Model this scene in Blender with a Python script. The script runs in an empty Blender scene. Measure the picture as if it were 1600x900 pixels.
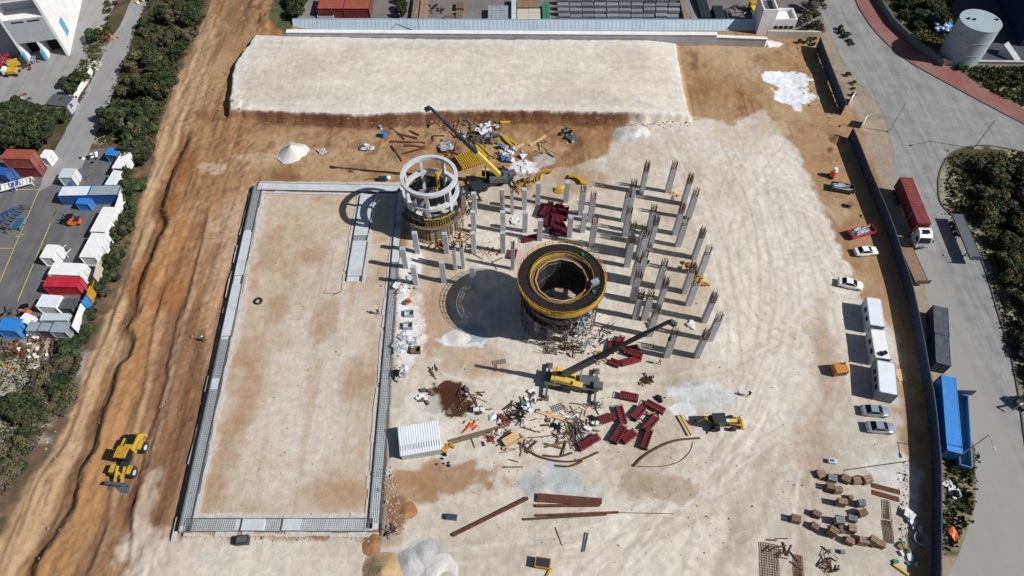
import bpy, bmesh, math, random
import numpy as np
from mathutils import Vector, Matrix
R = math.radians
random.seed(7)
scene = bpy.context.scene
C = scene.collection
# ---------------------------------------------------------------- camera, light, exposure
CAM_H, FOC, PITCH = 100.0, 1067.0, R(54.5)
cam = bpy.data.objects.new("camera", bpy.data.cameras.new("camera"))
C.objects.link(cam)
cam.location = (0, 0, CAM_H)
cam.rotation_euler = (R(90) - PITCH, 0, 0)
cam.data.sensor_width = 36; cam.data.lens = FOC / 1600 * 36
cam.data.clip_start = 1; cam.data.clip_end = 4000
scene.camera = cam
SUN_EL, SUN_AZ = R(41), R(-14)          # azimuth measured from +X, counter-clockwise
world = bpy.data.worlds.new("World"); scene.world = world; world.use_nodes = True
wn = world.node_tree.nodes; bg = wn["Background"]
sky = wn.new("ShaderNodeTexSky"); sky.sky_type = 'NISHITA'; sky.sun_disc = False
sky.sun_elevation = SUN_EL; sky.sun_rotation = R(90) - SUN_AZ
world.node_tree.links.new(sky.outputs[0], bg.inputs[0]); bg.inputs[1].default_value = 0.05
sl = bpy.data.lights.new("sun", 'SUN'); sl.energy = 4.9; sl.angle = R(0.5); sl.color = (1, .975, .935)
sun = bpy.data.objects.new("sun", sl); C.objects.link(sun)
sd_ = Vector((math.cos(SUN_EL) * math.cos(SUN_AZ), math.cos(SUN_EL) * math.sin(SUN_AZ), math.sin(SUN_EL)))
sun.rotation_euler = sd_.to_track_quat('Z', 'Y').to_euler(); sun.location = (60, -20, 80)
scene.view_settings.view_transform = 'Standard'; scene.view_settings.look = 'None'
scene.view_settings.exposure = 0.0; scene.view_settings.gamma = 1
scene.view_settings.use_curve_mapping = False

# ---------------------------------------------------------------- helpers
CT, ST = math.cos(PITCH), math.sin(PITCH)
def G(px, py, z=0.0):
    "point of the place at height z that the photograph shows at (px, py)"
    a, b = px - 800.0, py - 450.0
    d = (a, CT * FOC - ST * b, -ST * FOC - CT * b)
    s = (z - CAM_H) / d[2]
    return Vector((d[0] * s, d[1] * s, z))
def G2(px, py, z=0.0):
    v = G(px, py, z); return (v.x, v.y)
def ang(p, q, z=0.0):
    a, b = G(*p, z), G(*q, z); return math.atan2(b.y - a.y, b.x - a.x)
ORD = ['', 'first', 'second', 'third', 'fourth', 'fifth', 'sixth', 'seventh', 'eighth', 'ninth', 'tenth', 'eleventh', 'twelfth',
       'thirteenth', 'fourteenth', 'fifteenth', 'sixteenth', 'seventeenth', 'eighteenth', 'nineteenth', 'twentieth']
def ordw(n):
    if n <= 20: return ORD[n]
    t = ['', '', 'twenty', 'thirty', 'forty', 'fifty', 'sixty', 'seventy'][n // 10]
    return t + ('th' if n % 10 == 0 else '-' + ORD[n % 10]) if n % 10 else t[:-1] + 'ieth'

def tag(o, label=None, cat=None, group=None, kind=None):
    if label: o['label'] = label
    if cat: o['category'] = cat
    if group: o['group'] = group
    if kind: o['kind'] = kind
    return o
def thing(name, label, cat, loc=(0, 0, 0), rz=0.0, group=None):
    o = bpy.data.objects.new(name, None); C.objects.link(o)
    o.empty_display_size = .3
    o.location = loc if len(loc) == 3 else (loc[0], loc[1], 0); o.rotation_euler = (0, 0, rz)
    return tag(o, label, cat, group)
def dup(root, loc=None, rz=None, label=None, scale=None, group=None, _parent=None):
    c = root.copy(); C.objects.link(c)
    if _parent is not None: c.parent = _parent
    else:
        if loc is not None: c.location = loc if len(loc) == 3 else (loc[0], loc[1], 0)
        if rz is not None: c.rotation_euler = (0, 0, rz)
        if scale is not None: c.scale = scale if hasattr(scale, '__len__') else (scale,) * 3
        if label: c['label'] = label
        if group: c['group'] = group
    for ch in KIDS.get(root.name, []): dup(ch, _parent=c)
    return c
KIDS = {}

class MB:
    def __init__(s): s.v = []; s.f = []; s.m = []; s.mi = 0
    def add(s, vs, fs):
        n = len(s.v); s.v += [tuple(v) for v in vs]
        s.f += [tuple(i + n for i in f) for f in fs]; s.m += [s.mi] * len(fs)
        return s
    def box(s, c, d, rz=0.0, top=None):
        "box centred at c with size d; top=(sx,sy) scales the top face"
        hx, hy, hz = d[0] / 2, d[1] / 2, d[2] / 2; tx, ty = top or (1, 1)
        cs, sn = math.cos(rz), math.sin(rz); vs = []
        for z, kx, ky in ((-hz, 1, 1), (hz, tx, ty)):
            for x, y in ((-hx, -hy), (hx, -hy), (hx, hy), (-hx, hy)):
                x *= kx; y *= ky
                vs.append((c[0] + x * cs - y * sn, c[1] + x * sn + y * cs, c[2] + z))
        return s.add(vs, [(3, 2, 1, 0), (4, 5, 6, 7), (0, 1, 5, 4), (1, 2, 6, 5), (2, 3, 7, 6), (3, 0, 4, 7)])
    def b0(s, x0, x1, y0, y1, z0, z1, rz=0):
        return s.box(((x0 + x1) / 2, (y0 + y1) / 2, (z0 + z1) / 2), (abs(x1 - x0), abs(y1 - y0), abs(z1 - z0)), rz)
    def prism(s, pts, z0, z1):
        n = len(pts); vs = [(p[0], p[1], z0) for p in pts] + [(p[0], p[1], z1) for p in pts]
        fs = [tuple(range(n - 1, -1, -1)), tuple(range(n, 2 * n))] + [(i, (i + 1) % n, n + (i + 1) % n, n + i) for i in range(n)]
        return s.add(vs, fs)
    def side(s, prof, y0, y1):
        "profile in x,z extruded along y"
        n = len(prof); vs = [(p[0], y0, p[1]) for p in prof] + [(p[0], y1, p[1]) for p in prof]
        fs = [tuple(range(n)), tuple(range(2 * n - 1, n - 1, -1))] + [((i + 1) % n, i, n + i, n + (i + 1) % n) for i in range(n)]
        return s.add(vs, fs)
    def bar(s, p, q, w, h=None, n=4):
        p, q = Vector(p), Vector(q); d = (q - p)
        if d.length < 1e-5: return s
        d.normalize(); h = w if h is None else h
        u = d.cross(Vector((0, 0, 1)));
        if u.length < 1e-3: u = Vector((1, 0, 0))
        u.normalize(); k = u.cross(d); vs = []
        for e in (p, q):
            for i in range(n):
                if n == 4: a, b = ((-1, -1), (1, -1), (1, 1), (-1, 1))[i]; a *= w / 2; b *= h / 2
                else: t = 2 * math.pi * i / n; a, b = math.cos(t) * w / 2, math.sin(t) * h / 2
                vs.append(e + u * a + k * b)
        fs = [tuple(range(n)), tuple(range(2 * n - 1, n - 1, -1))] + [((i + 1) % n, i, n + i, n + (i + 1) % n) for i in range(n)]
        return s.add(vs, fs)
    def path(s, pts, w, n=5):
        for a, b in zip(pts[:-1], pts[1:]): s.bar(a, b, w, None, n)
        return s
    def cyl(s, c, r0, r1, z0, z1, n=24, a0=0.0):
        vs = [(c[0] + r0 * math.cos(a0 + 2 * math.pi * i / n), c[1] + r0 * math.sin(a0 + 2 * math.pi * i / n), z0) for i in range(n)]
        vs += [(c[0] + r1 * math.cos(a0 + 2 * math.pi * i / n), c[1] + r1 * math.sin(a0 + 2 * math.pi * i / n), z1) for i in range(n)]
        return s.add(vs, [tuple(range(n - 1, -1, -1)), tuple(range(n, 2 * n))] + [(i, (i + 1) % n, n + (i + 1) % n, n + i) for i in range(n)])
    def ring(s, c, ri, ro, z0, z1, n=48, a0=0.0, a1=2 * math.pi):
        full = abs(a1 - a0 - 2 * math.pi) < 1e-6; k = n if full else n + 1; vs = []
        for i in range(k):
            t = a0 + (a1 - a0) * i / n; cx, sx = math.cos(t), math.sin(t)
            for r, z in ((ri, z0), (ro, z0), (ro, z1), (ri, z1)): vs.append((c[0] + r * cx, c[1] + r * sx, z))
        fs = []
        for i in range(n):
            a = 4 * i; b = 4 * ((i + 1) % k)
            for j in range(4): fs.append((a + j, b + j, b + (j + 1) % 4, a + (j + 1) % 4))
        if not full: fs += [(0, 1, 2, 3), (4 * n + 3, 4 * n + 2, 4 * n + 1, 4 * n)]
        return s.add(vs, fs)
    def wheel(s, c, r, w, n=16):
        "wheel whose axle runs along y"
        vs = []
        for y in (-w / 2, w / 2):
            for i in range(n):
                t = 2 * math.pi * i / n; vs.append((c[0] + r * math.cos(t), c[1] + y, c[2] + r * math.sin(t)))
        return s.add(vs, [tuple(range(n)), tuple(range(2 * n - 1, n - 1, -1))] + [((i + 1) % n, i, n + i, n + (i + 1) % n) for i in range(n)])
    def blob(s, c, r, n=10, m=7, j=.12, seed=0):
        rd = random.Random(seed); vs = [(c[0], c[1], c[2] - r[2])]
        for k in range(1, m):
            ph = math.pi * k / m - math.pi / 2
            for i in range(n):
                t = 2 * math.pi * i / n; q = 1 + rd.uniform(-j, j)
                vs.append((c[0] + r[0] * math.cos(ph) * math.cos(t) * q, c[1] + r[1] * math.cos(ph) * math.sin(t) * q, c[2] + r[2] * math.sin(ph) * q))
        vs.append((c[0], c[1], c[2] + r[2])); L = len(vs) - 1; fs = []
        for i in range(n):
            fs.append((0, 1 + (i + 1) % n, 1 + i)); fs.append((L, L - n + i, L - n + (i + 1) % n))
            for k in range(m - 2):
                a = 1 + k * n + i; b = 1 + k * n + (i + 1) % n; fs.append((a, b, b + n, a + n))
        return s.add(vs, fs)
    def build(s, name, mats, parent=None, bevel=0, smooth=False):
        me = bpy.data.meshes.new(name); me.from_pydata(s.v, [], s.f)
        ms = mats if isinstance(mats, (list, tuple)) else [mats]
        for m in ms: me.materials.append(M[m])
        if len(ms) > 1: me.polygons.foreach_set('material_index', s.m)
        if smooth: me.polygons.foreach_set('use_smooth', [True] * len(s.f))
        me.update()
        o = bpy.data.objects.new(name, me); C.objects.link(o)
        if parent is not None:
            o.parent = parent; KIDS.setdefault(parent.name, []).append(o)
        if bevel:
            b = o.modifiers.new('bevel', 'BEVEL'); b.width = bevel; b.segments = 2; b.limit_method = 'ANGLE'
        return o

# ---------------------------------------------------------------- materials
M = {}
def mat(name, col, rough=.7, metal=0.0, var=.18, scale=2.0, bump=0.0, bscale=None, dirt=None, damt=.35, rand=0.0, stretch=None, alpha=None):
    m = bpy.data.materials.new(name); m.use_nodes = True; nt = m.node_tree; N = nt.nodes; L = nt.links
    p = N['Principled BSDF']; p.inputs['Roughness'].default_value = rough; p.inputs['Metallic'].default_value = metal
    if rough >= .6: p.inputs['Specular IOR Level'].default_value = .18
    tc = N.new('ShaderNodeTexCoord'); mp = N.new('ShaderNodeMapping'); L.new(tc.outputs['Object'], mp.inputs[0])
    if stretch: mp.inputs['Scale'].default_value = stretch
    nz = N.new('ShaderNodeTexNoise'); nz.inputs['Scale'].default_value = scale; nz.inputs['Detail'].default_value = 6
    nz.inputs['Roughness'].default_value = .65; L.new(mp.outputs[0], nz.inputs['Vector'])
    mr = N.new('ShaderNodeMapRange'); mr.inputs[1].default_value = .3; mr.inputs[2].default_value = .7
    mr.inputs[3].default_value = 1 - var; mr.inputs[4].default_value = 1 + var; L.new(nz.outputs[0], mr.inputs[0])
    last = mr.outputs[0]
    if rand:
        oi = N.new('ShaderNodeObjectInfo'); m2 = N.new('ShaderNodeMapRange')
        m2.inputs[3].default_value = 1 - rand; m2.inputs[4].default_value = 1 + rand
        L.new(oi.outputs['Random'], m2.inputs[0]); mm = N.new('ShaderNodeMath'); mm.operation = 'MULTIPLY'
        L.new(last, mm.inputs[0]); L.new(m2.outputs[0], mm.inputs[1]); last = mm.outputs[0]
    vm = N.new('ShaderNodeVectorMath'); vm.operation = 'SCALE'; vm.inputs[0].default_value = col[:3]
    L.new(last, vm.inputs['Scale']); cout = vm.outputs[0]
    if dirt:
        n2 = N.new('ShaderNodeTexNoise'); n2.inputs['Scale'].default_value = scale * .45; n2.inputs['Detail'].default_value = 8
        L.new(mp.outputs[0], n2.inputs['Vector']); r2 = N.new('ShaderNodeMapRange'); r2.inputs[1].default_value = .48; r2.inputs[2].default_value = .7
        r2.inputs[4].default_value = damt; L.new(n2.outputs[0], r2.inputs[0])
        mx = N.new('ShaderNodeMix'); mx.data_type = 'RGBA'; L.new(r2.outputs[0], mx.inputs[0]); L.new(cout, mx.inputs[6])
        mx.inputs[7].default_value = (*dirt, 1); cout = mx.outputs[2]
    L.new(cout, p.inputs['Base Color'])
    if bump:
        bp = N.new('ShaderNodeBump'); bp.inputs['Strength'].default_value = bump; bp.inputs['Distance'].default_value = .1
        n3 = N.new('ShaderNodeTexNoise'); n3.inputs['Scale'].default_value = bscale or scale * 4; n3.inputs['Detail'].default_value = 5
        L.new(mp.outputs[0], n3.inputs['Vector']); L.new(n3.outputs[0], bp.inputs['Height']); L.new(bp.outputs[0], p.inputs['Normal'])
    M[name] = m; return m
DUST = (.36, .28, .2)
mat('concrete', (.44, .46, .49), .85, var=.16, scale=1.2, bump=.25, dirt=(.24, .22, .2), damt=.5, rand=.1)
mat('concrete_pale', (.52, .55, .58), .85, var=.13, scale=1.0, bump=.2, dirt=(.36, .33, .3), damt=.4)
mat('concrete_dark', (.2, .2, .2), .9, var=.25, scale=1.2, bump=.3)
mat('wall_grey', (.42, .43, .47), .85, var=.12, scale=.6, dirt=(.3, .28, .26), damt=.5)
mat('wall_white', (.78, .78, .77), .8, var=.06, scale=.8, dirt=(.55, .5, .44), damt=.35)
mat('rebar', (.12, .075, .05), .75, .4, var=.3, scale=6)
mat('rebar_mat_grey', (.33, .35, .36), .6, .3, var=.3, scale=3)
mat('margin', (.5, .48, .45), .9, var=.2, scale=2)
mat('rebar_grey', (.2, .2, .2), .6, .5, var=.3, scale=6)
mat('rust', (.13, .055, .035), .85, .2, var=.35, scale=3)
mat('red_steel', (.24, .03, .038), .55, .2, var=.3, scale=2.5, dirt=(.3, .2, .17), damt=.5, rand=.25)
mat('crimson', (.14, .016, .026), .55, .1, var=.3, scale=2.5, dirt=(.2, .1, .1), damt=.4, rand=.2)
mat('yellow', (.55, .36, .035), .55, .1, var=.2, scale=2, dirt=(.3, .2, .08), damt=.4)
mat('ochre', (.48, .27, .03), .7, 0, var=.3, scale=3, dirt=(.2, .12, .05), damt=.5)
mat('crane_yellow', (.72, .5, .09), .45, .1, var=.12, scale=2, dirt=(.35, .25, .12), damt=.3)
mat('timber', (.55, .38, .2), .8, var=.2, scale=4, stretch=(1, 6, 1), rand=.15)
mat('timber_dark', (.2, .14, .09), .85, var=.3, scale=3, rand=.2)
mat('brown_block', (.24, .165, .12), .9, var=.25, scale=3, rand=.3, dirt=(.32, .25, .18), damt=.5)
mat('grey_block', (.21, .22, .235), .9, var=.2, scale=1.5, rand=.25)
mat('black', (.012, .012, .014), .6, var=.2)
mat('rubber', (.02, .02, .022), .85, var=.25, dirt=(.16, .11, .07), damt=.5)
mat('deck_brown', (.02, .016, .015), .8, var=.35, scale=2, dirt=(.05, .035, .025), damt=.3)
mat('boom_dark', (.035, .042, .05), .5, .3, var=.2, scale=2)
mat('steel_grey', (.13, .15, .165), .5, .4, var=.2, scale=2, dirt=(.25, .2, .15), damt=.3)
mat('steel_light', (.4, .44, .46), .45, .4, var=.15, scale=2)
mat('hoard_navy', (.055, .07, .115), .6, .2, var=.22, scale=1.2, dirt=(.1, .1, .11), damt=.3)
mat('hoard_blue', (.42, .52, .6), .55, .1, var=.1, scale=.7, dirt=(.35, .38, .42), damt=.35)
mat('white_paint', (.8, .8, .79), .45, 0, var=.05, scale=1.5, dirt=(.5, .46, .4), damt=.25)
mat('white_roof', (.74, .78, .82), .5, .1, var=.06, scale=1.2, dirt=(.5, .5, .5), damt=.3)
mat('glass', (.012, .016, .022), .08, 0, var=.1)
mat('car_white', (.82, .82, .82), .25, 0, var=.02)
mat('car_silver', (.42, .47, .53), .25, .5, var=.03)
mat('cont_rust', (.33, .085, .055), .6, .1, var=.2, scale=1.5, dirt=(.3, .14, .1), damt=.5)
mat('cont_maroon', (.2, .04, .042), .6, .1, var=.15, scale=1.5, dirt=(.26, .09, .08), damt=.5)
mat('cont_red', (.5, .02, .04), .5, .1, var=.12, scale=1.5, dirt=(.4, .12, .12), damt=.3)
mat('cont_blue', (.03, .10, .33), .5, .1, var=.15, scale=1.5, dirt=(.15, .2, .3), damt=.3)
mat('blue_bright', (.03, .22, .62), .5, .1, var=.12, scale=1.2, dirt=(.12, .25, .42), damt=.45)
mat('blue_faded', (.10, .24, .38), .6, .1, var=.2, scale=1, dirt=(.2, .27, .3), damt=.6)
mat('cont_grey', (.3, .35, .38), .6, .1, var=.2, scale=1.2, dirt=(.25, .2, .17), damt=.4)
mat('cont_slate', (.075, .09, .105), .6, .1, var=.35, scale=1.2, dirt=(.13, .13, .13), damt=.6)
mat('cont_light', (.55, .62, .66), .55, .1, var=.08, scale=1.2, dirt=(.4, .36, .3), damt=.35)
mat('beige', (.52, .48, .4), .8, var=.1, scale=1, dirt=(.4, .34, .26), damt=.3)
mat('green', (.04, .2, .12), .6, var=.2)
mat('orange', (.8, .14, .03), .5, var=.12)
mat('gen_orange', (.5, .22, .04), .5, .1, var=.15, dirt=(.35, .2, .08), damt=.4)
mat('tarp_grey', (.38, .4, .42), .8, var=.4, scale=3, bump=.8, bscale=5)
mat('tarp_blue', (.07, .13, .25), .7, var=.35, scale=3, bump=.6)
mat('tarp_white', (.7, .7, .72), .75, var=.15, scale=3, bump=.6)
mat('tank', (.36, .44, .46), .6, .1, var=.06, scale=.6, dirt=(.3, .33, .33), damt=.4)
mat('navy_wall', (.02, .025, .075), .7, var=.12, scale=.4)
mat('garage_grey', (.40, .44, .47), .7, var=.08, scale=.8)
mat('shutter_blue', (.14, .36, .5), .6, var=.1)
mat('bark', (.1, .075, .055), .9, var=.3)
mat('skin', (.4, .24, .17), .6, var=.05); mat('cloth_dark', (.05, .06, .09), .9, var=.1); mat('vest_orange', (.7, .22, .04), .9, var=.1)
mat('trousers', (.1, .1, .12), .9, var=.1)
mat('leaf_dark', (.032, .044, .022), .75, var=.45, scale=.5, rand=.25)
mat('leaf_mid', (.052, .070, .027), .75, var=.45, scale=.5, rand=.25)
mat('leaf_olive', (.11, .10, .045), .75, var=.4, scale=.5, rand=.25)
mat('leaf_bright', (.10, .14, .035), .75, var=.4, scale=.5, rand=.2)
mat('twig_grey', (.13, .11, .1), .85, var=.4, scale=.8, rand=.2)
mat('road_paint', (.5, .42, .1), .7, var=.3, scale=2)
mat('white_sand', (.62, .6, .57), .95, var=.1, scale=1.5, bump=.8, bscale=3)
mat('grey_sand', (.42, .41, .41), .95, var=.15, scale=1.5, bump=.8, bscale=3)
mat('tan_sand', (.46, .32, .18), .95, var=.2, scale=1, bump=.8, bscale=3, dirt=(.26, .19, .12), damt=.6)
mat('brown_soil', (.3, .15, .07), .95, var=.3, scale=1, bump=.9, bscale=3, dirt=(.4, .26, .15), damt=.5)
mat('rubble', (.5, .46, .41), .95, var=.25, scale=3, rand=.2, bump=.6)
mat('rubble_brown', (.34, .23, .16), .95, var=.3, scale=3, rand=.2, bump=.6)
mat('kerb', (.42, .42, .41), .85, var=.15); mat('kerb_dark', (.1, .1, .1), .85, var=.2)
# ---------------------------------------------------------------- the ground sheet (relief and soil colours)
def hsh(ix, iy, s):
    n = (ix.astype(np.int64) * 374761393 + iy.astype(np.int64) * 668265263 + s * 2147483647) & 0xffffffff
    n = ((n ^ (n >> 13)) * 1274126177) & 0xffffffff
    return ((n ^ (n >> 16)) & 0xffff) / 65535.0
def vnoise(x, y, s=0):
    x = np.asarray(x, float); y = np.asarray(y, float)
    ix, iy = np.floor(x), np.floor(y); fx, fy = x - ix, y - iy
    fx = fx * fx * (3 - 2 * fx); fy = fy * fy * (3 - 2 * fy)
    a = hsh(ix, iy, s); b = hsh(ix + 1, iy, s); c = hsh(ix, iy + 1, s); d = hsh(ix + 1, iy + 1, s)
    return (a * (1 - fx) + b * fx) * (1 - fy) + (c * (1 - fx) + d * fx) * fy
def fbm(x, y, sc, o=4, s=0, sx=1.0, sy=1.0):
    t = 0; a = 1; n = 0; f = 1 / sc
    for k in range(o):
        t = t + a * vnoise(x * f * sx + 17.3 * k, y * f * sy + 9.1 * k, s + k); n += a; a *= .55; f *= 2.03
    return t / n
def sst(a, b, x):
    t = np.clip((x - a) / (b - a), 0, 1); return t * t * (3 - 2 * t)
def sdp(px, X, Y, z=0.0):
    "signed distance (positive inside) to a polygon given in picture points"
    P = np.array([G2(*p, z) for p in px]); n = len(P)
    d = np.full(np.shape(X), 1e9); ins = np.zeros(np.shape(X), bool)
    for i in range(n):
        ax, ay = P[i]; bx, by = P[(i + 1) % n]; ex, ey = bx - ax, by - ay
        t = np.clip(((X - ax) * ex + (Y - ay) * ey) / (ex * ex + ey * ey + 1e-9), 0, 1)
        d = np.minimum(d, (X - ax - t * ex) ** 2 + (Y - ay - t * ey) ** 2)
        c = ((ay > Y) != (by > Y)) & (X < (bx - ax) * (Y - ay) / (by - ay + 1e-12) + ax)
        ins ^= c
    d = np.sqrt(d); return np.where(ins, d, -d)
def dline(px, X, Y, z=0.0):
    P = np.array([G2(*p, z) for p in px]); d = np.full(np.shape(X), 1e9); s = np.zeros(np.shape(X)); L = 0
    for i in range(len(P) - 1):
        ax, ay = P[i]; ex, ey = P[i + 1] - P[i]; l2 = ex * ex + ey * ey
        t = np.clip(((X - ax) * ex + (Y - ay) * ey) / l2, 0, 1)
        q = (X - ax - t * ex) ** 2 + (Y - ay - t * ey) ** 2
        sg = np.sign(ex * (Y - ay) - ey * (X - ax)); m = q < d ** 2
        s = np.where(m, sg, s); d = np.minimum(d, np.sqrt(q))
    return d * s
def xline(px, Y):
    P = sorted([G2(*p)[::-1] for p in px]); return np.interp(Y, [p[0] for p in P], [p[1] for p in P])

PLAT = [(399, 54), (640, 60), (1056, 62), (1066, 120), (1078, 176), (1000, 176), (800, 172), (700, 172), (560, 179), (450, 174), (357, 171), (366, 100)]
SLAB = [(405, 284), (632, 284), (592, 830), (282, 832)]
S1 = [(300, 200), (282, 235), (270, 260), (255, 300), (250, 325), (257, 345), (246, 370), (235, 395), (225, 415), (217, 450), (214, 480), (197, 507), (206, 527), (198, 552), (180, 570), (172, 600), (152, 650), (147, 690), (125, 730), (110, 785), (84, 835), (50, 880), (44, 905), (30, 960)]
S2 = [(327, 325), (318, 360), (300, 430), (285, 490), (265, 570), (240, 680), (222, 745), (205, 800), (200, 860)]
S3 = [(222, 340), (205, 390), (185, 447), (160, 520), (130, 590), (100, 680), (60, 740)]
S4 = [(262, 430), (240, 500), (232, 552), (222, 610), (205, 670), (180, 730), (160, 830), (130, 920)]
S5 = [(283, 470), (262, 560), (246, 640), (225, 700), (212, 760), (206, 830), (196, 900)]
EDGE = [(340, -60), (330, 0), (305, 60), (278, 120), (252, 190), (238, 230), (222, 290), (206, 345), (196, 400), (170, 470), (140, 535), (118, 600), (92, 660), (68, 712), (30, 760), (0, 830), (-60, 900)]
def height(X, Y):
    X = np.asarray(X, float); Y = np.asarray(Y, float); z = np.zeros(np.shape(X))
    wob = (fbm(X, Y, 4.0, 4, 5) - .5) * 1.5 + (fbm(X, Y, .8, 2, 6) - .5) * .25
    def drop(line, h, w, L, y0=None, y1=None):
        ys = [G2(*p)[1] for p in line]; a, b = min(ys), max(ys)
        f = sst(a - 1, a + 4, Y) * (1 - sst(b - 4, b + 1, Y)); d = xline(line, Y) + wob * .45 - X
        return -h * f * sst(-w / 2, w / 2, d) * np.exp(-np.clip(d - w, 0, None) / L)
    z += drop(S1, 1.5, 2.4, 7) + drop(S2, .4, 1.0, 4) + drop(S3, .4, 1.1, 4) + drop(S4, .25, .9, 3) + drop(S5, .3, .7, 2)
    st = sst(-4, 2, X - xline(EDGE, Y)) * (1 - sst(-3, 0, X - xline([(405, 284), (282, 832), (270, 900), (330, 100), (415, 180)], Y)))
    z += st * ((fbm(X, Y, 1.4, 4, 11, 1, .12) - .5) * .55 + (fbm(X, Y, 6, 3, 12) - .5) * .6 + (fbm(X, Y, .7, 2, 13) - .5) * .28)
    # graded platform with its steep face
    d = sdp(PLAT, X, Y, 1.9) + (fbm(X, Y, 2.2, 4, 21) - .5) * .8; e = sst(-1.1, .25, d)
    z += 1.9 * e * (1 - .55 * sst(30, 42, X)) + (1 - sst(0, 3, np.abs(d))) * (fbm(X, Y, 1.6, 3, 23) - .5) * .5 * (1 - sst(-.2, .3, d))
    # bank of spoil at the top left of the platform and the rough brown ground below it
    mx, my = G2(415, 30); z += 2.2 * np.exp(-(((X - mx) / 8) ** 2 + ((Y - my) / 9) ** 2)) * (.6 + .9 * fbm(X, Y, 3, 4, 31)) * (1 - e)
    lo = sst(-2, 3, sdp([(300, 180), (960, 186), (940, 240), (620, 280), (405, 280), (310, 330)], X, Y)); z += lo * (fbm(X, Y, 4, 4, 33) - .45) * .9 * (1 - e)
    rt = sst(-2, 2, sdp([(1070, 62), (1280, 62), (1330, 160), (1250, 180), (1085, 180)], X, Y)); z += rt * (fbm(X, Y, 4, 4, 35) - .45) * .7
    # pit of the raft foundation
    s = sdp(SLAB, X, Y); z += .5 * sst(0, .5, X - xline([(628, 284), (592, 830)], Y)) * (1 - sst(0, 7, X - xline([(628, 284), (592, 830)], Y))) * sst(G2(0, 832)[1] - 3, G2(0, 832)[1], Y) * (1 - sst(G2(0, 300)[1] - 6, G2(0, 300)[1] - 1, Y))
    z += -.45 * (1 - sst(0, .5, X - xline([(403, 284), (282, 832)], Y))) * sst(-9, 0, X - xline([(403, 284), (282, 832)], Y)) * sst(G2(0, 850)[1], G2(0, 832)[1], Y) * (1 - sst(G2(0, 290)[1], G2(0, 270)[1], Y))
    site = sst(-1, 2, sdp([(600, 180), (1250, 180), (1425, 700), (1428, 960), (150, 960), (282, 845), (600, 845)], X, Y)) * (1 - sst(-.5, .5, s))
    z += site * (fbm(X, Y, 5, 4, 41) - .5) * .28
    z += site * (fbm(X, Y, .9, 2, 42) - .5) * .07
    return z
def gz(x, y): return float(height(np.array([x]), np.array([y]))[0])
def GT(px, py, dz=0.0):
    v = G(px, py)
    for _ in range(3): v = G(px, py, gz(v.x, v.y))
    return Vector((v.x, v.y, v.z + dz))

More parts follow.
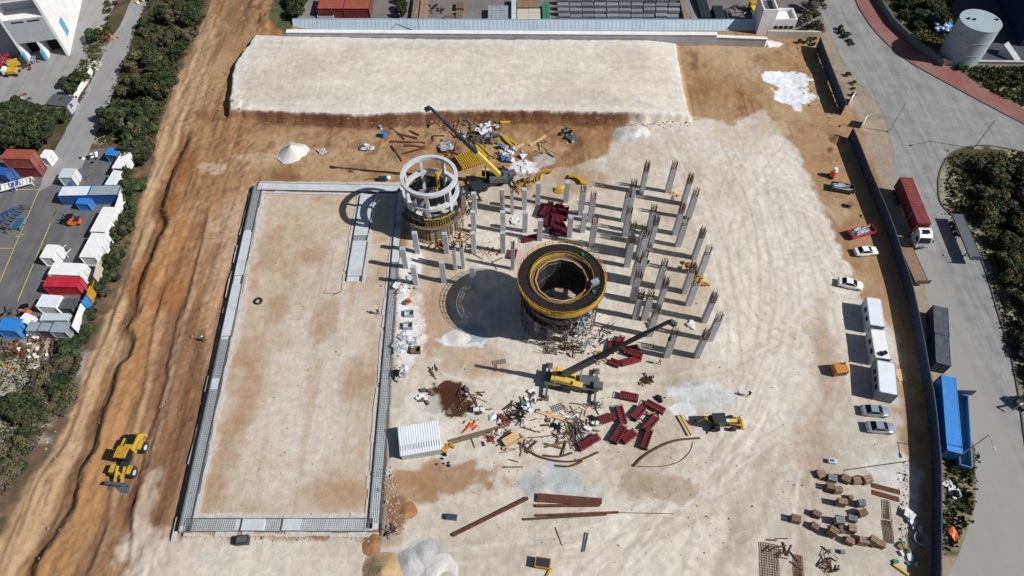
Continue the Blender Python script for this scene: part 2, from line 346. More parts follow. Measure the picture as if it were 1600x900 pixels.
def smooth_px(pts, n=4):
    "Catmull-Rom through world points"
    P = [Vector(p) for p in pts]; out = []; k = len(P)
    for i in range(k - 1):
        a, b, c, d = P[max(i - 1, 0)], P[i], P[i + 1], P[min(i + 2, k - 1)]
        for j in range(n):
            t = j / n; out.append(.5 * ((2 * b) + (c - a) * t + (2 * a - 5 * b + 4 * c - d) * t * t + (3 * b - a - 3 * c + d) * t ** 3))
    out.append(P[-1]); return out
def lay(col, c, m):
    c = np.array(c); m = m[..., None] if m.ndim == 2 else m
    return col * (1 - m) + c * m
def albedo(X, Y):
    n1 = fbm(X, Y, 9, 5, 51); n2 = fbm(X, Y, 3, 5, 52); n3 = fbm(X, Y, 1.0, 4, 53); n4 = fbm(X, Y, 25, 4, 54)
    strk = fbm(X, Y, 1.6, 4, 55, 1.0, .09)           # streaks running away from the viewer
    strx = fbm(X, Y, 1.2, 4, 56, .08, 1.0)           # streaks running across
    def pm(poly, amp=3.0, w=.5, z=0.0, n=None):
        n = n2 if n is None else n
        return sst(-w, w, sdp(poly, X, Y, z) + (n - .5) * amp)
    col = np.zeros(X.shape + (3,)) + np.array((.31, .175, .085))
    col = lay(col, (.40, .26, .145), sst(.4, .65, n1)); col = lay(col, (.19, .085, .038), sst(.55, .75, n2) * .7)
    col = lay(col, (.37, .24, .14), sst(.5, .75, strk) * .55); col = lay(col, (.17, .075, .035), sst(.52, .7, 1 - strk) * .55)
    # dozed strip left of the raft: orange flat, browner wheelings, pale ridges
    strip = sst(-1, 1, X - xline(EDGE, Y)) * (1 - sst(-1, 1, X - xline([(405, 284), (282, 832), (240, 960), (330, 100), (340, -60)], Y)))
    bo = (X - xline(S1, Y)); flat = strip * sst(-.3, .3, bo) * (1 - sst(4.5, 6, bo)) * (1 - sst(80, 98, Y))
    col = lay(col, (.38, .205, .09), flat * .9)
    bk = strip * sst(.3, .8, -bo) * (1 - sst(1.2, 2.6, -bo + (n2 - .5) * 3)) * (1 - sst(95, 105, Y)); col = lay(col, (.16, .08, .04), bk * .6)  # shadow below the main step, painted as a dark soil band
    lf = strip * sst(2, 3, -bo); col = lay(col, (.44, .30, .18), lf * (.75 + .4 * (strk - .5)))
    br = strip * sst(5, 7, bo) * (1 - sst(9, 12, bo)); col = lay(col, (.21, .105, .052), br * .6 * (1 - sst(70, 84, Y)))
    rg = strip * sst(11, 14, bo); col = lay(col, (.40, .26, .175), rg * (.45 + .4 * sst(60, 95, Y)))
    dk = sst(-.8, .8, sdp([(262, 470), (300, 470), (330, 560), (352, 600), (330, 690), (300, 800), (262, 850), (205, 860), (210, 760), (232, 660), (240, 560)], X, Y) + (n2 - .5) * 3 + (strk - .5) * 6) * strip
    col = lay(col, (.20, .105, .055), dk * .9); col = lay(col, (.12, .055, .03), dk * sst(.5, .68, strk) * .8); col = lay(col, (.33, .2, .12), dk * sst(.52, .7, 1 - strk) * .5)
    fs = fbm(X, Y, .7, 3, 57, 1.0, .05); col = lay(col, (.14, .075, .04), strip * sst(.58, .72, fs) * .45 * (1 - .8 * flat)); col = lay(col, (.52, .37, .23), strip * sst(.6, .75, 1 - fs) * .4 * (1 - .8 * flat))
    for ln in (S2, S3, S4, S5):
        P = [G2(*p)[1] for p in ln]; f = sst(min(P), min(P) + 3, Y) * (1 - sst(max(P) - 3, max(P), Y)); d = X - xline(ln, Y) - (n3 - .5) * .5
        col = lay(col, (.43, .29, .18), f * np.exp(-((d - .7) / .5) ** 2) * .6); col = lay(col, (.17, .085, .045), f * np.exp(-((d + .1) / .3) ** 2) * .45)  # dark line paints the shadow at each small step
    for px, py, rx, ry in [(285, 262, 3.5, 6), (262, 325, 2.2, 6), (262, 460, 3, 4), (215, 430, 3, 5)]:
        mx, my = G2(px, py); q = 1 - ((X - mx) / rx) ** 2 - ((Y - my) / ry) ** 2; col = lay(col, (.27, .12, .045), sst(-.2, .5, q + (n3 - .5)) * .8)
    # undergrowth left of the cutting
    veg = 1 - sst(-.6, .6, X - xline(EDGE, Y) + (n2 - .5) * 2.5); col = lay(col, (.12, .085, .055), veg); col = lay(col, (.065, .062, .03), veg * sst(.4, .6, n2)); col = lay(col, (.17, .10, .06), veg * sst(.5, .7, n3) * (1 - sst(2, 7, xline(EDGE, Y) - X)))
    for px, py, r in [(35, 610, 8), (20, 660, 7), (60, 560, 6), (0, 640, 7), (200, 130, 2), (165, 215, 3), (150, 100, 3), (155, 75, 3), (50, 790, 3), (140, 560, 3)]:
        mx, my = G2(px, py); q = 1 - np.hypot(X - mx, Y - my) / r; col = lay(col, (.36, .33, .28), veg * sst(-.1, .35, q + (n2 - .5) * 1.4) * .8)
    # brown area round the yard of steel, redder below the platform
    m = pm([(300, 175), (980, 182), (950, 235), (630, 285), (405, 285), (315, 330)], 3, 1.2); col = lay(col, (.31, .175, .085), m * .75); col = lay(col, (.44, .3, .18), m * sst(.5, .68, n1) * .6)
    col = lay(col, (.16, .07, .035), m * sst(.52, .7, n2) * .55)
    # tan soil along the hoarding
    m = pm([(1060, 60), (1290, 60), (1345, 200), (1420, 430), (1470, 700), (1470, 960), (1360, 960), (1210, 180)], 2, .8)
    col = lay(col, (.37, .235, .13), m); col = lay(col, (.27, .15, .075), m * sst(.5, .7, n2) * .6); col = lay(col, (.46, .34, .22), m * sst(.55, .75, n1) * .7)
    # crushed limestone working area
    LIME = [(948, 238), (965, 205), (985, 190), (1075, 180), (1140, 196), (1192, 172), (1215, 205), (1245, 235), (1275, 300), (1300, 370), (1345, 460), (1400, 520), (1408, 700), (1428, 760), (1430, 970), (190, 970), (205, 850), (283, 842), (592, 840), (606, 560), (625, 440), (640, 300), (740, 290), (830, 270), (890, 262)]
    m = pm(LIME, 3.5, .6); lime = np.zeros_like(col) + np.array((.52, .465, .39))
    lime = lay(lime, (.60, .555, .485), sst(.36, .58, n1)); lime = lay(lime, (.42, .335, .25), sst(.48, .7, n4) * .8); lime = lay(lime, (.45, .37, .29), sst(.52, .72, n2) * .5)
    tr = sst(-3, 2, sdp([(1060, 190), (1240, 200), (1360, 460), (1400, 960), (800, 960), (1060, 730), (1130, 560), (1110, 330)], X, Y))
    wx = X + (fbm(X, Y, 40, 2, 61) - .5) * 10 + .0028 * (Y - 40) ** 2; t1 = fbm(wx, Y, 1.5, 4, 62, 1, .035)
    lime = lay(lime, (.64, .595, .53), tr * .55); lime = lay(lime, (.70, .66, .6), tr * sst(.5, .72, t1) * .4); lime = lay(lime, (.52, .47, .4), tr * sst(.52, .7, 1 - t1) * .28)
    grey = sst(-6, 6, sdp([(1225, 600), (1430, 600), (1430, 960), (1150, 960)], X, Y)); lime = lay(lime, (.45, .415, .36), grey * .65)
    col = lay(col, lime, m)
    for ln, wd, c, a in [([(905, 905), (985, 850), (1060, 795), (1130, 740), (1200, 640), (1240, 520), (1235, 400), (1205, 300), (1180, 210)], 7, (.67, .63, .57), .6),
                         ([(1170, 900), (1200, 760), (1262, 600), (1290, 480)], 5, (.62, .57, .5), .5), ([(1120, 900), (1165, 780), (1200, 700)], 1.1, (.36, .3, .24), .55),
                         ([(1150, 870), (1190, 790), (1225, 700)], .8, (.38, .31, .25), .5), ([(935, 905), (1010, 850), (1090, 790)], 1.0, (.4, .35, .29), .35), ([(1245, 900), (1285, 640), (1290, 560), (1282, 470)], 1.2, (.37, .27, .19), .5)]:
        d = dline(ln, X, Y) + (n2 - .5) * 2; env = np.exp(-(d / wd) ** 2); tt = .55 + .45 * np.cos(d * 3.3 + n2 * 3); col = lay(col, c, env * a * (tt if wd > 2 else 1) * m)
    for r in (5, 6.6, 8.4, 10):                       # circling wheel marks
        mx, my = G2(1228, 350); d = np.hypot(X - mx, (Y - my) * 1.1) - r - (n2 - .5) * 1.5; col = lay(col, (.45, .39, .32), np.exp(-(d / .35) ** 2) * sst(.45, .6, n1) * .5 * (X > mx - 2))
    # wheel marks crossing the working area and the raft
    rd = random.Random(77); site = m
    RT = [[(930, 905), (1010, 840), (1100, 760), (1180, 640), (1215, 480), (1200, 330), (1150, 230)], [(1000, 900), (1090, 800), (1170, 700), (1230, 560), (1250, 430), (1215, 290)], [(860, 870), (960, 830), (1080, 770), (1190, 700), (1260, 640)], [(1100, 900), (1150, 760), (1180, 620), (1160, 480), (1140, 330), (1090, 210)], [(620, 890), (760, 870), (900, 850), (1040, 800), (1130, 720)], [(1230, 900), (1240, 760), (1290, 600), (1290, 470), (1240, 340)], [(700, 560), (800, 590), (960, 600), (1100, 590), (1230, 540)], [(1250, 180), (1190, 240), (1150, 330), (1180, 450), (1250, 520)]]
    for i in range(26):
        b = RT[i % 8]; ox, oy = rd.gauss(0, 26), rd.gauss(0, 14); ln = [(x + ox + rd.gauss(0, 6), y + oy + rd.gauss(0, 5)) for x, y in b]; ln = [(800 + (p.x), p.y) for p in smooth_px([(x - 800, y, 0) for x, y in ln], 4)]
        d = np.abs(dline(ln, X, Y)) - .95; e = np.exp(-(d / .26) ** 2) * sst(.34, .6, fbm(X, Y, 5, 3, 80 + i)) * site; col = lay(col, (.44, .38, .31) if i % 3 else (.70, .67, .61), e * (.5 if i % 3 else .55))
    def spot(px, py, rx, ry, c, a, soft=.35, rot=0.0, amp=1.0):
        nonlocal col
        mx, my = G2(px, py); u = (X - mx) * math.cos(rot) + (Y - my) * math.sin(rot); v = -(X - mx) * math.sin(rot) + (Y - my) * math.cos(rot)
        q = 1 - np.hypot(u / rx, v / ry); col = lay(col, c, sst(0, soft, q + (n2 - .5) * amp + (n3 - .5) * amp * .6) * a)
    # brown patches, wet patches, spilled lime and cement on the working area
    for a in [(690, 748, 9, 3.2, (.34, .2, .11), .9, .3), (640, 762, 5, 3, (.33, .19, .1), .8, .3), (612, 800, 3.5, 5, (.3, .2, .13), .75), (625, 800, 2, 3, (.22, .1, .05), .8), (680, 500, 4, 9, (.40, .26, .16), .8), (740, 560, 8, 4, (.44, .31, .2), .7),
              (1040, 765, 6, 2.2, (.35, .26, .17), .7), (990, 760, 3, 3, (.33, .25, .17), .6), (905, 280, 6, 4, (.36, .24, .14), .6), (1290, 560, 3, 10, (.38, .27, .18), .5), (1275, 700, 4, 8, (.42, .3, .2), .5),
              (700, 618, 3.4, 2.9, (.075, .028, .014), 1, .08), (686, 633, 2.2, 1.5, (.075, .028, .014), 1, .1), (710, 640, 2.0, 1.6, (.07, .028, .015), 1, .1),
              (1085, 612, 5.5, 1.9, (.60, .63, .64), .95, .25), (1110, 625, 6, 2.6, (.52, .54, .54), .7, .4), (1070, 640, 2.4, 1.2, (.66, .69, .7), .9, .15), (1075, 600, 3, .9, (.42, .43, .43), .7),
              (835, 758, 2.6, 2.6, (.36, .385, .40), .8), (880, 750, 3.8, 3, (.40, .43, .45), .8), (915, 765, 5, 1, (.46, .5, .5), .6), (722, 530, 4.4, 1.5, (.62, .66, .68), 1, .2), (735, 520, 4, 2, (.30, .33, .36), .9),
              (660, 640, 4, 4, (.58, .57, .54), .7), (1228, 127, 5.2, 3.8, (.7, .73, .77), 1, .15), (1212, 122, 4, 2.4, (.78, .8, .84), 1, .12), (1240, 148, 5, 3.5, (.74, .77, .8), 1, .12), (1245, 165, 1.3, 1.6, (.72, .74, .76), .9, .2), (1200, 69, 3.2, 1.4, (.8, .8, .82), .9, .2),
              (820, 262, 3.6, 2.4, (.64, .66, .7), .9, .3), (850, 250, 2.4, 2.4, (.55, .54, .53), .6), (905, 330, 4, 3, (.5, .43, .36), .6), (640, 520, 3, 9, (.66, .65, .63), .8, .3), (640, 420, 2.5, 4, (.68, .68, .67), .8, .3), (630, 470, 1.5, 4, (.72, .72, .72), .8, .3),
              (330, 262, 4, 2, (.5, .4, .32), .6), (400, 248, 6, 1.5, (.5, .38, .28), .5), (500, 240, 5, 2, (.42, .3, .2), .6), (350, 350, 3, 5, (.5, .38, .3), .35), (1140, 210, 5, 4, (.55, .46, .37), .7), (1200, 200, 6, 3, (.48, .38, .27), .7), (1175, 225, 4, 5, (.52, .46, .38), .6),
              (1395, 735, 5, 3, (.6, .59, .57), .6), (1410, 780, 2, 4, (.6, .59, .57), .6), (665, 875, 4, 3, (.36, .37, .38), .8), (640, 850, 3, 2, (.5, .48, .46), .6), (600, 840, 4, 1.6, (.34, .24, .17), .7), (250, 870, 6, 5, (.54, .45, .37), .6), (225, 800, 1.4, 9, (.5, .4, .32), .6), (215, 850, 3, 4, (.5, .42, .35), .5)]:
        spot(*a)
    # platform surface
    pf = sst(-.25, .25, sdp(PLAT, X, Y, 1.9) + (n3 - .5) * .5); pl = np.zeros_like(col) + np.array((.56, .51, .44))
    pl = lay(pl, (.64, .59, .51), sst(.4, .62, n1)); pl = lay(pl, (.52, .465, .39), sst(.5, .7, n4) * .8); pl = lay(pl, (.66, .63, .57), sst(.5, .7, strx) * .35); pl = lay(pl, (.53, .48, .41), sst(.5, .68, 1 - strx) * .2)
    pl = lay(pl, (.64, .62, .58), (1 - sst(.5, 3.5, sdp(PLAT, X, Y, 1.9) + (n2 - .5) * 3)) * .8)
    for ln in ([(795, 55), (796, 110), (800, 165)], [(968, 60), (976, 100), (983, 140), (984, 168)]): pl = lay(pl, (.66, .56, .44), np.exp(-((dline(ln, X, Y, 1.9) + (n3 - .5) * .5) / .45) ** 2) * .9)
    col = lay(col, pl, pf)
    fc = sst(-3.2, -1.9, sdp(PLAT, X, Y, 1.9) + (n3 - .5) * 1.4) * (1 - pf) * (1 - sst(.2, 1.5, Y - G2(0, 176)[1])); fr = fbm(X, Y, 1.6, 4, 71, 1, .25); col = lay(col, (.13, .055, .028), fc * np.clip(.75 + .9 * (fr - .4), 0, 1) * sst(-62, -50, X) * (1 - sst(22, 30, X)))  # brown scarp, darkened so its colour also carries the embankment's shade
    # raft surface
    sl_ = sst(-.2, .2, sdp(SLAB, X, Y) + (n3 - .5) * .3); rf = np.zeros_like(col) + np.array((.515, .415, .305))
    rf = lay(rf, (.40, .27, .18), sst(.47, .64, n1 * .6 + n2 * .4) * .85); rf = lay(rf, (.57, .51, .42), sst(.5, .7, 1 - n1) * .85)
    cx, cy = G2(500, 520); rf = lay(rf, (.575, .525, .45), sst(-.1, .5, 1 - np.hypot((X - cx) / 9, (Y - cy + 6) / 32) + (n2 - .5) * 1.1) * .85); cx, cy = G2(560, 730)
    ed = 1 - sst(1, 5, sdp(SLAB, X, Y) + (n1 - .5) * 6); rf = lay(rf, (.42, .29, .19), ed * .4); rf = lay(rf, (.6, .57, .52), (1 - sst(.2, 1.3, sdp(SLAB, X, Y) - 1.8 + (n2 - .5) * 2)) * .6); rf = lay(rf, (.42, .3, .2), sst(.55, .75, strk) * .5); rf = lay(rf, (.4, .29, .2), sst(.55, .7, n3) * .3)
    for px, py, rx, ry in [(510, 500, 3, 7), (390, 600, 4, 9), (360, 680, 3, 8), (560, 600, 4, 6), (430, 480, 3, 4), (520, 770, 9, 3), (490, 400, 4, 3), (620, 560, 2, 9)]:
        mx, my = G2(px, py); rf = lay(rf, (.39, .25, .155), sst(0, .7, 1 - np.hypot((X - mx) / rx, (Y - my) / ry) + (n2 - .5) * 1.4) * .7)
    col = lay(col, rf, sl_)
    # verge at the junction, the planted islands, the yards' edges
    m = pm([(1285, 60), (1290, -60), (1460, -60), (1480, 250), (1390, 330), (1345, 200)], 2, 1); col = lay(col, (.31, .265, .21), m); col = lay(col, (.2, .17, .13), m * sst(.5, .7, n2) * .5)
    m = pm([(1344, 190), (1400, 185), (1420, 330), (1500, 600), (1500, 960), (1474, 960), (1470, 680), (1420, 430)], .6, .5); col = lay(col, (.33, .27, .2), m)
    m = pm([(1476, 690), (1526, 700), (1524, 790), (1497, 870), (1474, 870)], 1, .5); col = lay(col, (.09, .10, .045), m); col = lay(col, (.26, .22, .15), m * sst(.5, .65, n2))
    m = pm([(1500, 225), (1800, 225), (1800, 960), (1600, 700), (1590, 600), (1560, 495), (1530, 410), (1500, 350), (1474, 322), (1465, 290), (1475, 252)], 1, .5)
    col = lay(col, (.075, .07, .035), m); col = lay(col, (.3, .26, .19), m * sst(.52, .66, n2)); col = lay(col, (.34, .31, .24), m * (1 - sst(0, 4, X - G2(1475, 280)[0])) * .8)
    m = pm([(1345, -60), (1800, -60), (1800, 190), (1600, 170), (1545, 145), (1480, 100), (1400, 48)], .6, .5); col = lay(col, (.10, .095, .045), m); col = lay(col, (.34, .29, .2), m * sst(.54, .68, n2) * .9)
    m = pm([(440, -60), (480, -60), (466, 40), (448, 58), (425, 40)], 1, .5); col = lay(col, (.07, .08, .035), m); col = lay(col, (.2, .19, .17), pm([(480, -60), (1300, -60), (1285, 50), (462, 46)], .5, .5))
    return np.clip(col * (0.88 + .22 * n3)[..., None] * (.93 + .14 * n2)[..., None], .01, .85)

def axis(lo, hi, st, far):
    a = list(np.arange(lo, hi + 1e-6, st)); g = st; l = lo; h = hi; L = []; Hh = []
    while l > -far: g *= 1.35; l -= g; L.append(l)
    g = st
    while h < far: g *= 1.35; h += g; Hh.append(h)
    return np.array(L[::-1] + a + Hh)
gx = axis(-138, 138, .27, 1500); gy = axis(14, 176, .27, 1500)
XX, YY = np.meshgrid(gx, gy); ZZ = height(XX, YY); CC = albedo(XX, YY)
nx, ny = len(gx), len(gy)
def gz(x, y):
    "height of the ground sheet, read back from its grid"
    i = int(min(max(np.searchsorted(gx, x) - 1, 0), len(gx) - 2)); j = int(min(max(np.searchsorted(gy, y) - 1, 0), len(gy) - 2))
    u = (x - gx[i]) / (gx[i + 1] - gx[i]); v = (y - gy[j]) / (gy[j + 1] - gy[j])
    return float((ZZ[j, i] * (1 - u) + ZZ[j, i + 1] * u) * (1 - v) + (ZZ[j + 1, i] * (1 - u) + ZZ[j + 1, i + 1] * u) * v)
me = bpy.data.meshes.new('ground'); vv = np.stack([XX, YY, ZZ], -1).reshape(-1, 3)
idx = np.arange(nx * ny).reshape(ny, nx); q = np.stack([idx[:-1, :-1], idx[:-1, 1:], idx[1:, 1:], idx[1:, :-1]], -1).reshape(-1, 4)
me.vertices.add(len(vv)); me.vertices.foreach_set('co', vv.ravel()); me.loops.add(q.size); me.loops.foreach_set('vertex_index', q.ravel().astype(np.int32))
me.polygons.add(len(q)); me.polygons.foreach_set('loop_start', np.arange(0, q.size, 4, dtype=np.int32)); me.polygons.foreach_set('loop_total', np.full(len(q), 4, dtype=np.int32))
me.polygons.foreach_set('use_smooth', np.ones(len(q), bool)); me.update(calc_edges=True); me.validate()
ca = me.color_attributes.new('soil', 'FLOAT_COLOR', 'POINT'); ca.data.foreach_set('color', np.concatenate([CC.reshape(-1, 3), np.ones((len(vv), 1))], 1).astype(np.float32).ravel())
gm = bpy.data.materials.new('ground_soil'); gm.use_nodes = True; N = gm.node_tree.nodes; L = gm.node_tree.links; p = N['Principled BSDF']; p.inputs['Roughness'].default_value = .95
p.inputs['Specular IOR Level'].default_value = .15
at = N.new('ShaderNodeAttribute'); at.attribute_name = 'soil'; tc = N.new('ShaderNodeTexCoord')
def nzn(sc, det=6, ro=.7, vec=None):
    n = N.new('ShaderNodeTexNoise'); n.inputs['Scale'].default_value = sc; n.inputs['Detail'].default_value = det; n.inputs['Roughness'].default_value = ro
    L.new(vec or tc.outputs['Object'], n.inputs['Vector']); return n.outputs[0]
def mrn(v, a, b, c, d):
    m = N.new('ShaderNodeMapRange'); L.new(v, m.inputs[0])
    for i, k in enumerate((a, b, c, d)): m.inputs[i + 1].default_value = k
    return m.outputs[0]
k1 = mrn(nzn(.8, 10, .68), .3, .7, .84, 1.16); k2 = mrn(nzn(3.4, 4, .75), .6, .78, 1, .62); k3 = mrn(nzn(2.9, 3, .65), .62, .78, 1, 1.3)
def strk(rot, sx, sy, lo, hi, a, b, msc):
    mp = N.new('ShaderNodeMapping'); mp.inputs['Scale'].default_value = (sx, sy, 1); mp.inputs['Rotation'].default_value = (0, 0, rot); L.new(tc.outputs['Object'], mp.inputs[0])
    v = mrn(nzn(1, 5, .6, mp.outputs[0]), lo, hi, a, b); w = mrn(nzn(msc, 3, .5), .45, .62, 0, 1)
    q = N.new('ShaderNodeMix'); q.data_type = 'FLOAT'; L.new(w, q.inputs[0]); q.inputs[2].default_value = 1; L.new(v, q.inputs[3]); return q.outputs[0]
def mul(a, b):
    m = N.new('ShaderNodeMath'); m.operation = 'MULTIPLY'; L.new(a, m.inputs[0]); L.new(b, m.inputs[1]); return m.outputs[0]
k3 = mul(k3, strk(R(-28), 1.9, .16, .42, .64, .93, 1.03, .05)); k3 = mul(k3, strk(R(70), 1.6, .2, .42, .64, .94, 1.03, .055))
vm = N.new('ShaderNodeVectorMath'); vm.operation = 'SCALE'; L.new(at.outputs['Color'], vm.inputs[0]); L.new(mul(mul(k1, k2), k3), vm.inputs['Scale']); L.new(vm.outputs[0], p.inputs['Base Color'])
bp = N.new('ShaderNodeBump'); bp.inputs['Strength'].default_value = .5; bp.inputs['Distance'].default_value = .12; L.new(nzn(2.2, 8, .75), bp.inputs['Height']); L.new(bp.outputs[0], p.inputs['Normal'])
M['ground_soil'] = gm; me.materials.append(gm)
ground = bpy.data.objects.new('ground', me); C.objects.link(ground); ground['kind'] = 'structure'

def paving(name, col, dust, lin=None, var=.1, rough=.9, tile=None):
    "asphalt-like material; lin=(p, q): dust fades in from picture point p to q"
    m = bpy.data.materials.new(name); m.use_nodes = True; nt = m.node_tree; N = nt.nodes; L = nt.links; p = N['Principled BSDF']; p.inputs['Roughness'].default_value = rough
    p.inputs['Specular IOR Level'].default_value = .2
    tc = N.new('ShaderNodeTexCoord')
    def nz(sc, lo, hi, a, b, st=None, det=6):
        n = N.new('ShaderNodeTexNoise'); n.inputs['Scale'].default_value = sc; n.inputs['Detail'].default_value = det; n.inputs['Roughness'].default_value = .65
        v = tc.outputs['Object']
        if st:
            mp = N.new('ShaderNodeMapping'); mp.inputs['Scale'].default_value = st[:3]; mp.inputs['Rotation'].default_value = (0, 0, st[3]); L.new(v, mp.inputs[0]); v = mp.outputs[0]
        L.new(v, n.inputs['Vector']); r = N.new('ShaderNodeMapRange'); L.new(n.outputs[0], r.inputs[0])
        for i, k in enumerate((lo, hi, a, b)): r.inputs[i + 1].default_value = k
        return r.outputs[0]
    def mth(op, a, b):
        q = N.new('ShaderNodeMath'); q.operation = op
        for i, x in enumerate((a, b)):
            if isinstance(x, float): q.inputs[i].default_value = x
            else: L.new(x, q.inputs[i])
        return q.outputs[0]
    f = mth('MULTIPLY', nz(.35, .3, .7, 1 - var, 1 + var), nz(5, .3, .7, .93, 1.07)); f = mth('MULTIPLY', f, nz(.8, .35, .65, 1 - var * .8, 1 + var * .8, (1, .05, 1, R(4))))
    vm = N.new('ShaderNodeVectorMath'); vm.operation = 'SCALE'; vm.inputs[0].default_value = col; L.new(f, vm.inputs['Scale']); c = vm.outputs[0]
    if tile:
        bk = N.new('ShaderNodeTexBrick'); bk.inputs['Scale'].default_value = tile; bk.inputs['Color1'].default_value = (*col, 1); bk.inputs['Color2'].default_value = (*[x * .85 for x in col], 1)
        bk.inputs['Mortar'].default_value = (*[x * .7 for x in col], 1); L.new(tc.outputs['Object'], bk.inputs['Vector']); mm = N.new('ShaderNodeMix'); mm.data_type = 'RGBA'; mm.inputs[0].default_value = .5
        L.new(c, mm.inputs[6]); L.new(bk.outputs[0], mm.inputs[7]); c = mm.outputs[2]
    amt = nz(.12, .45, .7, 0.0, .6)
    if lin:
        a, b = G(*lin[0]), G(*lin[1]); d = b - a; l2 = d.length_squared; dp = N.new('ShaderNodeVectorMath'); dp.operation = 'DOT_PRODUCT'; L.new(tc.outputs['Object'], dp.inputs[0])
        dp.inputs[1].default_value = d / l2; s = mth('SUBTRACT', dp.outputs['Value'], float(a.dot(d) / l2)); s = mth('ADD', s, nz(.15, .2, .8, -.35, .35))
        r = N.new('ShaderNodeMapRange'); r.interpolation_type = 'SMOOTHSTEP'; L.new(s, r.inputs[0]); r.inputs[4].default_value = .85; amt = mth('MAXIMUM', mth('MULTIPLY', amt, .5), r.outputs[0])
    mx = N.new('ShaderNodeMix'); mx.data_type = 'RGBA'; L.new(amt, mx.inputs[0]); L.new(c, mx.inputs[6]); mx.inputs[7].default_value = (*dust, 1); L.new(mx.outputs[2], p.inputs['Base Color'])
    bp = N.new('ShaderNodeBump'); bp.inputs['Strength'].default_value = .3; bp.inputs['Distance'].default_value = .03; n = N.new('ShaderNodeTexNoise'); n.inputs['Scale'].default_value = 9; L.new(tc.outputs['Object'], n.inputs['Vector'])
    L.new(n.outputs[0], bp.inputs['Height']); L.new(bp.outputs[0], p.inputs['Normal']); M[name] = m
paving('asphalt_road', (.25, .25, .25), (.31, .30, .28), ((1432, 300), (1388, 300)), .2)
paving('asphalt_left', (.27, .27, .28), (.38, .35, .3), None, .08)
paving('asphalt_yard', (.125, .125, .13), (.2, .19, .18), None, .18)
paving('asphalt_pale', (.27, .265, .265), (.34, .32, .3), None, .12)
paving('asphalt_shaded', (.06, .065, .08), (.1, .1, .11), None, .15)  # bluish asphalt with the shadow over the tank yard put into its colour
paving('yard_top', (.17, .155, .15), (.22, .2, .18), None, .12)
paving('brick_red', (.25, .105, .10), (.3, .2, .17), None, .12, tile=3)

def sheet(name, pts, z, m, thick=.0, jit=0.0):
    rd = random.Random(len(pts)); out = []
    W = [Vector((*G2(*p), 0)) for p in pts]
    for a, b in zip(W, W[1:] + W[:1]):
        n = max(1, int((b - a).length / 1.2)) if jit else 1
        for i in range(n):
            q = a.lerp(b, i / n); out.append(Vector((q.x + rd.uniform(-jit, jit), q.y + rd.uniform(-jit, jit), z)))
    bm = bmesh.new(); vs = [bm.verts.new(v) for v in out]; f = bm.faces.new(vs); f.normal_update()
    if f.normal.z < 0: f.normal_flip()
    if thick:
        r = bmesh.ops.extrude_face_region(bm, geom=[f]); bmesh.ops.translate(bm, verts=[v for v in r['geom'] if isinstance(v, bmesh.types.BMVert)], vec=(0, 0, thick))
    bmesh.ops.triangulate(bm, faces=bm.faces[:]); bmesh.ops.recalc_face_normals(bm, faces=bm.faces[:])
    me = bpy.data.meshes.new(name); bm.to_mesh(me); bm.free(); me.materials.append(M[m]); o = bpy.data.objects.new(name, me); C.objects.link(o); o['kind'] = 'structure'; return o
K1 = [(1320, -60), (1337, 0), (1348, 22), (1362, 43), (1380, 63), (1402, 83), (1422, 98), (1448, 113), (1490, 136), (1540, 163), (1600, 194), (1720, 250)]
K2 = [(1352, -60), (1364, 0), (1380, 22), (1398, 46), (1418, 66), (1440, 82), (1474, 100), (1500, 114), (1545, 143), (1600, 172), (1720, 215)]
ISL = [(1720, 262), (1600, 238), (1545, 228), (1510, 230), (1490, 238), (1475, 254), (1467, 275), (1466, 298), (1470, 318), (1486, 336), (1505, 352), (1530, 400), (1545, 440), (1560, 492), (1578, 550), (1590, 610), (1600, 680), (1618, 800), (1630, 960)]
sheet('road', [(1268, -60), (1283, 20), (1310, 84), (1342, 128), (1378, 172), (1396, 230), (1396, 292), (1412, 330), (1440, 430), (1466, 540), (1490, 640), (1524, 700), (1524, 790), (1498, 866), (1480, 900), (1478, 960)] + ISL[::-1] + K1[::-1], .016, 'asphalt_road')
sheet('pavement', K1 + K2[::-1], .0, 'brick_red', thick=.13)
def strip_line(name, px, w, z0, z1, m, kind='structure', **k):
    pts = smooth_px([(*G2(*p), 0) for p in px]); b = MB()
    for a, c in zip(pts[:-1], pts[1:]): b.bar((a.x, a.y, (z0 + z1) / 2), (c.x, c.y, (z0 + z1) / 2), w, z1 - z0)
    o = b.build(name, m); o['kind'] = kind; return o
strip_line('kerb', K1, .22, .0, .16, 'kerb_dark'); strip_line('kerb', ISL, .25, .0, .15, 'kerb_dark')
sheet('left_road', [(250, -60), (233, 0), (212, 42), (203, 75), (188, 112), (168, 170), (150, 210), (128, 262), (60, 300), (72, 262), (98, 212), (128, 155), (150, 110), (172, 62), (188, 40), (205, 0), (218, -60)], .022, 'asphalt_left', jit=.12)
sheet('container_yard', [(-200, 225), (40, 238), (78, 262), (112, 262), (124, 236), (196, 228), (196, 300), (166, 400), (142, 470), (118, 520), (-200, 560)], .012, 'asphalt_yard', jit=.1)
sheet('factory_yard', [(-200, -60), (168, -60), (182, 0), (168, 30), (140, 85), (128, 115), (104, 165), (85, 188), (-200, 196)], .012, 'asphalt_pale', jit=.1)
sheet('storage_yard', [(478, -60), (464, 47), (1190, 47), (1262, 49), (1270, -60)], .012, 'yard_top')
sheet('tank_yard', [(1492, -60), (1488, 96), (1800, 100), (1800, -60)], .012, 'asphalt_shaded')
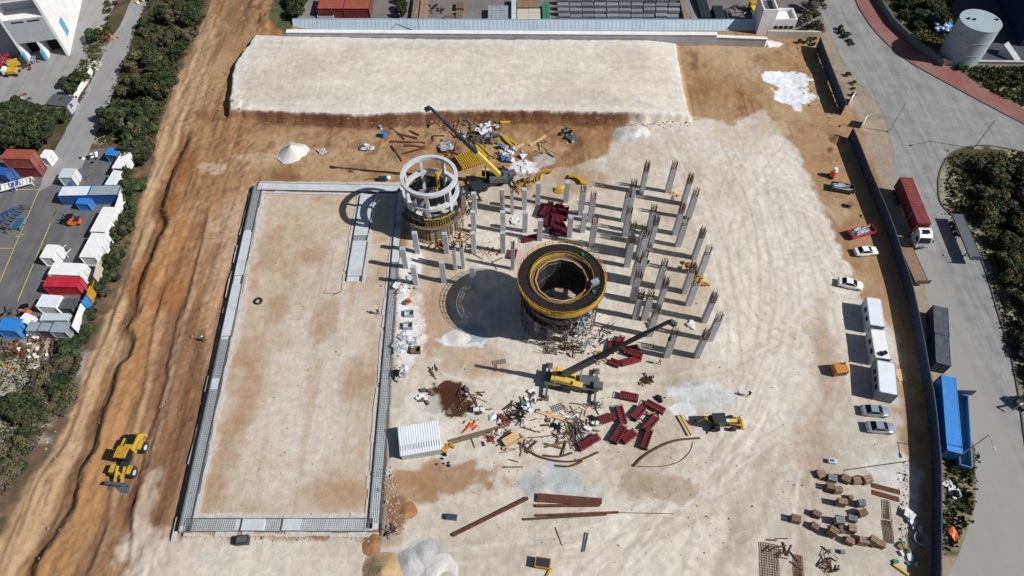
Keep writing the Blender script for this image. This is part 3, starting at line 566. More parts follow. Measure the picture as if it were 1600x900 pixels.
for ln in ([(63, 292), (0, 440)], [(92, 318), (28, 470)], [(24, 296), (63, 296)], [(0, 340), (40, 341)], [(0, 388), (20, 388)], [(24, 370), (38, 366)], [(118, 262), (78, 350)]):
    a, b = G(*ln[0]), G(*ln[1]); m_ = MB(); m_.bar((a.x, a.y, .018), (b.x, b.y, .018), .16, .006); o = m_.build('painted_line', 'road_paint'); o['kind'] = 'structure'
# ---------------------------------------------------------------- large structures
def edge_frame(NL, NR, FL, H, zb=0.0):
    "box frame from the near-left, near-right and far-left corners of its top, seen at height H"
    a, b, c = G(*NL, H), G(*NR, H), G(*FL, H); u = (b - a); L_ = u.length; th = math.atan2(u.y, u.x)
    n = Vector((-math.sin(th), math.cos(th), 0)); W_ = abs((c - a).dot(n)); ctr = a + u / 2 + n * W_ / 2
    return (ctr.x, ctr.y, zb), th, L_, W_

# foundation beams of the raft -------------------------------------------------
def foundation(label, p, q, w, zoff=.05, mesh_parts=((0, 1),), conc=(), shadow_side=0):
    a, b = G(*p), G(*q); L_ = (b - a).length; th = math.atan2(b.y - a.y, b.x - a.x)
    t = thing('foundation_beam', label, 'foundation', (a.x, a.y, zoff), th, 'foundation strips round the levelled rectangle')
    MB().b0(0, L_, -w / 2, w / 2, -.5, 0).build('blinding', 'concrete_pale', t)
    f = MB(); f.b0(0, L_, -w / 2 - .07, -w / 2, -.6, .38); f.b0(0, L_, w / 2, w / 2 + .07, -.6, .38); f.build('edge_form', 'steel_grey', t)
    if shadow_side: MB().b0(0, L_, shadow_side * (w / 2 + .3) - .2, shadow_side * (w / 2 + .3) + .12, -.6, .3).build('shadow_strip', 'black', t)  # black strip standing in for the shadow line along the beam
    s = MB(); rd = random.Random(int(p[0]))
    for side in (-1, 1):
        x = 0
        while x < L_ - .5:
            l = rd.uniform(1.5, 4); y = side * (w / 2 + rd.uniform(.35, .6)); s.box((x + l / 2, y, .03), (l * 1.04, rd.uniform(.3, .8), rd.uniform(.06, .14)), rd.uniform(-.06, .06)); x += l * rd.choice((1, 1, 1.3))
    s.build('blinding_margin', 'margin', t)
    r = MB()
    for f0, f1 in mesh_parts:
        x = f0 * L_
        while x < f1 * L_: r.bar((x, -w / 2 + .1, .34), (x, w / 2 - .1, .34), .045); x += .3
        k = -w / 2 + .15
        while k < w / 2: r.bar((f0 * L_, k, .28), (f1 * L_, k, .28), .045); k += .3
    if r.v: r.build('rebar_mat', 'rebar_mat_grey', t)
    for f0, f1 in conc: MB().b0(f0 * L_, f1 * L_, -w / 2 + .02, w / 2 - .02, 0, .36).build('cast_concrete', 'concrete_pale', t)
    return t
foundation('pale foundation strip along the far side of the levelled rectangle, concrete already cast', (404, 293), (628, 297), 1.8, conc=((0.0, .99),), mesh_parts=())
foundation('foundation strip along the left side of the levelled rectangle beside the brown cutting', (404, 292), (289, 830), 1.6, conc=((.18, .33), (.36, .52)), mesh_parts=((0, .17), (.53, .64), (.67, .99)), shadow_side=-1)
foundation('long foundation strip with grey bar mat along the right side of the levelled rectangle', (629, 296), (586, 826), 1.75, conc=((.0, .13), (.16, .28)), mesh_parts=((.28, .99),), shadow_side=1)
foundation('foundation strip along the near side of the levelled rectangle, part cast and part barred', (292, 821), (582, 821), 1.7, conc=((.3, .42), (.52, .62)), mesh_parts=((0, .27), (.44, .52), (.62, .99)))
foundation('short wide foundation strip standing alone inside the levelled rectangle under the ring shadow', (574, 306), (553, 440), 2.6, conc=((.0, .5), (.56, .95)), mesh_parts=((.5, .56),))
a = G(408, 296); t = thing('pump_unit', 'small dark pump on the far foundation strip left of the ringed tower', 'pump', (*G2(600, 282), .1)); MB().b0(-1, .6, -.4, .4, 0, .8).build('housing', 'boom_dark', t, .05); MB().path([(-1, 0, .6), (-2.5, .3, .2), (-4, 0, .1)], .1).build('hose', 'black', t); MB().blob((.9, .3, .4), (.5, .4, .4)).build('tank_part', 'white_paint', t)

# columns -----------------------------------------------------------------------
def column(kind):
    w, d, h = {'short': (.92, .7, 5.7), 'wide': (1.08, .75, 6.2), 'slim': (.65, .6, 5.9), 'deep': (.85, 1.05, 6.2)}[kind]
    t = thing('concrete_column', '', 'column'); rd = random.Random(w)
    MB().b0(-w / 2, w / 2, -d / 2, d / 2, -.15, h).build('shaft', 'concrete', t, .02)
    if kind != 'short':
        r = MB(); rh = 2.3 if kind != 'slim' else 2.0
        for i in range(4):
            for j in range(3):
                x = -w / 2 + .1 + i * (w - .2) / 3; y = -d / 2 + .1 + j * (d - .2) / 2
                if 0 < i < 3 and j == 1: continue
                r.bar((x, y, h - .1), (x + rd.uniform(-.1, .1), y + rd.uniform(-.1, .1), h + rh * rd.uniform(.85, 1.05)), .075)
        if kind == 'deep':
            for z in range(6): 
                zz = h + .15 + z * .28
                for s_ in (-1, 1): r.bar((-w / 2, s_ * d / 2, zz), (w / 2, s_ * d / 2, zz), .05); r.bar((s_ * w / 2, -d / 2, zz), (s_ * w / 2, d / 2, zz), .05)
        r.build('rebar', 'rebar', t)
    return t
COLS = [(653, 396, 's'), (635, 420, 's'), (651, 447, 's'), (698, 395, 's'), (694, 440, 's'), (712, 421, 'l'), (724, 419, 'l'), (741, 395, 's'), (786, 394, 's'), (740, 447, 's'), (801, 420, 'l'),
        (742, 333, 's'), (741, 363, 's'), (785, 327, 's'), (786, 362, 's'), (800, 334, 'l'), (819, 327, 's'), (820, 362, 's'), (840, 317, 's'), (843, 375, 's'), (884, 315, 's'), (907, 335, 'w'), (910, 362, 's'),
        (922, 346, 'w'), (889, 370, 's'), (924, 384, 'w'), (974, 345, 'w'), (982, 330, 'w'), (976, 368, 'w'), (979, 416, 'w'), (981, 392, 'w'), (997, 398, 'w'), (1012, 366, 'w'), (1016, 383, 'd'), (1002, 301, 'd'), (1043, 300, 'w'),
        (1067, 319, 'd'), (1075, 341, 'w'), (1054, 365, 'd'), (1059, 384, 'w'), (1084, 403, 'd'), (1093, 429, 'w'), (988, 469, 'w'), (992, 497, 'w'), (1006, 499, 'w'), (1029, 479, 'd'), (1027, 450, 'w'), (988, 444, 'w'), (998, 438, 'w'),
        (1014, 524, 'w'), (1069, 456, 'd'), (1075, 476, 'w'), (1100, 501, 'd'), (1108, 531, 'w'), (1041, 557, 'w'), (1088, 557, 'd'), (1000, 405, 'w')]
protos = {}
rows = sorted(COLS, key=lambda c: c[1]); bands = []; k = 0
cuts = [0, 6, 12, 18, 24, 30, 36, 42, 48, 57]
for bi in range(len(cuts) - 1): bands.append(sorted(rows[cuts[bi]:cuts[bi + 1]]))
LOOK = {'s': 'bare-topped pale concrete column', 'w': 'concrete column with rusty starter bars', 'l': 'slim grey concrete column', 'd': 'concrete column with a caged bar top'}
KN = {'s': 'short', 'w': 'wide', 'l': 'slim', 'd': 'deep'}
for bi, band in enumerate(bands):
    for i, (px, py, kd) in enumerate(band):
        lab = "%s, %s from left in %s row from the back" % (LOOK[kd], ordw(i + 1), ordw(bi + 1))
        g = G(px, py)
        if kd not in protos: protos[kd] = o = column(KN[kd]); o.location = (g.x, g.y, gz(g.x, g.y)); o['label'] = lab; o['group'] = 'columns of the unfinished frame'
        else: o = dup(protos[kd], (g.x, g.y, gz(g.x, g.y)), random.uniform(-.05, .05), lab, scale=(1, 1, random.uniform(.96, 1.04)), group='columns of the unfinished frame')
        o['category'] = 'column'

# the ringed tower ----------------------------------------------------------------
q = G(670, 273, 12.5); T1 = (q.x, q.y)
t = thing('ring_tower', 'round unfinished tower of two pale concrete rings on columns above yellow scaffolding', 'tower', (q.x, q.y, 0))
MB().ring((0, 0), 4.5, 5.15, 11.8, 12.5, 56).build('upper_ring', 'concrete_pale', t)
MB().ring((0, 0), 4.5, 5.2, 8.3, 9.0, 56).build('lower_ring', 'concrete_pale', t)
MB().ring((0, 0), 4.75, 5.35, 3.6, 6.6, 48, 0.0, 5.9).build('drum_wall', 'boom_dark', t)
MB().ring((0, 0), 4.4, 4.7, 0, 4.6, 48, 1.2, 6.0).build('drum_base', 'concrete_dark', t)
for i in range(7):
    a = 2 * math.pi * i / 7 + .2; MB().box((4.82 * math.cos(a), 4.82 * math.sin(a), 5.9), (.5, .55, 11.8), a).build('ring_column', 'concrete_pale', t)
s = MB(); rd = random.Random(3)
for i in range(26):
    a = 2 * math.pi * i / 26; x, y = 5.6 * math.cos(a), 5.6 * math.sin(a)
    s.bar((x, y, 0), (x, y, 6.4 if i % 3 else 8.2), .07); a2 = a + 2 * math.pi / 26
    for z in (2, 4, 6): s.bar((x, y, z), (5.6 * math.cos(a2), 5.6 * math.sin(a2), z), .07)
    if i % 2: s.bar((x, y, 2), (5.6 * math.cos(a2), 5.6 * math.sin(a2), 4), .06)
s.build('scaffold', 'rebar_grey', t)
s = MB()
for i in range(11):
    a = -1.75 + i * .085; x, y = 5.7 * math.cos(a), 5.7 * math.sin(a); s.bar((x, y, 4.2), (x * .93, y * .93, 6.6), .09)
    if i % 3 == 0: s.bar((x, y, 6.8), (5.7 * math.cos(a + .3), 5.7 * math.sin(a + .3), 6.8), .16)
s.build('yellow_brackets', 'yellow', t)
s = MB()
for i in range(18):
    a = -2.0 + i * .1; s.bar((5.9 * math.cos(a), 5.9 * math.sin(a), 0), (5.8 * math.cos(a), 5.8 * math.sin(a), 3.8), .09)
s.build('ochre_props', 'ochre', t)
s = MB(); s.ring((0, 0), 5.35, 6.2, 4.45, 4.55, 44, -2.8, .4); s.ring((0, 0), 5.4, 6.1, 6.6, 6.7, 44, .6, 2.6); s.build('walkway', 'timber_dark', t)
s = MB(); s.cyl((1.2, 1.6), .35, .3, 8, 11.5, 10); s.bar((1.2, 1.6, 10.5), (1.9, 2.6, 11.4), .5); s.bar((.8, .6, 7), (1.2, 1.6, 9), .3); s.build('yellow_hoist', 'yellow', t)
s = MB()
for i in range(40): 
    a = rd.uniform(0, 6.28); r_ = rd.uniform(0, 4); s.box((r_ * math.cos(a), r_ * math.sin(a), rd.uniform(.1, .7)), (rd.uniform(.4, 2), rd.uniform(.1, .6), rd.uniform(.1, .3)), rd.uniform(0, 3))
s.build('inner_formwork', 'concrete_dark', t)

# the drum tower -------------------------------------------------------------------
q = G(878, 431, 12.0); T2 = (q.x, q.y)
t = thing('drum_tower', 'wide round tower with dark deck, yellow beam skirt and open hollow middle', 'tower', (q.x, q.y, 0))
MB().ring((0, 0), 4.75, 5.5, 4.0, 9.9, 64).build('drum_wall', 'concrete_dark', t)
MB().ring((0, 0), 5.15, 6.95, 11.4, 11.55, 64).build('deck', 'deck_brown', t)
for nm, rr, z0, z1, n, m_, a0, a1 in (('outer_yellow_beams', 7.0, 10.6, 11.5, 130, 'yellow', -2.4, .1), ('outer_yellow_beams', 7.0, 10.9, 11.4, 140, 'ochre', .1, 3.88), ('inner_yellow_beams', 5.1, 10.5, 11.4, 40, 'yellow', .9, 3.2), ('inner_dark_beams', 5.1, 10.5, 11.4, 56, 'timber_dark', 3.2, 7.18)):
    s = MB()
    for i in range(n):
        a = a0 + (a1 - a0) * i / n; s.box((rr * math.cos(a), rr * math.sin(a), (z0 + z1) / 2), (.16, .13, z1 - z0), a)
    s.ring((0, 0), rr - .12, rr + .02, z0 + .25, z0 + .4, 64, a0, a1); s.ring((0, 0), rr - .12, rr + .02, z1 - .25, z1 - .1, 64, a0, a1); s.build(nm, m_, t)
s = MB()
for rr, z in ((7.2, 12.2), (7.15, 11.7), (5.1, 11.9), (4.3, 10.9)):
    s.ring((0, 0), rr - .035, rr + .035, z, z + .06, 24 if rr > 5 else 12)
for i in range(36):
    a = i * math.pi / 18; s.bar((7.05 * math.cos(a), 7.05 * math.sin(a), 10.6), (7.1 * math.cos(a), 7.1 * math.sin(a), 12.35), .07)
s.build('guard_rail', 'ochre', t)
s = MB(); s.ring((0, 0), 6.9, 7.25, 10.55, 10.65, 40, -2.8, .5); s.ring((0, 0), 4.25, 5.05, 10.6, 10.7, 12); s.ring((0, 0), 4.1, 4.5, 7.0, 7.12, 12); s.build('plank_walkway', 'timber_dark', t); s = MB(); s.ring((0, 0), 4.12, 4.27, 10.9, 11.0, 12); s.ring((0, 0), 4.12, 4.2, 10.1, 10.2, 12); s.build('octagon_rim', 'timber', t)
s = MB(); s.ring((0, 0), 4.15, 4.5, 3.0, 10.5, 12); s.build('inner_shutter', 'boom_dark', t)
s = MB()
for i in range(12):
    a = i * math.pi / 6; s.bar((4.0 * math.cos(a), 4.0 * math.sin(a), 3.0), (4.0 * math.cos(a), 4.0 * math.sin(a), 10.6), .1)
s.build('shutter_rib', 'timber_dark', t)
for z, r1, m_ in ((8.6, 6.5, 'boom_dark'), (5.6, 6.3, 'boom_dark')):
    s = MB(); s.ring((0, 0), 5.35, r1, z, z + .15, 56); s.build('outer_platform', m_, t)
s = MB()
for i in range(40):
    a = i * math.pi / 20; x, y = 6.45 * math.cos(a), 6.45 * math.sin(a); a2 = a + math.pi / 20; x2, y2 = 6.45 * math.cos(a2), 6.45 * math.sin(a2)
    s.bar((x, y, 0), (x, y, 10.6), .08)
    for z in (1.2, 3, 4.6, 6.6, 7.6, 9.6): s.bar((x, y, z), (x2, y2, z), .07)
    if i % 3 == 0: s.bar((x, y, 1.2), (x2, y2, 4.6), .06)
s.build('scaffold', 'rust', t)
for i in range(12):
    a = i * math.pi / 6 + .2; MB().box((4.95 * math.cos(a), 4.95 * math.sin(a), 2.0), (.7, .9, 4.2), a).build('pier', 'concrete', t)
s = MB(); rd = random.Random(8)
for i in range(230):                 # tied debris netting hanging on the right side
    a = rd.gauss(-1.0, .16); z = rd.uniform(.3, 9.8) ; r_ = 6.75 + rd.uniform(-.1, .5) + (.9 if z < 3 else 0); x, y = r_ * math.cos(a), r_ * math.sin(a)
    l = rd.uniform(.4, 1.1); vs = [(x + rd.uniform(-l, l) * .5, y + rd.uniform(-l, l) * .3, z + rd.uniform(-l, l) * .6) for _ in range(4)]; s.add(vs, [(0, 1, 2), (0, 2, 3)])
s.build('debris_netting', 'tarp_grey', t)
s = MB()
for i in range(12):
    a = rd.uniform(-2.4, -.6); r_ = rd.uniform(6.9, 7.9); x, y = r_ * math.cos(a), r_ * math.sin(a); b_ = rd.uniform(0, 3.14); s.bar((x, y, rd.uniform(.1, .5)), (x + 1.6 * math.cos(b_), y + 1.6 * math.sin(b_), rd.uniform(.1, 1)), .08)
s.build('loose_bars', 'rebar', t)
for i, (x, y) in enumerate(((5.2, -1.2), (3.6, 4.6), (4.9, -2.9), (4.7, -1.9))): MB().box((x, y, 11.75 + (.15 if i == 0 else 0)), ((1.3, .8, .8) if i == 0 else (.35, .35, .4)), .5).build('deck_equipment', 'steel_light' if i == 0 else 'green', t)
s = MB()
for i in range(5): s.bar((-3.6 + i * 1.5, -3, .25), (-3.6 + i * 1.5, 3, .25), .22); s.bar((-3.8, -2.6 + i * 1.3, .3), (3.8, -2.6 + i * 1.3, .3), .16)
s.build('floor_grid', 'boom_dark', t)

# hoardings and walls ---------------------------------------------------------------
def hoarding(label, pts, h, m, bays=2.4, post='boom_dark', name='site_hoarding', ribs=True, cap=None, ztop=None, lean=0.0):
    P = smooth_px([(*G2(*p, ztop if ztop is not None else h), 0) for p in pts], 5); o = P[0]
    t = thing(name, label, 'fence', (o.x, o.y, 0)); a = MB(); b = MB(); c = MB(); acc = 0
    for p, q in zip(P[:-1], P[1:]):
        p = p - o; q = q - o; L_ = (q - p).length; n = max(1, int(L_ / .5)); d = (q - p) / L_; nn = Vector((-d.y, d.x, 0))
        if ribs:
            n += n % 2; vs = []
            for i in range(n + 1):
                x = p.lerp(q, i / n) + nn * ((.07 if i % 2 else -.07) * (.25 if lean else 1)) + nn * lean; vs += [(x.x - nn.x * lean, x.y - nn.y * lean, 0), (x.x, x.y, h)]
            a.add(vs, [(2 * i, 2 * i + 2, 2 * i + 3, 2 * i + 1) for i in range(n)])
        else: a.bar(p + Vector((0, 0, h / 2)), q + Vector((0, 0, h / 2)), .2, h)
        m_ = max(1, round(L_ / bays))
        for i in range(m_): x = p.lerp(q, i / m_) + nn * .14; MB().bar(x, x + nn * lean + Vector((0, 0, h + .03)), .1).build('post', post, t)
        c.bar(p + nn * lean + Vector((0, 0, h + .03)), q + nn * lean + Vector((0, 0, h + .03)), .16, .06)
    a.build('panel', m, t); c.build('top_rail', cap or m, t); return t
hoarding('short dark navy hoarding with white end post, upper right of the site', [(1282, 58), (1290, 80), (1304, 115), (1323, 163)], 3.0, 'hoard_navy')
hoarding('long dark navy hoarding running down the right side of the site', [(1333, 200), (1344, 225), (1361, 268), (1380, 312), (1396, 352), (1412, 402), (1426, 446), (1441, 515), (1452, 575), (1461, 625), (1467, 680), (1471, 740), (1471, 900), (1470, 960)], 2.7, 'hoard_navy')
hoarding('pale blue sheet hoarding between the storage yard and the levelled platform', [(458, 47), (700, 47.5), (900, 48), (1197, 48)], 2.0, 'hoard_blue', 6.0, 'steel_grey', lean=1.7, ztop=0)  # panels tilted back so that the face catches the sun
for px, py, a_, lab in ((1328, 160, .9, 'white gate leaf at the near end of the short upper hoarding'), (1347, 196, .9, 'white gate leaf at the far end of the long hoarding')):
    g = G(px, py); t = thing('gate_leaf', lab, 'gate', (g.x, g.y, 0), a_); MB().b0(-1.2, 1.2, -.05, .05, .1, 2.3).build('panel', 'white_paint', t); f = MB(); f.b0(-1.25, -1.15, -.09, .09, 0, 2.4); f.b0(1.15, 1.25, -.09, .09, 0, 2.4); f.build('gate_frame', 'steel_light', t)
def wallseg(label, p, q, z0, z1, th, m, capm=None, zt=None, cat='wall', name='retaining_wall', ribs=0):
    a, b = G(*p, zt if zt is not None else z1), G(*q, zt if zt is not None else z1); L_ = (b - a).length; r = math.atan2(b.y - a.y, b.x - a.x)
    t = thing(name, label, cat, (a.x, a.y, 0), r); MB().b0(0, L_, -th / 2, th / 2, z0, z1).build('wall_body', m, t)
    if capm: MB().b0(-.1, L_ + .1, -th / 2 - .12, th / 2 + .12, z1, z1 + .15).build('coping', capm, t)
    if ribs:
        s = MB(); x = .5
        while x < L_: s.b0(x, x + .35, -th / 2 - .3, -th / 2, z0, z1 - .4); x += ribs
        s.build('buttress', 'concrete_dark', t)
    return t
wallseg('long white retaining wall with lit-toned top and shade-toned face behind the levelled platform', (448, 49), (1120, 53), -1, 3.0, 1.0, 'wall_grey', 'wall_white')  # one white wall: sunlit top and shaded face are put into the colours
wallseg('short grey retaining wall with pale coping right of the long wall', (1118, 57), (1198, 60), -1, 2.2, .7, 'wall_grey', 'wall_white')
wallseg('pale grey boundary wall in front of the small white gatehouse', (1200, 48), (1283, 49), -1, 2.0, .5, 'beige', None)
wallseg('dark low stone wall curving along the red pavement', (1371, -12), (1398, 30), 0, 1.6, .35, 'concrete_dark', 'steel_grey', name='stone_wall')
wallseg('dark stone wall section with wire above it, middle of the red pavement', (1398, 30), (1436, 66), 0, 1.6, .35, 'concrete_dark', 'steel_grey', name='stone_wall')
wallseg('dark stone wall section ending at the lamp post near the tank', (1436, 66), (1478, 96), 0, 1.5, .35, 'concrete_dark', 'steel_grey', name='stone_wall')
wallseg('pale low wall running in front of the round tank', (1480, 95), (1640, 97), 0, 1.1, .4, 'beige', 'wall_grey', name='stone_wall')
wallseg('pale block wall beside the leftmost road next to the factory yard', (141, 106), (108, 160), 0, 1.4, .25, 'wall_white', None, name='stone_wall')

def building(label, corner, right_end, left_end, h, cat='factory building'):
    pass
# white factory, upper left
cn = G(109, 87); rr = G(139, 32); ll = G(57, 94)
th = math.atan2(cn.y - ll.y, cn.x - ll.x)
t = thing('factory_building', 'tall white factory with blue-edged loading bays at the upper left', 'factory building', (cn.x, cn.y, 0), th)
D = 26; BH = 15.2
s = MB(); s.b0(-.6, 0, -0, D, 0, BH); s.b0(-9, -.6, 4.2, D, 0, BH); s.b0(-9, -.6, 0, 4.2, 4.6, 10.5); s.b0(-9.6, -9, 0, D, 0, BH); s.b0(-9, -.6, 0, 4.2, 14.5, BH)
s.b0(-5.1, -4.6, 0, 4.2, 0, 4.6); s.build('wall', 'wall_white', t)
s = MB(); s.b0(-9, -.62, 3.95, 4.19, 10.55, 14.45); s.b0(-8.99, -.61, -.03, 0, 4.65, 10.4); s.build('grey_cladding', 'garage_grey', t)
s = MB(); s.b0(-22, -9.62, 3.0, D - 1, 0, 11); s.build('side_hall', 'garage_grey', t)
s = MB(); s.b0(-22, -15.5, 0.4, 2.99, 0, 8); s.build('dark_bay', 'navy_wall', t)
for x in (-4.75, -8.9): MB().b0(x - .45, x + .1, -1.0, -.04, 0, 2.6).build('blue_guard', 'shutter_blue', t)
for x0, x1 in ((-8.9, -5.2), (-4.5, -.7)): MB().b0(x0, x1, 3.6, 3.9, 0, 4.5).build('bay_door', 'black', t)
for x in (-7.6, -4.2): MB().b0(x, x + 2.6, -.08, -.035, 9.6, 9.9).build('vent_slot', 'black', t)
s = MB(); s.b0(.0, .06, 4.5, 7.0, 2.2, 6); s.build('blue_window', 'shutter_blue', t)
s = MB(); s.b0(-.5, 2.2, 14, 15.6, 9.5, 10); s.b0(.0, 2.0, 10, 11, 12, 12.3); s.build('wall_unit', 'steel_light', t)
s = MB(); s.b0(-9.7, .1, -.1, D, BH, BH + .3); s.build('parapet', 'white_paint', t)

# gatehouse at the top
g, th, L_, W_ = edge_frame((1193, 19), (1216, 19), (1190, -3), 6.0); t = thing('gatehouse', 'small white flat-roofed gatehouse with a taller stair tower, top of the site', 'building', g, th)
s = MB(); s.b0(-L_ / 2, L_ / 2, -W_ / 2, W_ / 2, 0, 5.5); 
for a in ((-L_ / 2, L_ / 2, -W_ / 2, -W_ / 2 + .3), (-L_ / 2, L_ / 2, W_ / 2 - .3, W_ / 2), (-L_ / 2, -L_ / 2 + .3, -W_ / 2 + .3, W_ / 2 - .3), (L_ / 2 - .3, L_ / 2, -W_ / 2 + .3, W_ / 2 - .3)): s.b0(*a, 5.5, 6.6)
x1 = L_ / 2 + 5.4; s.b0(L_ / 2, x1, -W_ / 2 + .2, W_ / 2 - 1, 0, 3.1)
for a in ((L_ / 2, x1, -W_ / 2 + .2, -W_ / 2 + .45), (L_ / 2, x1, W_ / 2 - 1.3, W_ / 2 - 1), (x1 - .3, x1, -W_ / 2 + .45, W_ / 2 - 1.3)): s.b0(*a, 3.1, 4.0)
s.build('wall', 'wall_white', t); MB().b0(-L_ / 2 + .3, L_ / 2 - .3, -W_ / 2 + .3, W_ / 2 - .3, 5.5, 5.55).build('roof', 'steel_grey', t)
for i in range(4): MB().b0(L_ / 2 + .3 + i * 1.25, L_ / 2 + 1.2 + i * 1.25, -W_ / 2 + .15, -W_ / 2 + .22, 1.5, 2.2).build('window', 'glass', t)

# tank and dark hall at the upper right
q = G(1533, 32, 9.5); t = thing('storage_tank', 'large pale green cylindrical tank with flat top at the upper right', 'tank', (q.x, q.y, 0))
MB().cyl((0, 0), 4.45, 4.45, 0, 9.3, 48).build('shell', 'tank', t); s = MB(); s.cyl((0, 0), 4.5, 4.5, 9.3, 9.5, 48); s.build('tank_roof', 'tank', t)
for x, y in ((-2.6, .6), (-1.4, .3), (3.6, .2)): MB().cyl((x, y), .3, .3, 9.5, 9.8, 8).build('hatch', 'boom_dark', t)
s = MB(); s.ring((0, 0), 4.47, 4.53, 3.0, 3.1, 48); s.ring((0, 0), 4.47, 4.53, 6.2, 6.3, 48); s.build('stiffener', 'tank', t)
a = G(1555, 60); t = thing('dark_hall', 'tall navy-walled industrial hall beyond the round tank', 'building', (G(1592, 72).x, G(1592, 72).y, 0), -.12); MB().b0(0, 40, 0, 70, 0, 11).build('wall', 'navy_wall', t); MB().b0(-.3, 40.3, -.3, 70.3, 11, 11.4).build('roof', 'steel_grey', t)
s = MB()
for i in range(14): s.b0(-.08, 0, 2 + i * 4.5, 2.3 + i * 4.5, 0, 11)
s.build('wall_rib', 'navy_wall', t)
g = G(1562, 82); t = thing('leaning_ramp', 'pale slab leaning beside the round tank', 'ramp', (g.x, g.y, 0), -.9); MB().side([(0, 0), (4.5, 0), (4.5, .3), (0, 2.6)], -1, 1).build('slab', 'wall_grey', t)
g = G(1465, 40); t = thing('bag_stack', 'heap of bright blue sacks behind the dark stone wall', 'sacks', (g.x, g.y, 0)); s = MB(); rd = random.Random(4)
for i in range(46): s.blob((rd.gauss(0, 1.3), rd.gauss(0, 2.3), rd.uniform(.3, 1.4)), (rd.uniform(.4, .8), .5, .35), 7, 5, .2, i)
s.build('sacks', 'blue_bright', t); s = MB()
for i in range(12): s.blob((rd.gauss(-.6, 1), rd.gauss(-.5, 2), rd.uniform(1.2, 1.7)), (.5, .5, .3), 7, 5, .2, i)
s.build('pale_sacks', 'cont_light', t)

# corrugated shed
g, th, L_, W_ = edge_frame((625, 713), (690, 702), (616, 668), 2.2); t = thing('metal_shed', 'white corrugated roof shed beside the right foundation strip', 'shed', g, th)
MB().b0(-L_ / 2 + .15, L_ / 2 - .15, -W_ / 2 + .15, W_ / 2 - .15, 0, 2.05).build('wall', 'steel_light', t)
s = MB(); n = 34; prof = [(-L_ / 2 + L_ * i / n, 2.2 + (.05 if i % 2 else 0)) for i in range(n + 1)]; s.side(prof + [(L_ / 2, 2.1), (-L_ / 2, 2.1)], -W_ / 2, W_ / 2); s.build('roof', 'white_roof', t)
s = MB()
for i in range(16): s.box((-L_ / 2 + L_ * (i + .5) / 16, -W_ / 2 + 1.2 , 2.26), (.05, .9, .03))
s.build('roof_seam', 'steel_grey', t)
# ---------------------------------------------------------------- containers, cabins and vehicles
def corr_wall(s, p, q, z0, z1, out, n=None, amp=.015):
    p, q = Vector(p), Vector(q); L_ = (q - p).length; n = n or max(6, int(L_ / .28)); n += n % 2; d = (q - p) / L_; nn = Vector(out); vs = []
    for i in range(n + 1):
        x = p + d * (L_ * i / n) - nn * (amp if (i // 1) % 2 else 0); vs += [(x.x, x.y, z0), (x.x, x.y, z1)]
    s.add(vs, [(2 * i, 2 * i + 2, 2 * i + 3, 2 * i + 1) for i in range(n)])
def container(label, loc, rz, L_, W_, H, m, roof=None, group=None, name='shipping_container', cat='container', door='x', doorm=None, windows=0, open_top=False, z=0):
    t = thing(name, label, cat, (loc[0], loc[1], z), rz, group); x, y = L_ / 2, W_ / 2; roof = roof or m
    f = MB(); e = .1
    for a in (-x, x):
        for b in (-y, y): f.box((a, b, H / 2), (.16, .16, H))
        f.box((a, 0, .1), (.14, W_, .16)); f.box((a, 0, H - .08), (.14, W_, .16))
    for b in (-y, y): f.box((0, b, .1), (L_, .14, .16)); f.box((0, b, H - .06), (L_, .14, .12))
    f.build('corner_frame', m, t)
    s = MB(); corr_wall(s, (-x, -y, 0), (x, -y, 0), .15, H - .1, (0, -1, 0)); corr_wall(s, (x, y, 0), (-x, y, 0), .15, H - .1, (0, 1, 0)); corr_wall(s, (-x, y, 0), (-x, -y, 0), .15, H - .1, (-1, 0, 0)); s.build('side_wall', m, t)
    if open_top: MB().b0(-x + .08, x - .08, -y + .08, y - .08, .12, .3).build('floor', roof, t)
    else:
        s = MB(); n = max(6, int(L_ / .35)); n += n % 2; prof = [(-x + L_ * i / n, H - .02 - (.006 if i % 2 else 0)) for i in range(n + 1)]; s.side(prof + [(x, H - .12), (-x, H - .12)], -y + .04, y - .04); s.build('roof', roof, t)
    for k in (-1, 1): MB().box((x - .03, k * y / 2, H / 2), (.08, y - .12, H - .35)).build('door_leaf', doorm or m, t)
    s = MB()
    for k in (-1.3, -.5, .5, 1.3): s.bar((x + .04, k * y / 1.9, .3), (x + .04, k * y / 1.9, H - .3), .05)
    s.build('lock_bar', 'steel_light', t)
    for i in range(windows): MB().box((-x + L_ * (i + 1) / (windows + 1), -y - .01, 1.6), (.9, .06, .8)).build('window', 'glass', t); MB().box((-x - .01, 0, 1.6), (.06, .9, .7)).build('window', 'glass', t)
    return t
YC = 'containers in the left yard'
def ycont(label, NL, NR, FL, H, m, W=None, **k):
    g, th, L_, W_ = edge_frame(NL, NR, FL, H + k.get('z', 0))
    if W:
        n = Vector((-math.sin(th), math.cos(th), 0)); c = Vector(g) - n * W_ / 2 + n * W / 2; g = (c.x, c.y, 0); W_ = W
    return container(label, g, th, L_, W_, H, m, **k)
ycont('upper rust-red container of the stacked pair at the left edge', (1, 247), (45, 248), (5, 233), 2.6, 'cont_rust', z=2.62, group=YC)
ycont('lower rust-red container of the stacked pair at the left edge', (10, 262), (55, 262), (14, 248), 2.6, 'cont_maroon', group=YC, W=2.4)
ycont('white tank container standing right of the stacked rust-red pair', (61, 246), (72, 247), (52, 232), 2.3, 'white_paint', group=YC)
ycont('dark blue container leaning out of the left edge below the rust-red pair', (-26, 268), (9, 274), (-24, 250), 2.6, 'cont_blue', group=YC)
ycont('pale grey box container with a white end, alone beside the yard road', (91, 277), (111, 277), (96, 263), 2.6, 'cont_light', doorm='white_paint', group=YC)
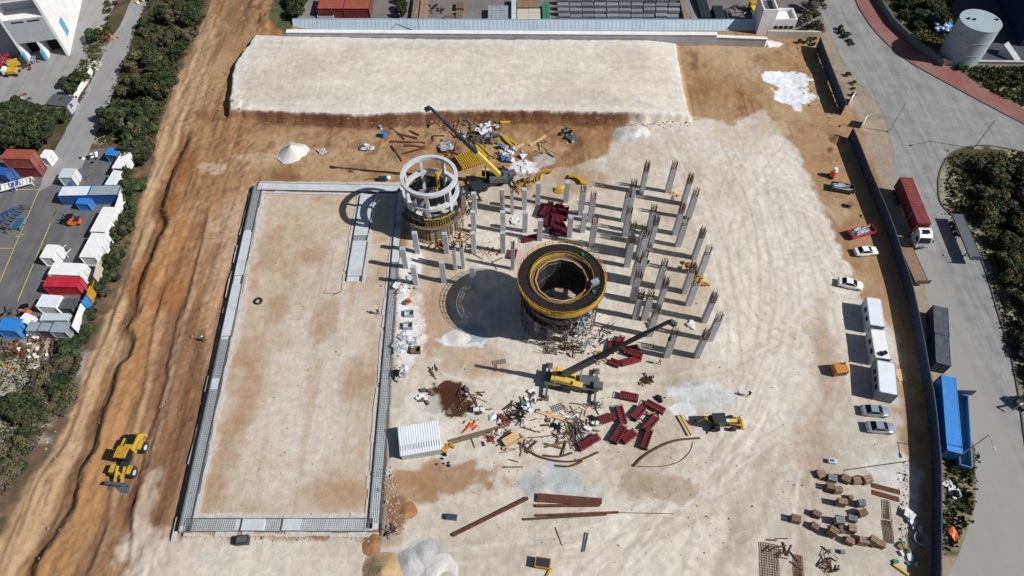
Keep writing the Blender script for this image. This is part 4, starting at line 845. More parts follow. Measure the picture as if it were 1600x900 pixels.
ycont('blue container with a white roof and hose loop on it', (90, 306), (136, 305), (96, 291), 2.6, 'cont_blue', roof='white_roof', group=YC)
ycont('blue container with a grey ribbed roof, end to end with the white-roofed one', (137, 305), (183, 304), (140, 290), 2.6, 'cont_blue', roof='cont_grey', doorm='white_paint', group=YC)
ycont('small bright blue box in front of the blue pair', (118, 318), (137, 319), (121, 309), 1.9, 'blue_bright', group=YC)
ycont('white container farthest up the yard, beside the trees', (175, 262), (188, 263), (181, 237), 2.6, 'white_paint', group=YC)
ycont('white container second up the yard beside the trees', (164, 288), (177, 289), (173, 266), 2.6, 'white_paint', roof='white_roof', group=YC)
ycont('blue-topped box at the far right corner of the yard', (164, 241), (181, 243), (167, 230), 2.2, 'blue_faded', roof='blue_bright', group=YC)
ycont('white container with dark marks on its roof, right of the orange forklift', (141, 361), (163, 362), (153, 323), 2.6, 'white_paint', group=YC)
ycont('white container with a grey patch, below the marked white one', (124, 401), (148, 402), (137, 364), 2.6, 'white_paint', group=YC, doorm='white_roof')
ycont('small white box body beside heaped pipes', (62, 402), (81, 403), (71, 382), 2.6, 'white_paint', group=YC)
ycont('long white container directly behind the bright red one', (75, 428), (124, 430), (80, 410), 2.7, 'white_paint', group=YC)
ycont('bright red container low in the left yard', (67, 447), (119, 448), (73, 432), 2.6, 'cont_red', group=YC)
ycont('white open-topped box with blue lettering panel below the red container', (56, 478), (86, 480), (61, 460), 2.4, 'white_paint', roof='white_roof', group=YC)
ycont('dark slate box right of the white open-topped box', (88, 481), (110, 482), (90, 466), 1.8, 'cont_slate', group=YC)
ycont('flat pale blue-grey container below the white open-topped box', (62, 500), (104, 500), (66, 490), 1.6, 'cont_light', group=YC)
ycont('left grey tarped box of the lowest row', (40, 516), (56, 517), (44, 503), 2.0, 'cont_grey', group=YC)
ycont('middle grey tarped box of the lowest row', (57, 517), (76, 518), (60, 503), 2.0, 'cont_slate', roof='cont_grey', group=YC)
ycont('right grey tarped box of the lowest row', (78, 518), (101, 519), (80, 503), 2.0, 'cont_grey', group=YC)
ycont('sky blue container at the left edge of the yard', (-6, 515), (23, 517), (-2, 496), 2.4, 'blue_bright', group=YC)
ycont('white upright box between the orange skip and the sky blue container', (29, 500), (42, 505), (35, 487), 2.0, 'white_paint', group=YC)
# coloured panels of the yard fence
for lab, p, q, m in (('tan fence panel right of the long white container', (152, 408), (146, 432), 'beige'), ('yellow fence panel right of the bright red container', (140, 446), (135, 461), 'ochre'), ('blue fence panel below the yellow one', (134, 462), (127, 473), 'blue_bright'),
                     ('long white fence panel lowest in the row', (126, 474), (112, 510), 'white_paint'), ('white fence panel beside the blue pair of containers', (188, 300), (177, 330), 'white_paint')):
    wallseg(lab, p, q, 0, 2.4, .12, m, None, name='fence_panel', cat='fence')
wallseg('thin yellow-green rail fence between the left yard and the trees', (186, 330), (135, 470), .9, 1.1, .08, 'ochre', None, name='rail_fence', cat='fence')

RC = 'containers along the right road'
def rcont(label, FL, FR, NL, NR, H, m, **k):
    "long side runs towards the viewer: corners of the top, far-left, far-right, near-left, near-right"
    z = k.get('z', 0); a, b, c, d = (G(*p, H + z) for p in (FL, FR, NL, NR)); f = (a + b) / 2; n = (c + d) / 2; ctr = (f + n) / 2; L_ = (f - n).length; W_ = ((a - b).length + (c - d).length) / 2
    return container(label, (ctr.x, ctr.y, 0), math.atan2(n.y - f.y, n.x - f.x), L_, W_, H, m, **k)
rcont('upper of two dark slate containers end to end beside the long hoarding', (1459, 478), (1481, 481), (1461, 521), (1483, 523), 2.6, 'cont_slate', group=RC)
rcont('lower of two dark slate containers end to end beside the long hoarding', (1461, 523), (1483, 525), (1464, 567), (1485, 570), 2.6, 'cont_slate', group=RC)
rcont('long bright blue container with closed roof beside the long hoarding', (1472, 588), (1493, 589), (1481, 704), (1504, 708), 2.7, 'blue_bright', group=RC)
rcont('open-topped faded blue container on the road side of the bright blue one', (1496, 616), (1512, 616), (1500, 725), (1520, 731), 1.3, 'blue_faded', roof='blue_faded', open_top=True, group=RC)
g = G(1508, 612, 2.2); t = thing('end_flap', 'raised navy end flap at the far end of the open faded blue container', 'flap', (g.x, g.y, 0), -.03); MB().b0(-1.6, 1.6, -.06, .06, 1.2, 2.6).build('panel', 'hoard_navy', t); MB().b0(-1.6, 1.6, -.1, .1, 0, .2).build('foot', 'hoard_navy', t)
CB = 'white site cabins'
rcont('farthest white site cabin of the row of three', (1355, 466), (1376, 466), (1361, 508), (1382, 509), 2.7, 'cont_light', roof='white_roof', group=CB, name='site_cabin', cat='cabin', windows=2)
rcont('middle white site cabin, with black gear on its roof', (1361, 515), (1384, 516), (1369, 558), (1392, 561), 2.7, 'cont_light', roof='white_paint', group=CB, name='site_cabin', cat='cabin', windows=2)
rcont('nearest and largest white site cabin of the row of three', (1371, 564), (1398, 566), (1375, 613), (1403, 616), 2.8, 'cont_grey', roof='white_roof', group=CB, name='site_cabin', cat='cabin', windows=3)
g = G(1381, 552, 2.9); t = thing('roof_gear', 'black air conditioner on the middle site cabin', 'air conditioner', (g.x, g.y, 2.7), .4); MB().b0(-.5, .5, -.3, .3, 0, .5).build('housing', 'black', t, .03); MB().bar((-.5, 0, .2), (-.9, .2, .1), .12).build('pipe', 'steel_grey', t)
g = G(1407, 586); t = thing('door_mat_board', 'square sheet of plywood lying beside the nearest cabin', 'plywood', (g.x, g.y, .03), .05); MB().b0(-.7, .7, -1.1, 1.1, 0, .05).build('board', 'timber', t); MB().b0(-.7, .7, -.05, .05, -.03, 0).build('batten', 'timber_dark', t)

def car(label, p_rear, p_front, m):
    a, b = G(*p_rear), G(*p_front); c = (a + b) / 2; t = thing('parked_car', label, 'car', (c.x, c.y, gz(c.x, c.y)), math.atan2(b.y - a.y, b.x - a.x), 'cars parked beside the site hoarding')
    body = bmesh.new()
    st = [(-2.2, .45, .62, .78), (-2.05, .38, .88, .86), (-1.2, .3, .93, .89), (0, .28, .93, .9), (1.1, .3, .9, .88), (1.9, .36, .78, .84), (2.2, .45, .6, .7)]
    rings = []
    for x, zb, zt, hw in st: rings.append([body.verts.new(v) for v in ((x, -hw, zb), (x, -hw - .02, (zb + zt) / 2), (x, -hw * .93, zt), (x, hw * .93, zt), (x, hw + .02, (zb + zt) / 2), (x, hw, zb))])
    for r0, r1 in zip(rings[:-1], rings[1:]):
        for i in range(6): body.faces.new((r0[i], r0[(i + 1) % 6], r1[(i + 1) % 6], r1[i]))
    body.faces.new(rings[0][::-1]); body.faces.new(rings[-1]); bmesh.ops.recalc_face_normals(body, faces=body.faces[:]); me = bpy.data.meshes.new('body'); body.to_mesh(me); body.free(); me.materials.append(M[m])
    o = bpy.data.objects.new('body', me); C.objects.link(o); o.parent = t; KIDS.setdefault(t.name, []).append(o); me.polygons.foreach_set('use_smooth', [True] * len(me.polygons)); bv = o.modifiers.new('b', 'BEVEL'); bv.width = .05; bv.segments = 2
    s = MB(); s.add([(-1.55, -.78, .9), (-1.55, .78, .9), (-.95, .62, 1.4), (-.95, -.62, 1.4), (.2, -.62, 1.42), (.2, .62, 1.42), (1.05, .78, .9), (1.05, -.78, .9)], [(0, 3, 2, 1), (3, 4, 5, 2), (4, 7, 6, 5), (0, 7, 4, 3), (1, 2, 5, 6)]); s.build('windows', 'glass', t)
    MB().box((-.38, 0, 1.435), (1.15, 1.2, .05)).build('roof', m, t, .02)
    s = MB()
    for x0, x1, z1 in ((-1.5, -.95, 1.41), (1.0, .2, 1.42)):
        for k in (-1, 1): s.bar((x0, k * .76, .93), (x1, k * .61, z1), .07)
    s.build('pillars', m, t)
    for x in (-1.35, 1.35):
        for k in (-1, 1):
            w = MB().wheel((x, k * .8, .32), .32, .2).build('wheel', 'rubber', t); MB().wheel((x, k * .905, .32), .18, .02, 10).build('rim', 'steel_light', w)
    for k in (-1, 1): MB().box((2.1, k * .6, .66), (.16, .3, .14)).build('headlight', 'steel_light', t); MB().box((-2.14, k * .6, .72), (.12, .28, .14)).build('tail_light', 'cont_red', t); MB().box((.85, k * .95, .98), (.15, .16, .12)).build('mirror', m, t)
    return t
car('white hatchback nearest the flatbed frame on the brown strip', (1332, 397), (1370, 394), 'car_white')
car('white saloon parked alone on the pale ground above the cabins', (1310, 443), (1344, 450), 'car_white')
car('silver saloon directly below the nearest cabin', (1345, 643), (1385, 646), 'car_silver')
car('darker silver saloon lowest of the parked cars', (1352, 669), (1394, 672), 'car_silver')

# lorry with maroon container
f_, n_ = G(1416, 277, 4.0), G(1445, 349, 4.0); u = (n_ - f_); th = math.atan2(u.y, u.x); Lc = u.length
t = thing('container_lorry', 'white-cabbed lorry carrying a maroon container, parked by the hoarding', 'lorry', (f_.x, f_.y, 0), th)
s = MB(); s.b0(0, Lc + .2, -.5, .5, .95, 1.3); s.b0(Lc - 1, Lc + 3.3, -.45, .45, .7, 1.0); s.build('chassis', 'steel_grey', t)
s = MB(); corr_wall(s, (0, -1.22, 0), (Lc, -1.22, 0), 1.35, 3.95, (0, -1, 0)); corr_wall(s, (Lc, 1.22, 0), (0, 1.22, 0), 1.35, 3.95, (0, 1, 0)); corr_wall(s, (0, 1.22, 0), (0, -1.22, 0), 1.35, 3.95, (-1, 0, 0)); corr_wall(s, (Lc, -1.22, 0), (Lc, 1.22, 0), 1.35, 3.95, (1, 0, 0)); s.b0(0, Lc, -1.2, 1.2, 1.3, 1.4); s.build('container_body', 'cont_maroon', t)
s = MB(); n = 36; prof = [(Lc * i / n, 4.0 - (.04 if i % 2 else 0)) for i in range(n + 1)]; s.side(prof + [(Lc, 3.85), (0, 3.85)], -1.22, 1.22); s.build('container_roof', 'cont_rust' if 0 else 'cont_maroon', t)
cab0 = Lc + .7
cb = MB().side([(cab0, .6), (cab0 + 2.2, .6), (cab0 + 2.25, 1.7), (cab0 + 1.95, 3.0), (cab0 + 1.0, 3.55), (cab0, 3.6)], -1.2, 1.2).build('cab', 'white_paint', t, .06)
MB().add([(cab0 + 2.28, -1.05, 1.75), (cab0 + 2.28, 1.05, 1.75), (cab0 + 1.99, 1.0, 2.95), (cab0 + 1.99, -1.0, 2.95)], [(0, 1, 2, 3)]).build('windscreen', 'glass', cb)
for k in (-1, 1): MB().box((cab0 + 1.4, k * 1.21, 2.2), (.9, .03, .7)).build('side_window', 'glass', cb); MB().box((cab0 + 2.2, k * 1.45, 2.3), (.15, .2, .5)).build('mirror', 'black', t)
MB().box((cab0 + 1.0, 0, 3.64), (.9, 1.2, .06)).build('roof_hatch', 'glass', cb)
MB().box((cab0 + 2.3, 0, .75), (.15, 2.3, .4)).build('bumper', 'steel_light', t)
for x in (.8, 2.1, 3.4, Lc - .2, Lc + 2.3):
    for k in (-1, 1): w = MB().wheel((x, k * 1.0, .52), .52, .35).build('wheel', 'rubber', t); MB().wheel((x, k * 1.19, .52), .28, .02, 10).build('rim', 'steel_light', w)

def flatbed(label, FL, FR, NL, NR, H, m, bedm):
    a, b, c, d = (G(*p, H) for p in (FL, FR, NL, NR)); f = (a + b) / 2; n = (c + d) / 2; L_ = (f - n).length; W_ = ((a - b).length + (c - d).length) / 2
    t = thing('flatbed_trailer', label, 'trailer', (f.x, f.y, 0), math.atan2(n.y - f.y, n.x - f.x)); MB().b0(0, L_, -W_ / 2 + .06, W_ / 2 - .06, H - .15, H).build('bed', bedm, t)
    s = MB(); s.b0(0, L_, -W_ / 2, -W_ / 2 + .06, H - .3, H + .05); s.b0(0, L_, W_ / 2 - .06, W_ / 2, H - .3, H + .05); s.b0(.2, L_ - .2, -.5, -.3, H - .55, H - .15); s.b0(.2, L_ - .2, .3, .5, H - .55, H - .15)
    for i in range(14): s.b0(L_ * i / 14, L_ * i / 14 + .08, -W_ / 2 + .07, W_ / 2 - .07, H + .001, H + .02)
    s.build('frame', m, t); MB().b0(L_ - .1, L_, -W_ / 2, W_ / 2, H, H + .9).build('headboard', m, t)
    for x in (1.2, 2.5, 3.8):
        for k in (-1, 1): MB().wheel((x, k * (W_ / 2 - .25), .5), .5, .32).build('wheel', 'rubber', t)
    for k in (-1, 1): MB().bar((L_ - 2.2, k * .6, 0), (L_ - 2.2, k * .6, H - .2), .15).build('landing_leg', 'steel_grey', t)
    return t
flatbed('brown-decked empty trailer behind the container lorry', (1409, 388), (1424, 386), (1432, 447), (1452, 439), 1.2, 'timber_dark', 'timber_dark')
flatbed('grey steel flatbed trailer on the island side of the road', (1488, 335), (1504, 334), (1517, 406), (1535, 405), 1.9, 'steel_grey', 'steel_grey')
g = G(1596, 632); t = thing('parked_digger', 'sand-coloured compact digger at the right edge of the road', 'digger', (g.x, g.y, 0), .5); MB().b0(-1, 1, -.8, .8, .6, 1.5).build('body', 'beige', t, .08); MB().b0(-.3, .8, -.6, .6, 1.5, 2.4).build('cab', 'glass', t, .05); s = MB(); s.bar((-1, 0, 1.3), (-2.2, 0, 2), .25); s.bar((-2.2, 0, 2), (-2.9, 0, .7), .2); s.build('arm', 'beige', t)
for x in (-.6, .7):
    for k in (-1, 1): MB().wheel((x, k * .85, .4), .4, .3).build('wheel', 'rubber', t)

# flat frames on the brown strip
for lab, p, q, m, seed in (('black trailer loaded with pale pipes on the brown strip', (1297, 294), (1332, 300), 'cont_slate', 1), ('red-edged rack filled with scrap on the brown strip', (1326, 371), (1362, 361), 'cont_red', 2)):
    a, b = G(*p), G(*q); L_ = (b - a).length; t = thing('loaded_rack', lab, 'rack', (a.x, a.y, gz(a.x, a.y)), math.atan2(b.y - a.y, b.x - a.x)); MB().b0(0, L_, -.9, .9, .4, .55).build('bed', 'steel_grey', t); s = MB(); rd = random.Random(seed)
    for y in (-.93, .93): s.b0(0, L_, y - .04, y + .04, .4, 1.1)
    for x in (0, L_): s.b0(x - .04, x + .04, -.9, .9, .4, 1.1)
    s.build('side_rail', m, t); s = MB()
    for i in range(16): x = rd.uniform(.1, L_ - 2); y = rd.uniform(-.7, .7); s.bar((x, y, .7 + rd.uniform(0, .3)), (x + rd.uniform(1, 2), y + rd.uniform(-.4, .4), .8 + rd.uniform(0, .3)), .12)
    s.build('pipes', 'concrete_pale', t)
    for x in (.8, L_ - .8):
        for y in (-.7, .7): MB().wheel((x, y, .3), .3, .25).build('wheel', 'rubber', t)
g = G(1300, 276); t = thing('portable_mixer', 'small orange and white mixer drum standing on the brown strip', 'mixer', (g.x, g.y, 0), .4); MB().cyl((0, 0), .75, .6, .5, 1.7, 16).build('drum', 'orange', t); MB().cyl((0, 0), .58, .35, 1.7, 2.3, 16).build('drum_cap', 'white_paint', t); s = MB(); s.wheel((-.5, -.6, .3), .3, .15); s.wheel((-.5, .6, .3), .3, .15); s.bar((0, 0, .4), (1.1, 0, .4), .15); s.build('wheels', 'rubber', t)
g = G(1327, 323); t = thing('cable_drum', 'small brown drum between the two loaded racks', 'drum', (g.x, g.y, 0)); MB().cyl((0, 0), .35, .35, .1, .8, 14).build('core', 'timber_dark', t); s = MB(); s.cyl((0, 0), .6, .6, 0, .1, 14); s.cyl((0, 0), .6, .6, .8, .9, 14); s.build('flange', 'brown_block', t)
g, th, L_, W_ = edge_frame((1308, 582), (1328, 580), (1304, 567), 1.7); t = thing('generator_set', 'orange generator standing left of the white cabins', 'generator', g, th); MB().b0(-L_ / 2, L_ / 2, -W_ / 2, W_ / 2, .2, 1.7).build('canopy', 'gen_orange', t, .05); s = MB()
for i in range(5): s.box((-L_ / 2 + .3 + i * L_ / 5, -W_ / 2 - .02, .9), (.12, .04, 1.0))
s.build('vent', 'black', t); MB().b0(-L_ / 2 + .1, L_ / 2 - .1, -W_ / 2 + .1, W_ / 2 - .1, 0, .2).build('skid', 'rust', t); MB().cyl((.6, .5), .1, .1, 1.7, 2.2, 8).build('exhaust', 'black', t)
g = G(1299, 722); t = thing('tool_box', 'small pale blue box lying on open ground below the cars', 'box', (g.x, g.y, 0), -.15); MB().b0(-.6, .6, -.35, .35, 0, .6).build('body', 'cont_light', t, .03); MB().b0(-.4, .2, -.2, .2, .6, .66).build('lid', 'cont_blue', t)

# wheel loader in the cutting
g = GT(203, 727); t = thing('wheel_loader', 'yellow wheel loader with lowered bucket working in the brown cutting', 'wheel loader', g, R(-96))
MB().side([(-4.4, 1.0), (-1.5, .9), (-1.5, 2.2), (-2.0, 2.4), (-4.2, 2.2), (-4.5, 1.8)], -.8, .8).build('engine_cover', 'yellow', t, .08)
MB().b0(-4.55, -4.3, -1.3, 1.3, .9, 1.5).build('counterweight', 'crane_yellow', t, .05)
cb = MB().b0(-1.5, .1, -.8, .8, 2.0, 3.4).build('cab', 'glass', t); MB().b0(-1.6, .2, -.9, .9, 3.4, 3.55).build('cab_roof', 'ochre', cb, .03)
MB().b0(-1.2, 1.6, -.5, .5, .9, 1.6).build('frame', 'boom_dark', t); MB().b0(-4.0, -2.4, -.55, .55, 2.42, 2.5).build('engine_grille', 'black', t)
s = MB()
for k in (-.55, .55): s.bar((.9, k, 2.0), (3.2, k, .9), .25, .4); s.bar((.7, k * .5, 1.3), (2.6, k * .6, 1.5), .18)
s.bar((2.0, -.55, 1.5), (2.0, .55, 1.5), .25); s.build('lift_arm', 'yellow', t)
MB().side([(3.1, .1), (4.3, 0), (4.3, .12), (3.4, .4), (3.3, 1.2), (3.7, 1.6), (3.1, 1.4)], -1.6, 1.6).build('bucket', 'steel_grey', t); s = MB()
for i in range(9): s.box((4.4, -1.45 + i * .36, .06), (.3, .14, .1))
s.build('bucket_teeth', 'steel_light', t)
for x in (-2.7, 1.3):
    for k in (-1, 1): w = MB().wheel((x, k * 1.35, .85), .9, .65, 22).build('wheel', 'rubber', t); MB().wheel((x, k * 1.69, .85), .42, .04, 14).build('rim', 'concrete_pale', w)
for k in (-1, 1): MB().box((1.3, k * 1.3, 1.85), (1.3, .7, .08)).build('mudguard', 'yellow', t); MB().box((-2.7, k * 1.3, 1.85), (1.5, .7, .08)).build('mudguard', 'yellow', t)

# backhoe loader
g = G(1123, 664); t = thing('backhoe_loader', 'yellow and black backhoe loader parked right of the red forms', 'backhoe loader', (g.x, g.y, 0), R(2))
MB().side([(-.9, .6), (2.4, .6), (2.5, 1.5), (1.0, 1.7), (-.9, 1.6)], -.55, .55).build('body', 'boom_dark', t, .05); MB().b0(.6, 2.45, -.35, .2, 1.62, 1.72).build('bonnet', 'crane_yellow', t)
cb = MB().b0(-1.5, .4, -.75, .75, 1.2, 2.6).build('cab', 'glass', t); MB().b0(-1.55, .45, -.8, .8, 2.6, 2.72).build('cab_roof', 'boom_dark', cb)
s = MB()
for k in (-.5, .5): s.bar((1.2, k, 1.5), (3.2, k, .7), .16, .25)
s.build('loader_arm', 'ochre', t); MB().side([(3.1, .1), (3.9, 0), (3.9, .1), (3.4, .4), (3.4, .9), (3.1, .8)], -.95, .95).build('front_bucket', 'ochre', t)
s = MB(); s.bar((-1.5, 0, 1.2), (-2.7, .2, 2.4), .28); s.bar((-2.7, .2, 2.4), (-3.6, .3, 1.0), .22); s.build('rear_arm', 'ochre', t); MB().box((-3.7, .3, .6), (.5, .6, .6)).build('rear_bucket', 'boom_dark', t)
s = MB(); s.bar((-1.5, -.5, .8), (-2.2, -1.5, 0), .15); s.bar((-1.5, .5, .8), (-2.2, 1.5, 0), .15); s.build('stabiliser', 'boom_dark', t)
for x, r_ in ((-.9, .72), (1.9, .5)):
    for k in (-1, 1): MB().wheel((x, k * .98, r_), r_, .42, 20).build('wheel', 'rubber', t)
MB().box((.9, .0, 1.75), (.5, .4, .1)).build('white_cap', 'white_paint', t)

# mobile cranes -------------------------------------------------------------------
def crane(label, base, carrier_rz, tip_px, tip_h, boomm, lower, root_off=(0, 0), scale=1.0, bodym='steel_grey', supm='crane_yellow'):
    g = G(*base); tip = G(*tip_px, tip_h); t = thing('mobile_crane', label, 'crane', (g.x, g.y, 0)); cr, sr = math.cos(carrier_rz), math.sin(carrier_rz)
    def rot(x, y, z): return (x * cr - y * sr, x * sr + y * cr, z)
    s = MB(); s.box(rot(0, 0, 1.05), (8.8, 2.4, .5), carrier_rz); s.box(rot(2.6, .3, 1.55), (3.0, 1.7, .5), carrier_rz); s.build('carrier', bodym, t, .04)
    s = MB(); s.box(rot(4.2, -.55, 1.8), (1.5, 1.1, 1.1), carrier_rz); s.build('driver_cab', 'steel_grey', t, .05)
    for x in (-3.2, -1.9, 1.6, 3.2):
        for k in (-1, 1):
            w = MB().wheel((0, 0, 0), .55, .4).build('wheel', 'rubber', t); w.location = rot(x, k * 1.1, .55); w.rotation_euler = (0, 0, carrier_rz)
    s = MB()
    for x in (-3.9, 3.9):
        s.bar(rot(x, -3.1, .75), rot(x, 3.1, .75), .35, .3)
        for k in (-3.0, 3.0): s.bar(rot(x, k, .1), rot(x, k, .8), .25); MB().box(rot(x, k, .06), (1.0, 1.0, .12), carrier_rz).build('outrigger_pad', 'timber_dark', t)
    s.build('outrigger', bodym, t)
    d = tip - Vector((g.x, g.y, 2.2)); az = math.atan2(d.y, d.x); ca, sa = math.cos(az), math.sin(az)
    def tr(x, y, z): return (x * ca - y * sa, x * sa + y * ca, z)
    s = MB(); s.box(tr(-1.2, .7, 2.0), (3.2, .9, 1.1), az); s.box(tr(-1.2, -.7, 2.0), (3.2, .9, 1.1), az); s.box(tr(-2.9, 0, 1.9), (.9, 2.4, 1.1), az); s.build('superstructure', supm, t, .05)
    cbx = MB().box(tr(1.1, -1.2, 2.2), (1.5, .85, 1.4), az).build('operator_cab', 'glass', t, .04); MB().box(tr(1.1, -1.2, 2.95), (1.55, .9, .1), az).build('cab_roof', 'crane_yellow', cbx)
    MB().cyl(tr(-2.2, 0, 0)[:2], .35, .35, 2.4, 3.0, 12).build('winch', 'boom_dark', t)
    root = Vector(tr(-1.6, 0, 2.6)); tv = Vector((tip.x - g.x, tip.y - g.y, tip.z)); s0 = 0
    for i, (f0, f1, w_, nm) in enumerate(((0, .36, .85, lower), (.30, .6, .68, boomm), (.55, .82, .52, boomm), (.78, 1.0, .4, boomm))):
        MB().bar(root.lerp(tv, f0), root.lerp(tv, f1), w_, w_ * 1.05).build('boom_section', nm, t, .04)
    MB().bar(Vector(tr(1.2, 0, 1.8)), root.lerp(tv, .22) - Vector((0, 0, .3)), .28, None, 8).build('lift_cylinder', 'steel_light', t)
    hd = MB(); hd.bar(tv, tv + Vector((ca * .9, sa * .9, -.5)), .55, .7); hd.build('boom_head', 'boom_dark', t)
    hk = tv + Vector((ca * .8, sa * .8, -.8)); s = MB(); s.bar(hk, hk - Vector((0, 0, 3.0)), .06); s.bar(hk - Vector((0, 0, 3)), hk - Vector((0, 0, 3.7)), .35); s.build('hook_block', 'black', t)
    return t
crane('yellow mobile crane with long dark boom reaching over the drum tower, near the red forms', (893, 601), R(-8), (1046, 502), 24, 'boom_dark', 'steel_grey')
crane('yellow mobile crane behind the ringed tower with its boom leaning up and left', (768, 288), R(25), (672, 168), 20, 'boom_dark', 'crane_yellow', bodym='boom_dark', supm='steel_grey')

# people ---------------------------------------------------------------------------
def person(label, px, py, rz, top, lean=0.0, step=.18):
    g = GT(px, py); bm = bmesh.new(); J = {}
    pts = dict(p=(0, 0, .93), s=(0, lean * .3, 1.18), c=(0, lean * .6, 1.4), n=(0, lean * .8, 1.52), h=(0, lean, 1.64), t=(0, lean, 1.76), hl=(-.1, 0, .9), hr=(.1, 0, .9), kl=(-.12, step, .5), kr=(.12, -step * .4, .5), al=(-.13, step * 1.1, .08), ar=(.13, -step * 1.3, .08), fl=(-.13, step * 1.1 + .18, .04), fr=(.13, -step * 1.3 + .18, .04),
               sl=(-.2, lean * .6, 1.42), sr=(.2, lean * .6, 1.42), el=(-.27, lean * .6 - .05, 1.14), er=(.28, lean * .6 + .05, 1.14), wl=(-.27, lean + .1, .9), wr=(.27, lean + .2, .92), dl=(-.26, lean + .15, .82), dr=(.25, lean + .28, .86))
    rad = dict(p=.15, s=.15, c=.17, n=.06, h=.1, t=.07, hl=.1, hr=.1, kl=.07, kr=.07, al=.05, ar=.05, fl=.045, fr=.045, sl=.07, sr=.07, el=.05, er=.05, wl=.035, wr=.035, dl=.04, dr=.04)
    for k, v in pts.items(): J[k] = bm.verts.new(v)
    for a, b in ('ps', 'sc', 'cn', 'nh', 'ht', ('p', 'hl'), ('p', 'hr'), ('hl', 'kl'), ('hr', 'kr'), ('kl', 'al'), ('kr', 'ar'), ('al', 'fl'), ('ar', 'fr'), ('c', 'sl'), ('c', 'sr'), ('sl', 'el'), ('sr', 'er'), ('el', 'wl'), ('er', 'wr'), ('wl', 'dl'), ('wr', 'dr')): bm.edges.new((J[a], J[b]))
    bm.verts.index_update(); order = list(pts); me = bpy.data.meshes.new('person'); bm.to_mesh(me); bm.free(); o = bpy.data.objects.new('person', me); C.objects.link(o)
    sk = o.modifiers.new('skin', 'SKIN'); 
    for i, k in enumerate(order): me.skin_vertices[0].data[i].radius = (rad[k], rad[k])
    me.skin_vertices[0].data[0].use_root = True; sb = o.modifiers.new('sub', 'SUBSURF'); sb.levels = 1; sb.render_levels = 2; me.materials.append(M['trousers'])
    o.location = g; o.rotation_euler = (0, 0, rz); tag(o, label, 'person')
    for nm, m_, mb in (('jacket', top, MB().cyl((0, lean * .5), .2, .23, .95, 1.46, 10)), ('hard_hat', 'white_paint', MB().blob((0, lean, 1.77), (.15, .17, .12), 10, 6, 0)), ('face', 'skin', MB().blob((0, lean + .06, 1.66), (.085, .08, .1), 8, 6, 0))):
        c = mb.build(nm, m_, o); 
    return o
person('person in dark clothes walking on the open pale ground right of the lime spill', 1169, 619, 1.6, 'cloth_dark')
person('person standing on the brown ground left of the levelled rectangle', 321, 534, -1.2, 'cloth_dark')
person('person in an orange vest standing left of the near crane', 775, 578, 2.4, 'vest_orange', .1)
person('person in an orange vest among the bars below the drum tower', 1030, 569, .4, 'vest_orange')
person('person in dark clothes on the platform just below the white wall top', 651, 60, .2, 'cloth_dark')
person('person in dark clothes by the right foundation strip', 592, 491, 1.2, 'cloth_dark', .15)

# street lamps -----------------------------------------------------------------------
def lamp(label, base, head, h):
    g = G(*base); hd = G(*head, h); t = thing('street_lamp', label, 'street lamp', (g.x, g.y, 0), 0, 'street lamps'); d = hd - Vector((g.x, g.y, 0))
    top = Vector((0, 0, h - .2)); s = MB(); s.bar((0, 0, 0), (0, 0, h * .5), .2, None, 8); s.bar((0, 0, h * .5), top, .14, None, 8); s.build('pole', 'steel_light', t); MB().bar(top, Vector((d.x, d.y, h)), .09, None, 6).build('arm', 'steel_light', t)
    n = Vector((d.x, d.y, 0)).normalized(); MB().bar(Vector((d.x, d.y, h)), Vector((d.x, d.y, h)) + n * .7, .3, .14).build('lamp_head', 'steel_light', t); MB().b0(-.25, .25, -.25, .25, -.1, .25).build('foot', 'concrete', t); return t
lamp('street lamp on the pale verge below the road junction', (1389, 206), (1416, 158), 8.5)
lamp('street lamp at the end of the dark stone wall by the tank', (1484, 96), (1503, 53), 7.5)
lamp('street lamp arching over the container lorry', (1412, 352), (1440, 312), 7.0)
lamp('street lamp leaning over the road beside the blue containers', (1500, 712), (1553, 698), 8)
lamp('thin street lamp by the kerb in front of the storage yard wall', (655, 49), (650, 18), 6.5)
lamp('tall street lamp standing on the island edge at the top of the right road', (1522, 232), (1530, 192), 8)
# ---------------------------------------------------------------- formwork, stacks, debris
def at(px, py, z=None): v = GT(px, py); return (v.x, v.y, v.z if z is None else z)
def red_form(Lg=3.3, W=1.0, H=.9, m='red_steel'):
    t = thing('column_form', '', 'formwork'); MB().b0(-Lg / 2, Lg / 2, -W / 2, -W / 2 + .08, .0, H).build('side_panel', m, t); MB().b0(-Lg / 2, Lg / 2, W / 2 - .08, W / 2, 0, H).build('side_panel', m, t)
    MB().b0(-Lg / 2, Lg / 2, -W / 2 + .08, W / 2 - .08, 0, .1).build('base_panel', m, t); MB().b0(-Lg / 2 + .02, Lg / 2 - .02, -W / 2 + .08, W / 2 - .08, H * .62, H * .7).build('face_panel', 'crimson', t)
    s = MB(); n = 9
    for i in range(n + 1):
        x = -Lg / 2 + Lg * i / n
        for k in (-1, 1): s.box((x, k * (W / 2 + .05), H / 2), (.07, .1, H))
        s.box((x, 0, H + .03), (.07, W + .2, .07))
    for k in (-1, 1): s.box((0, k * (W / 2 + .06), H * .5), (Lg, .1, .07)); s.box((0, k * (W / 2 + .06), H - .04), (Lg, .12, .08))
    s.build('rib', m, t); return t
FG = 'red steel column forms'
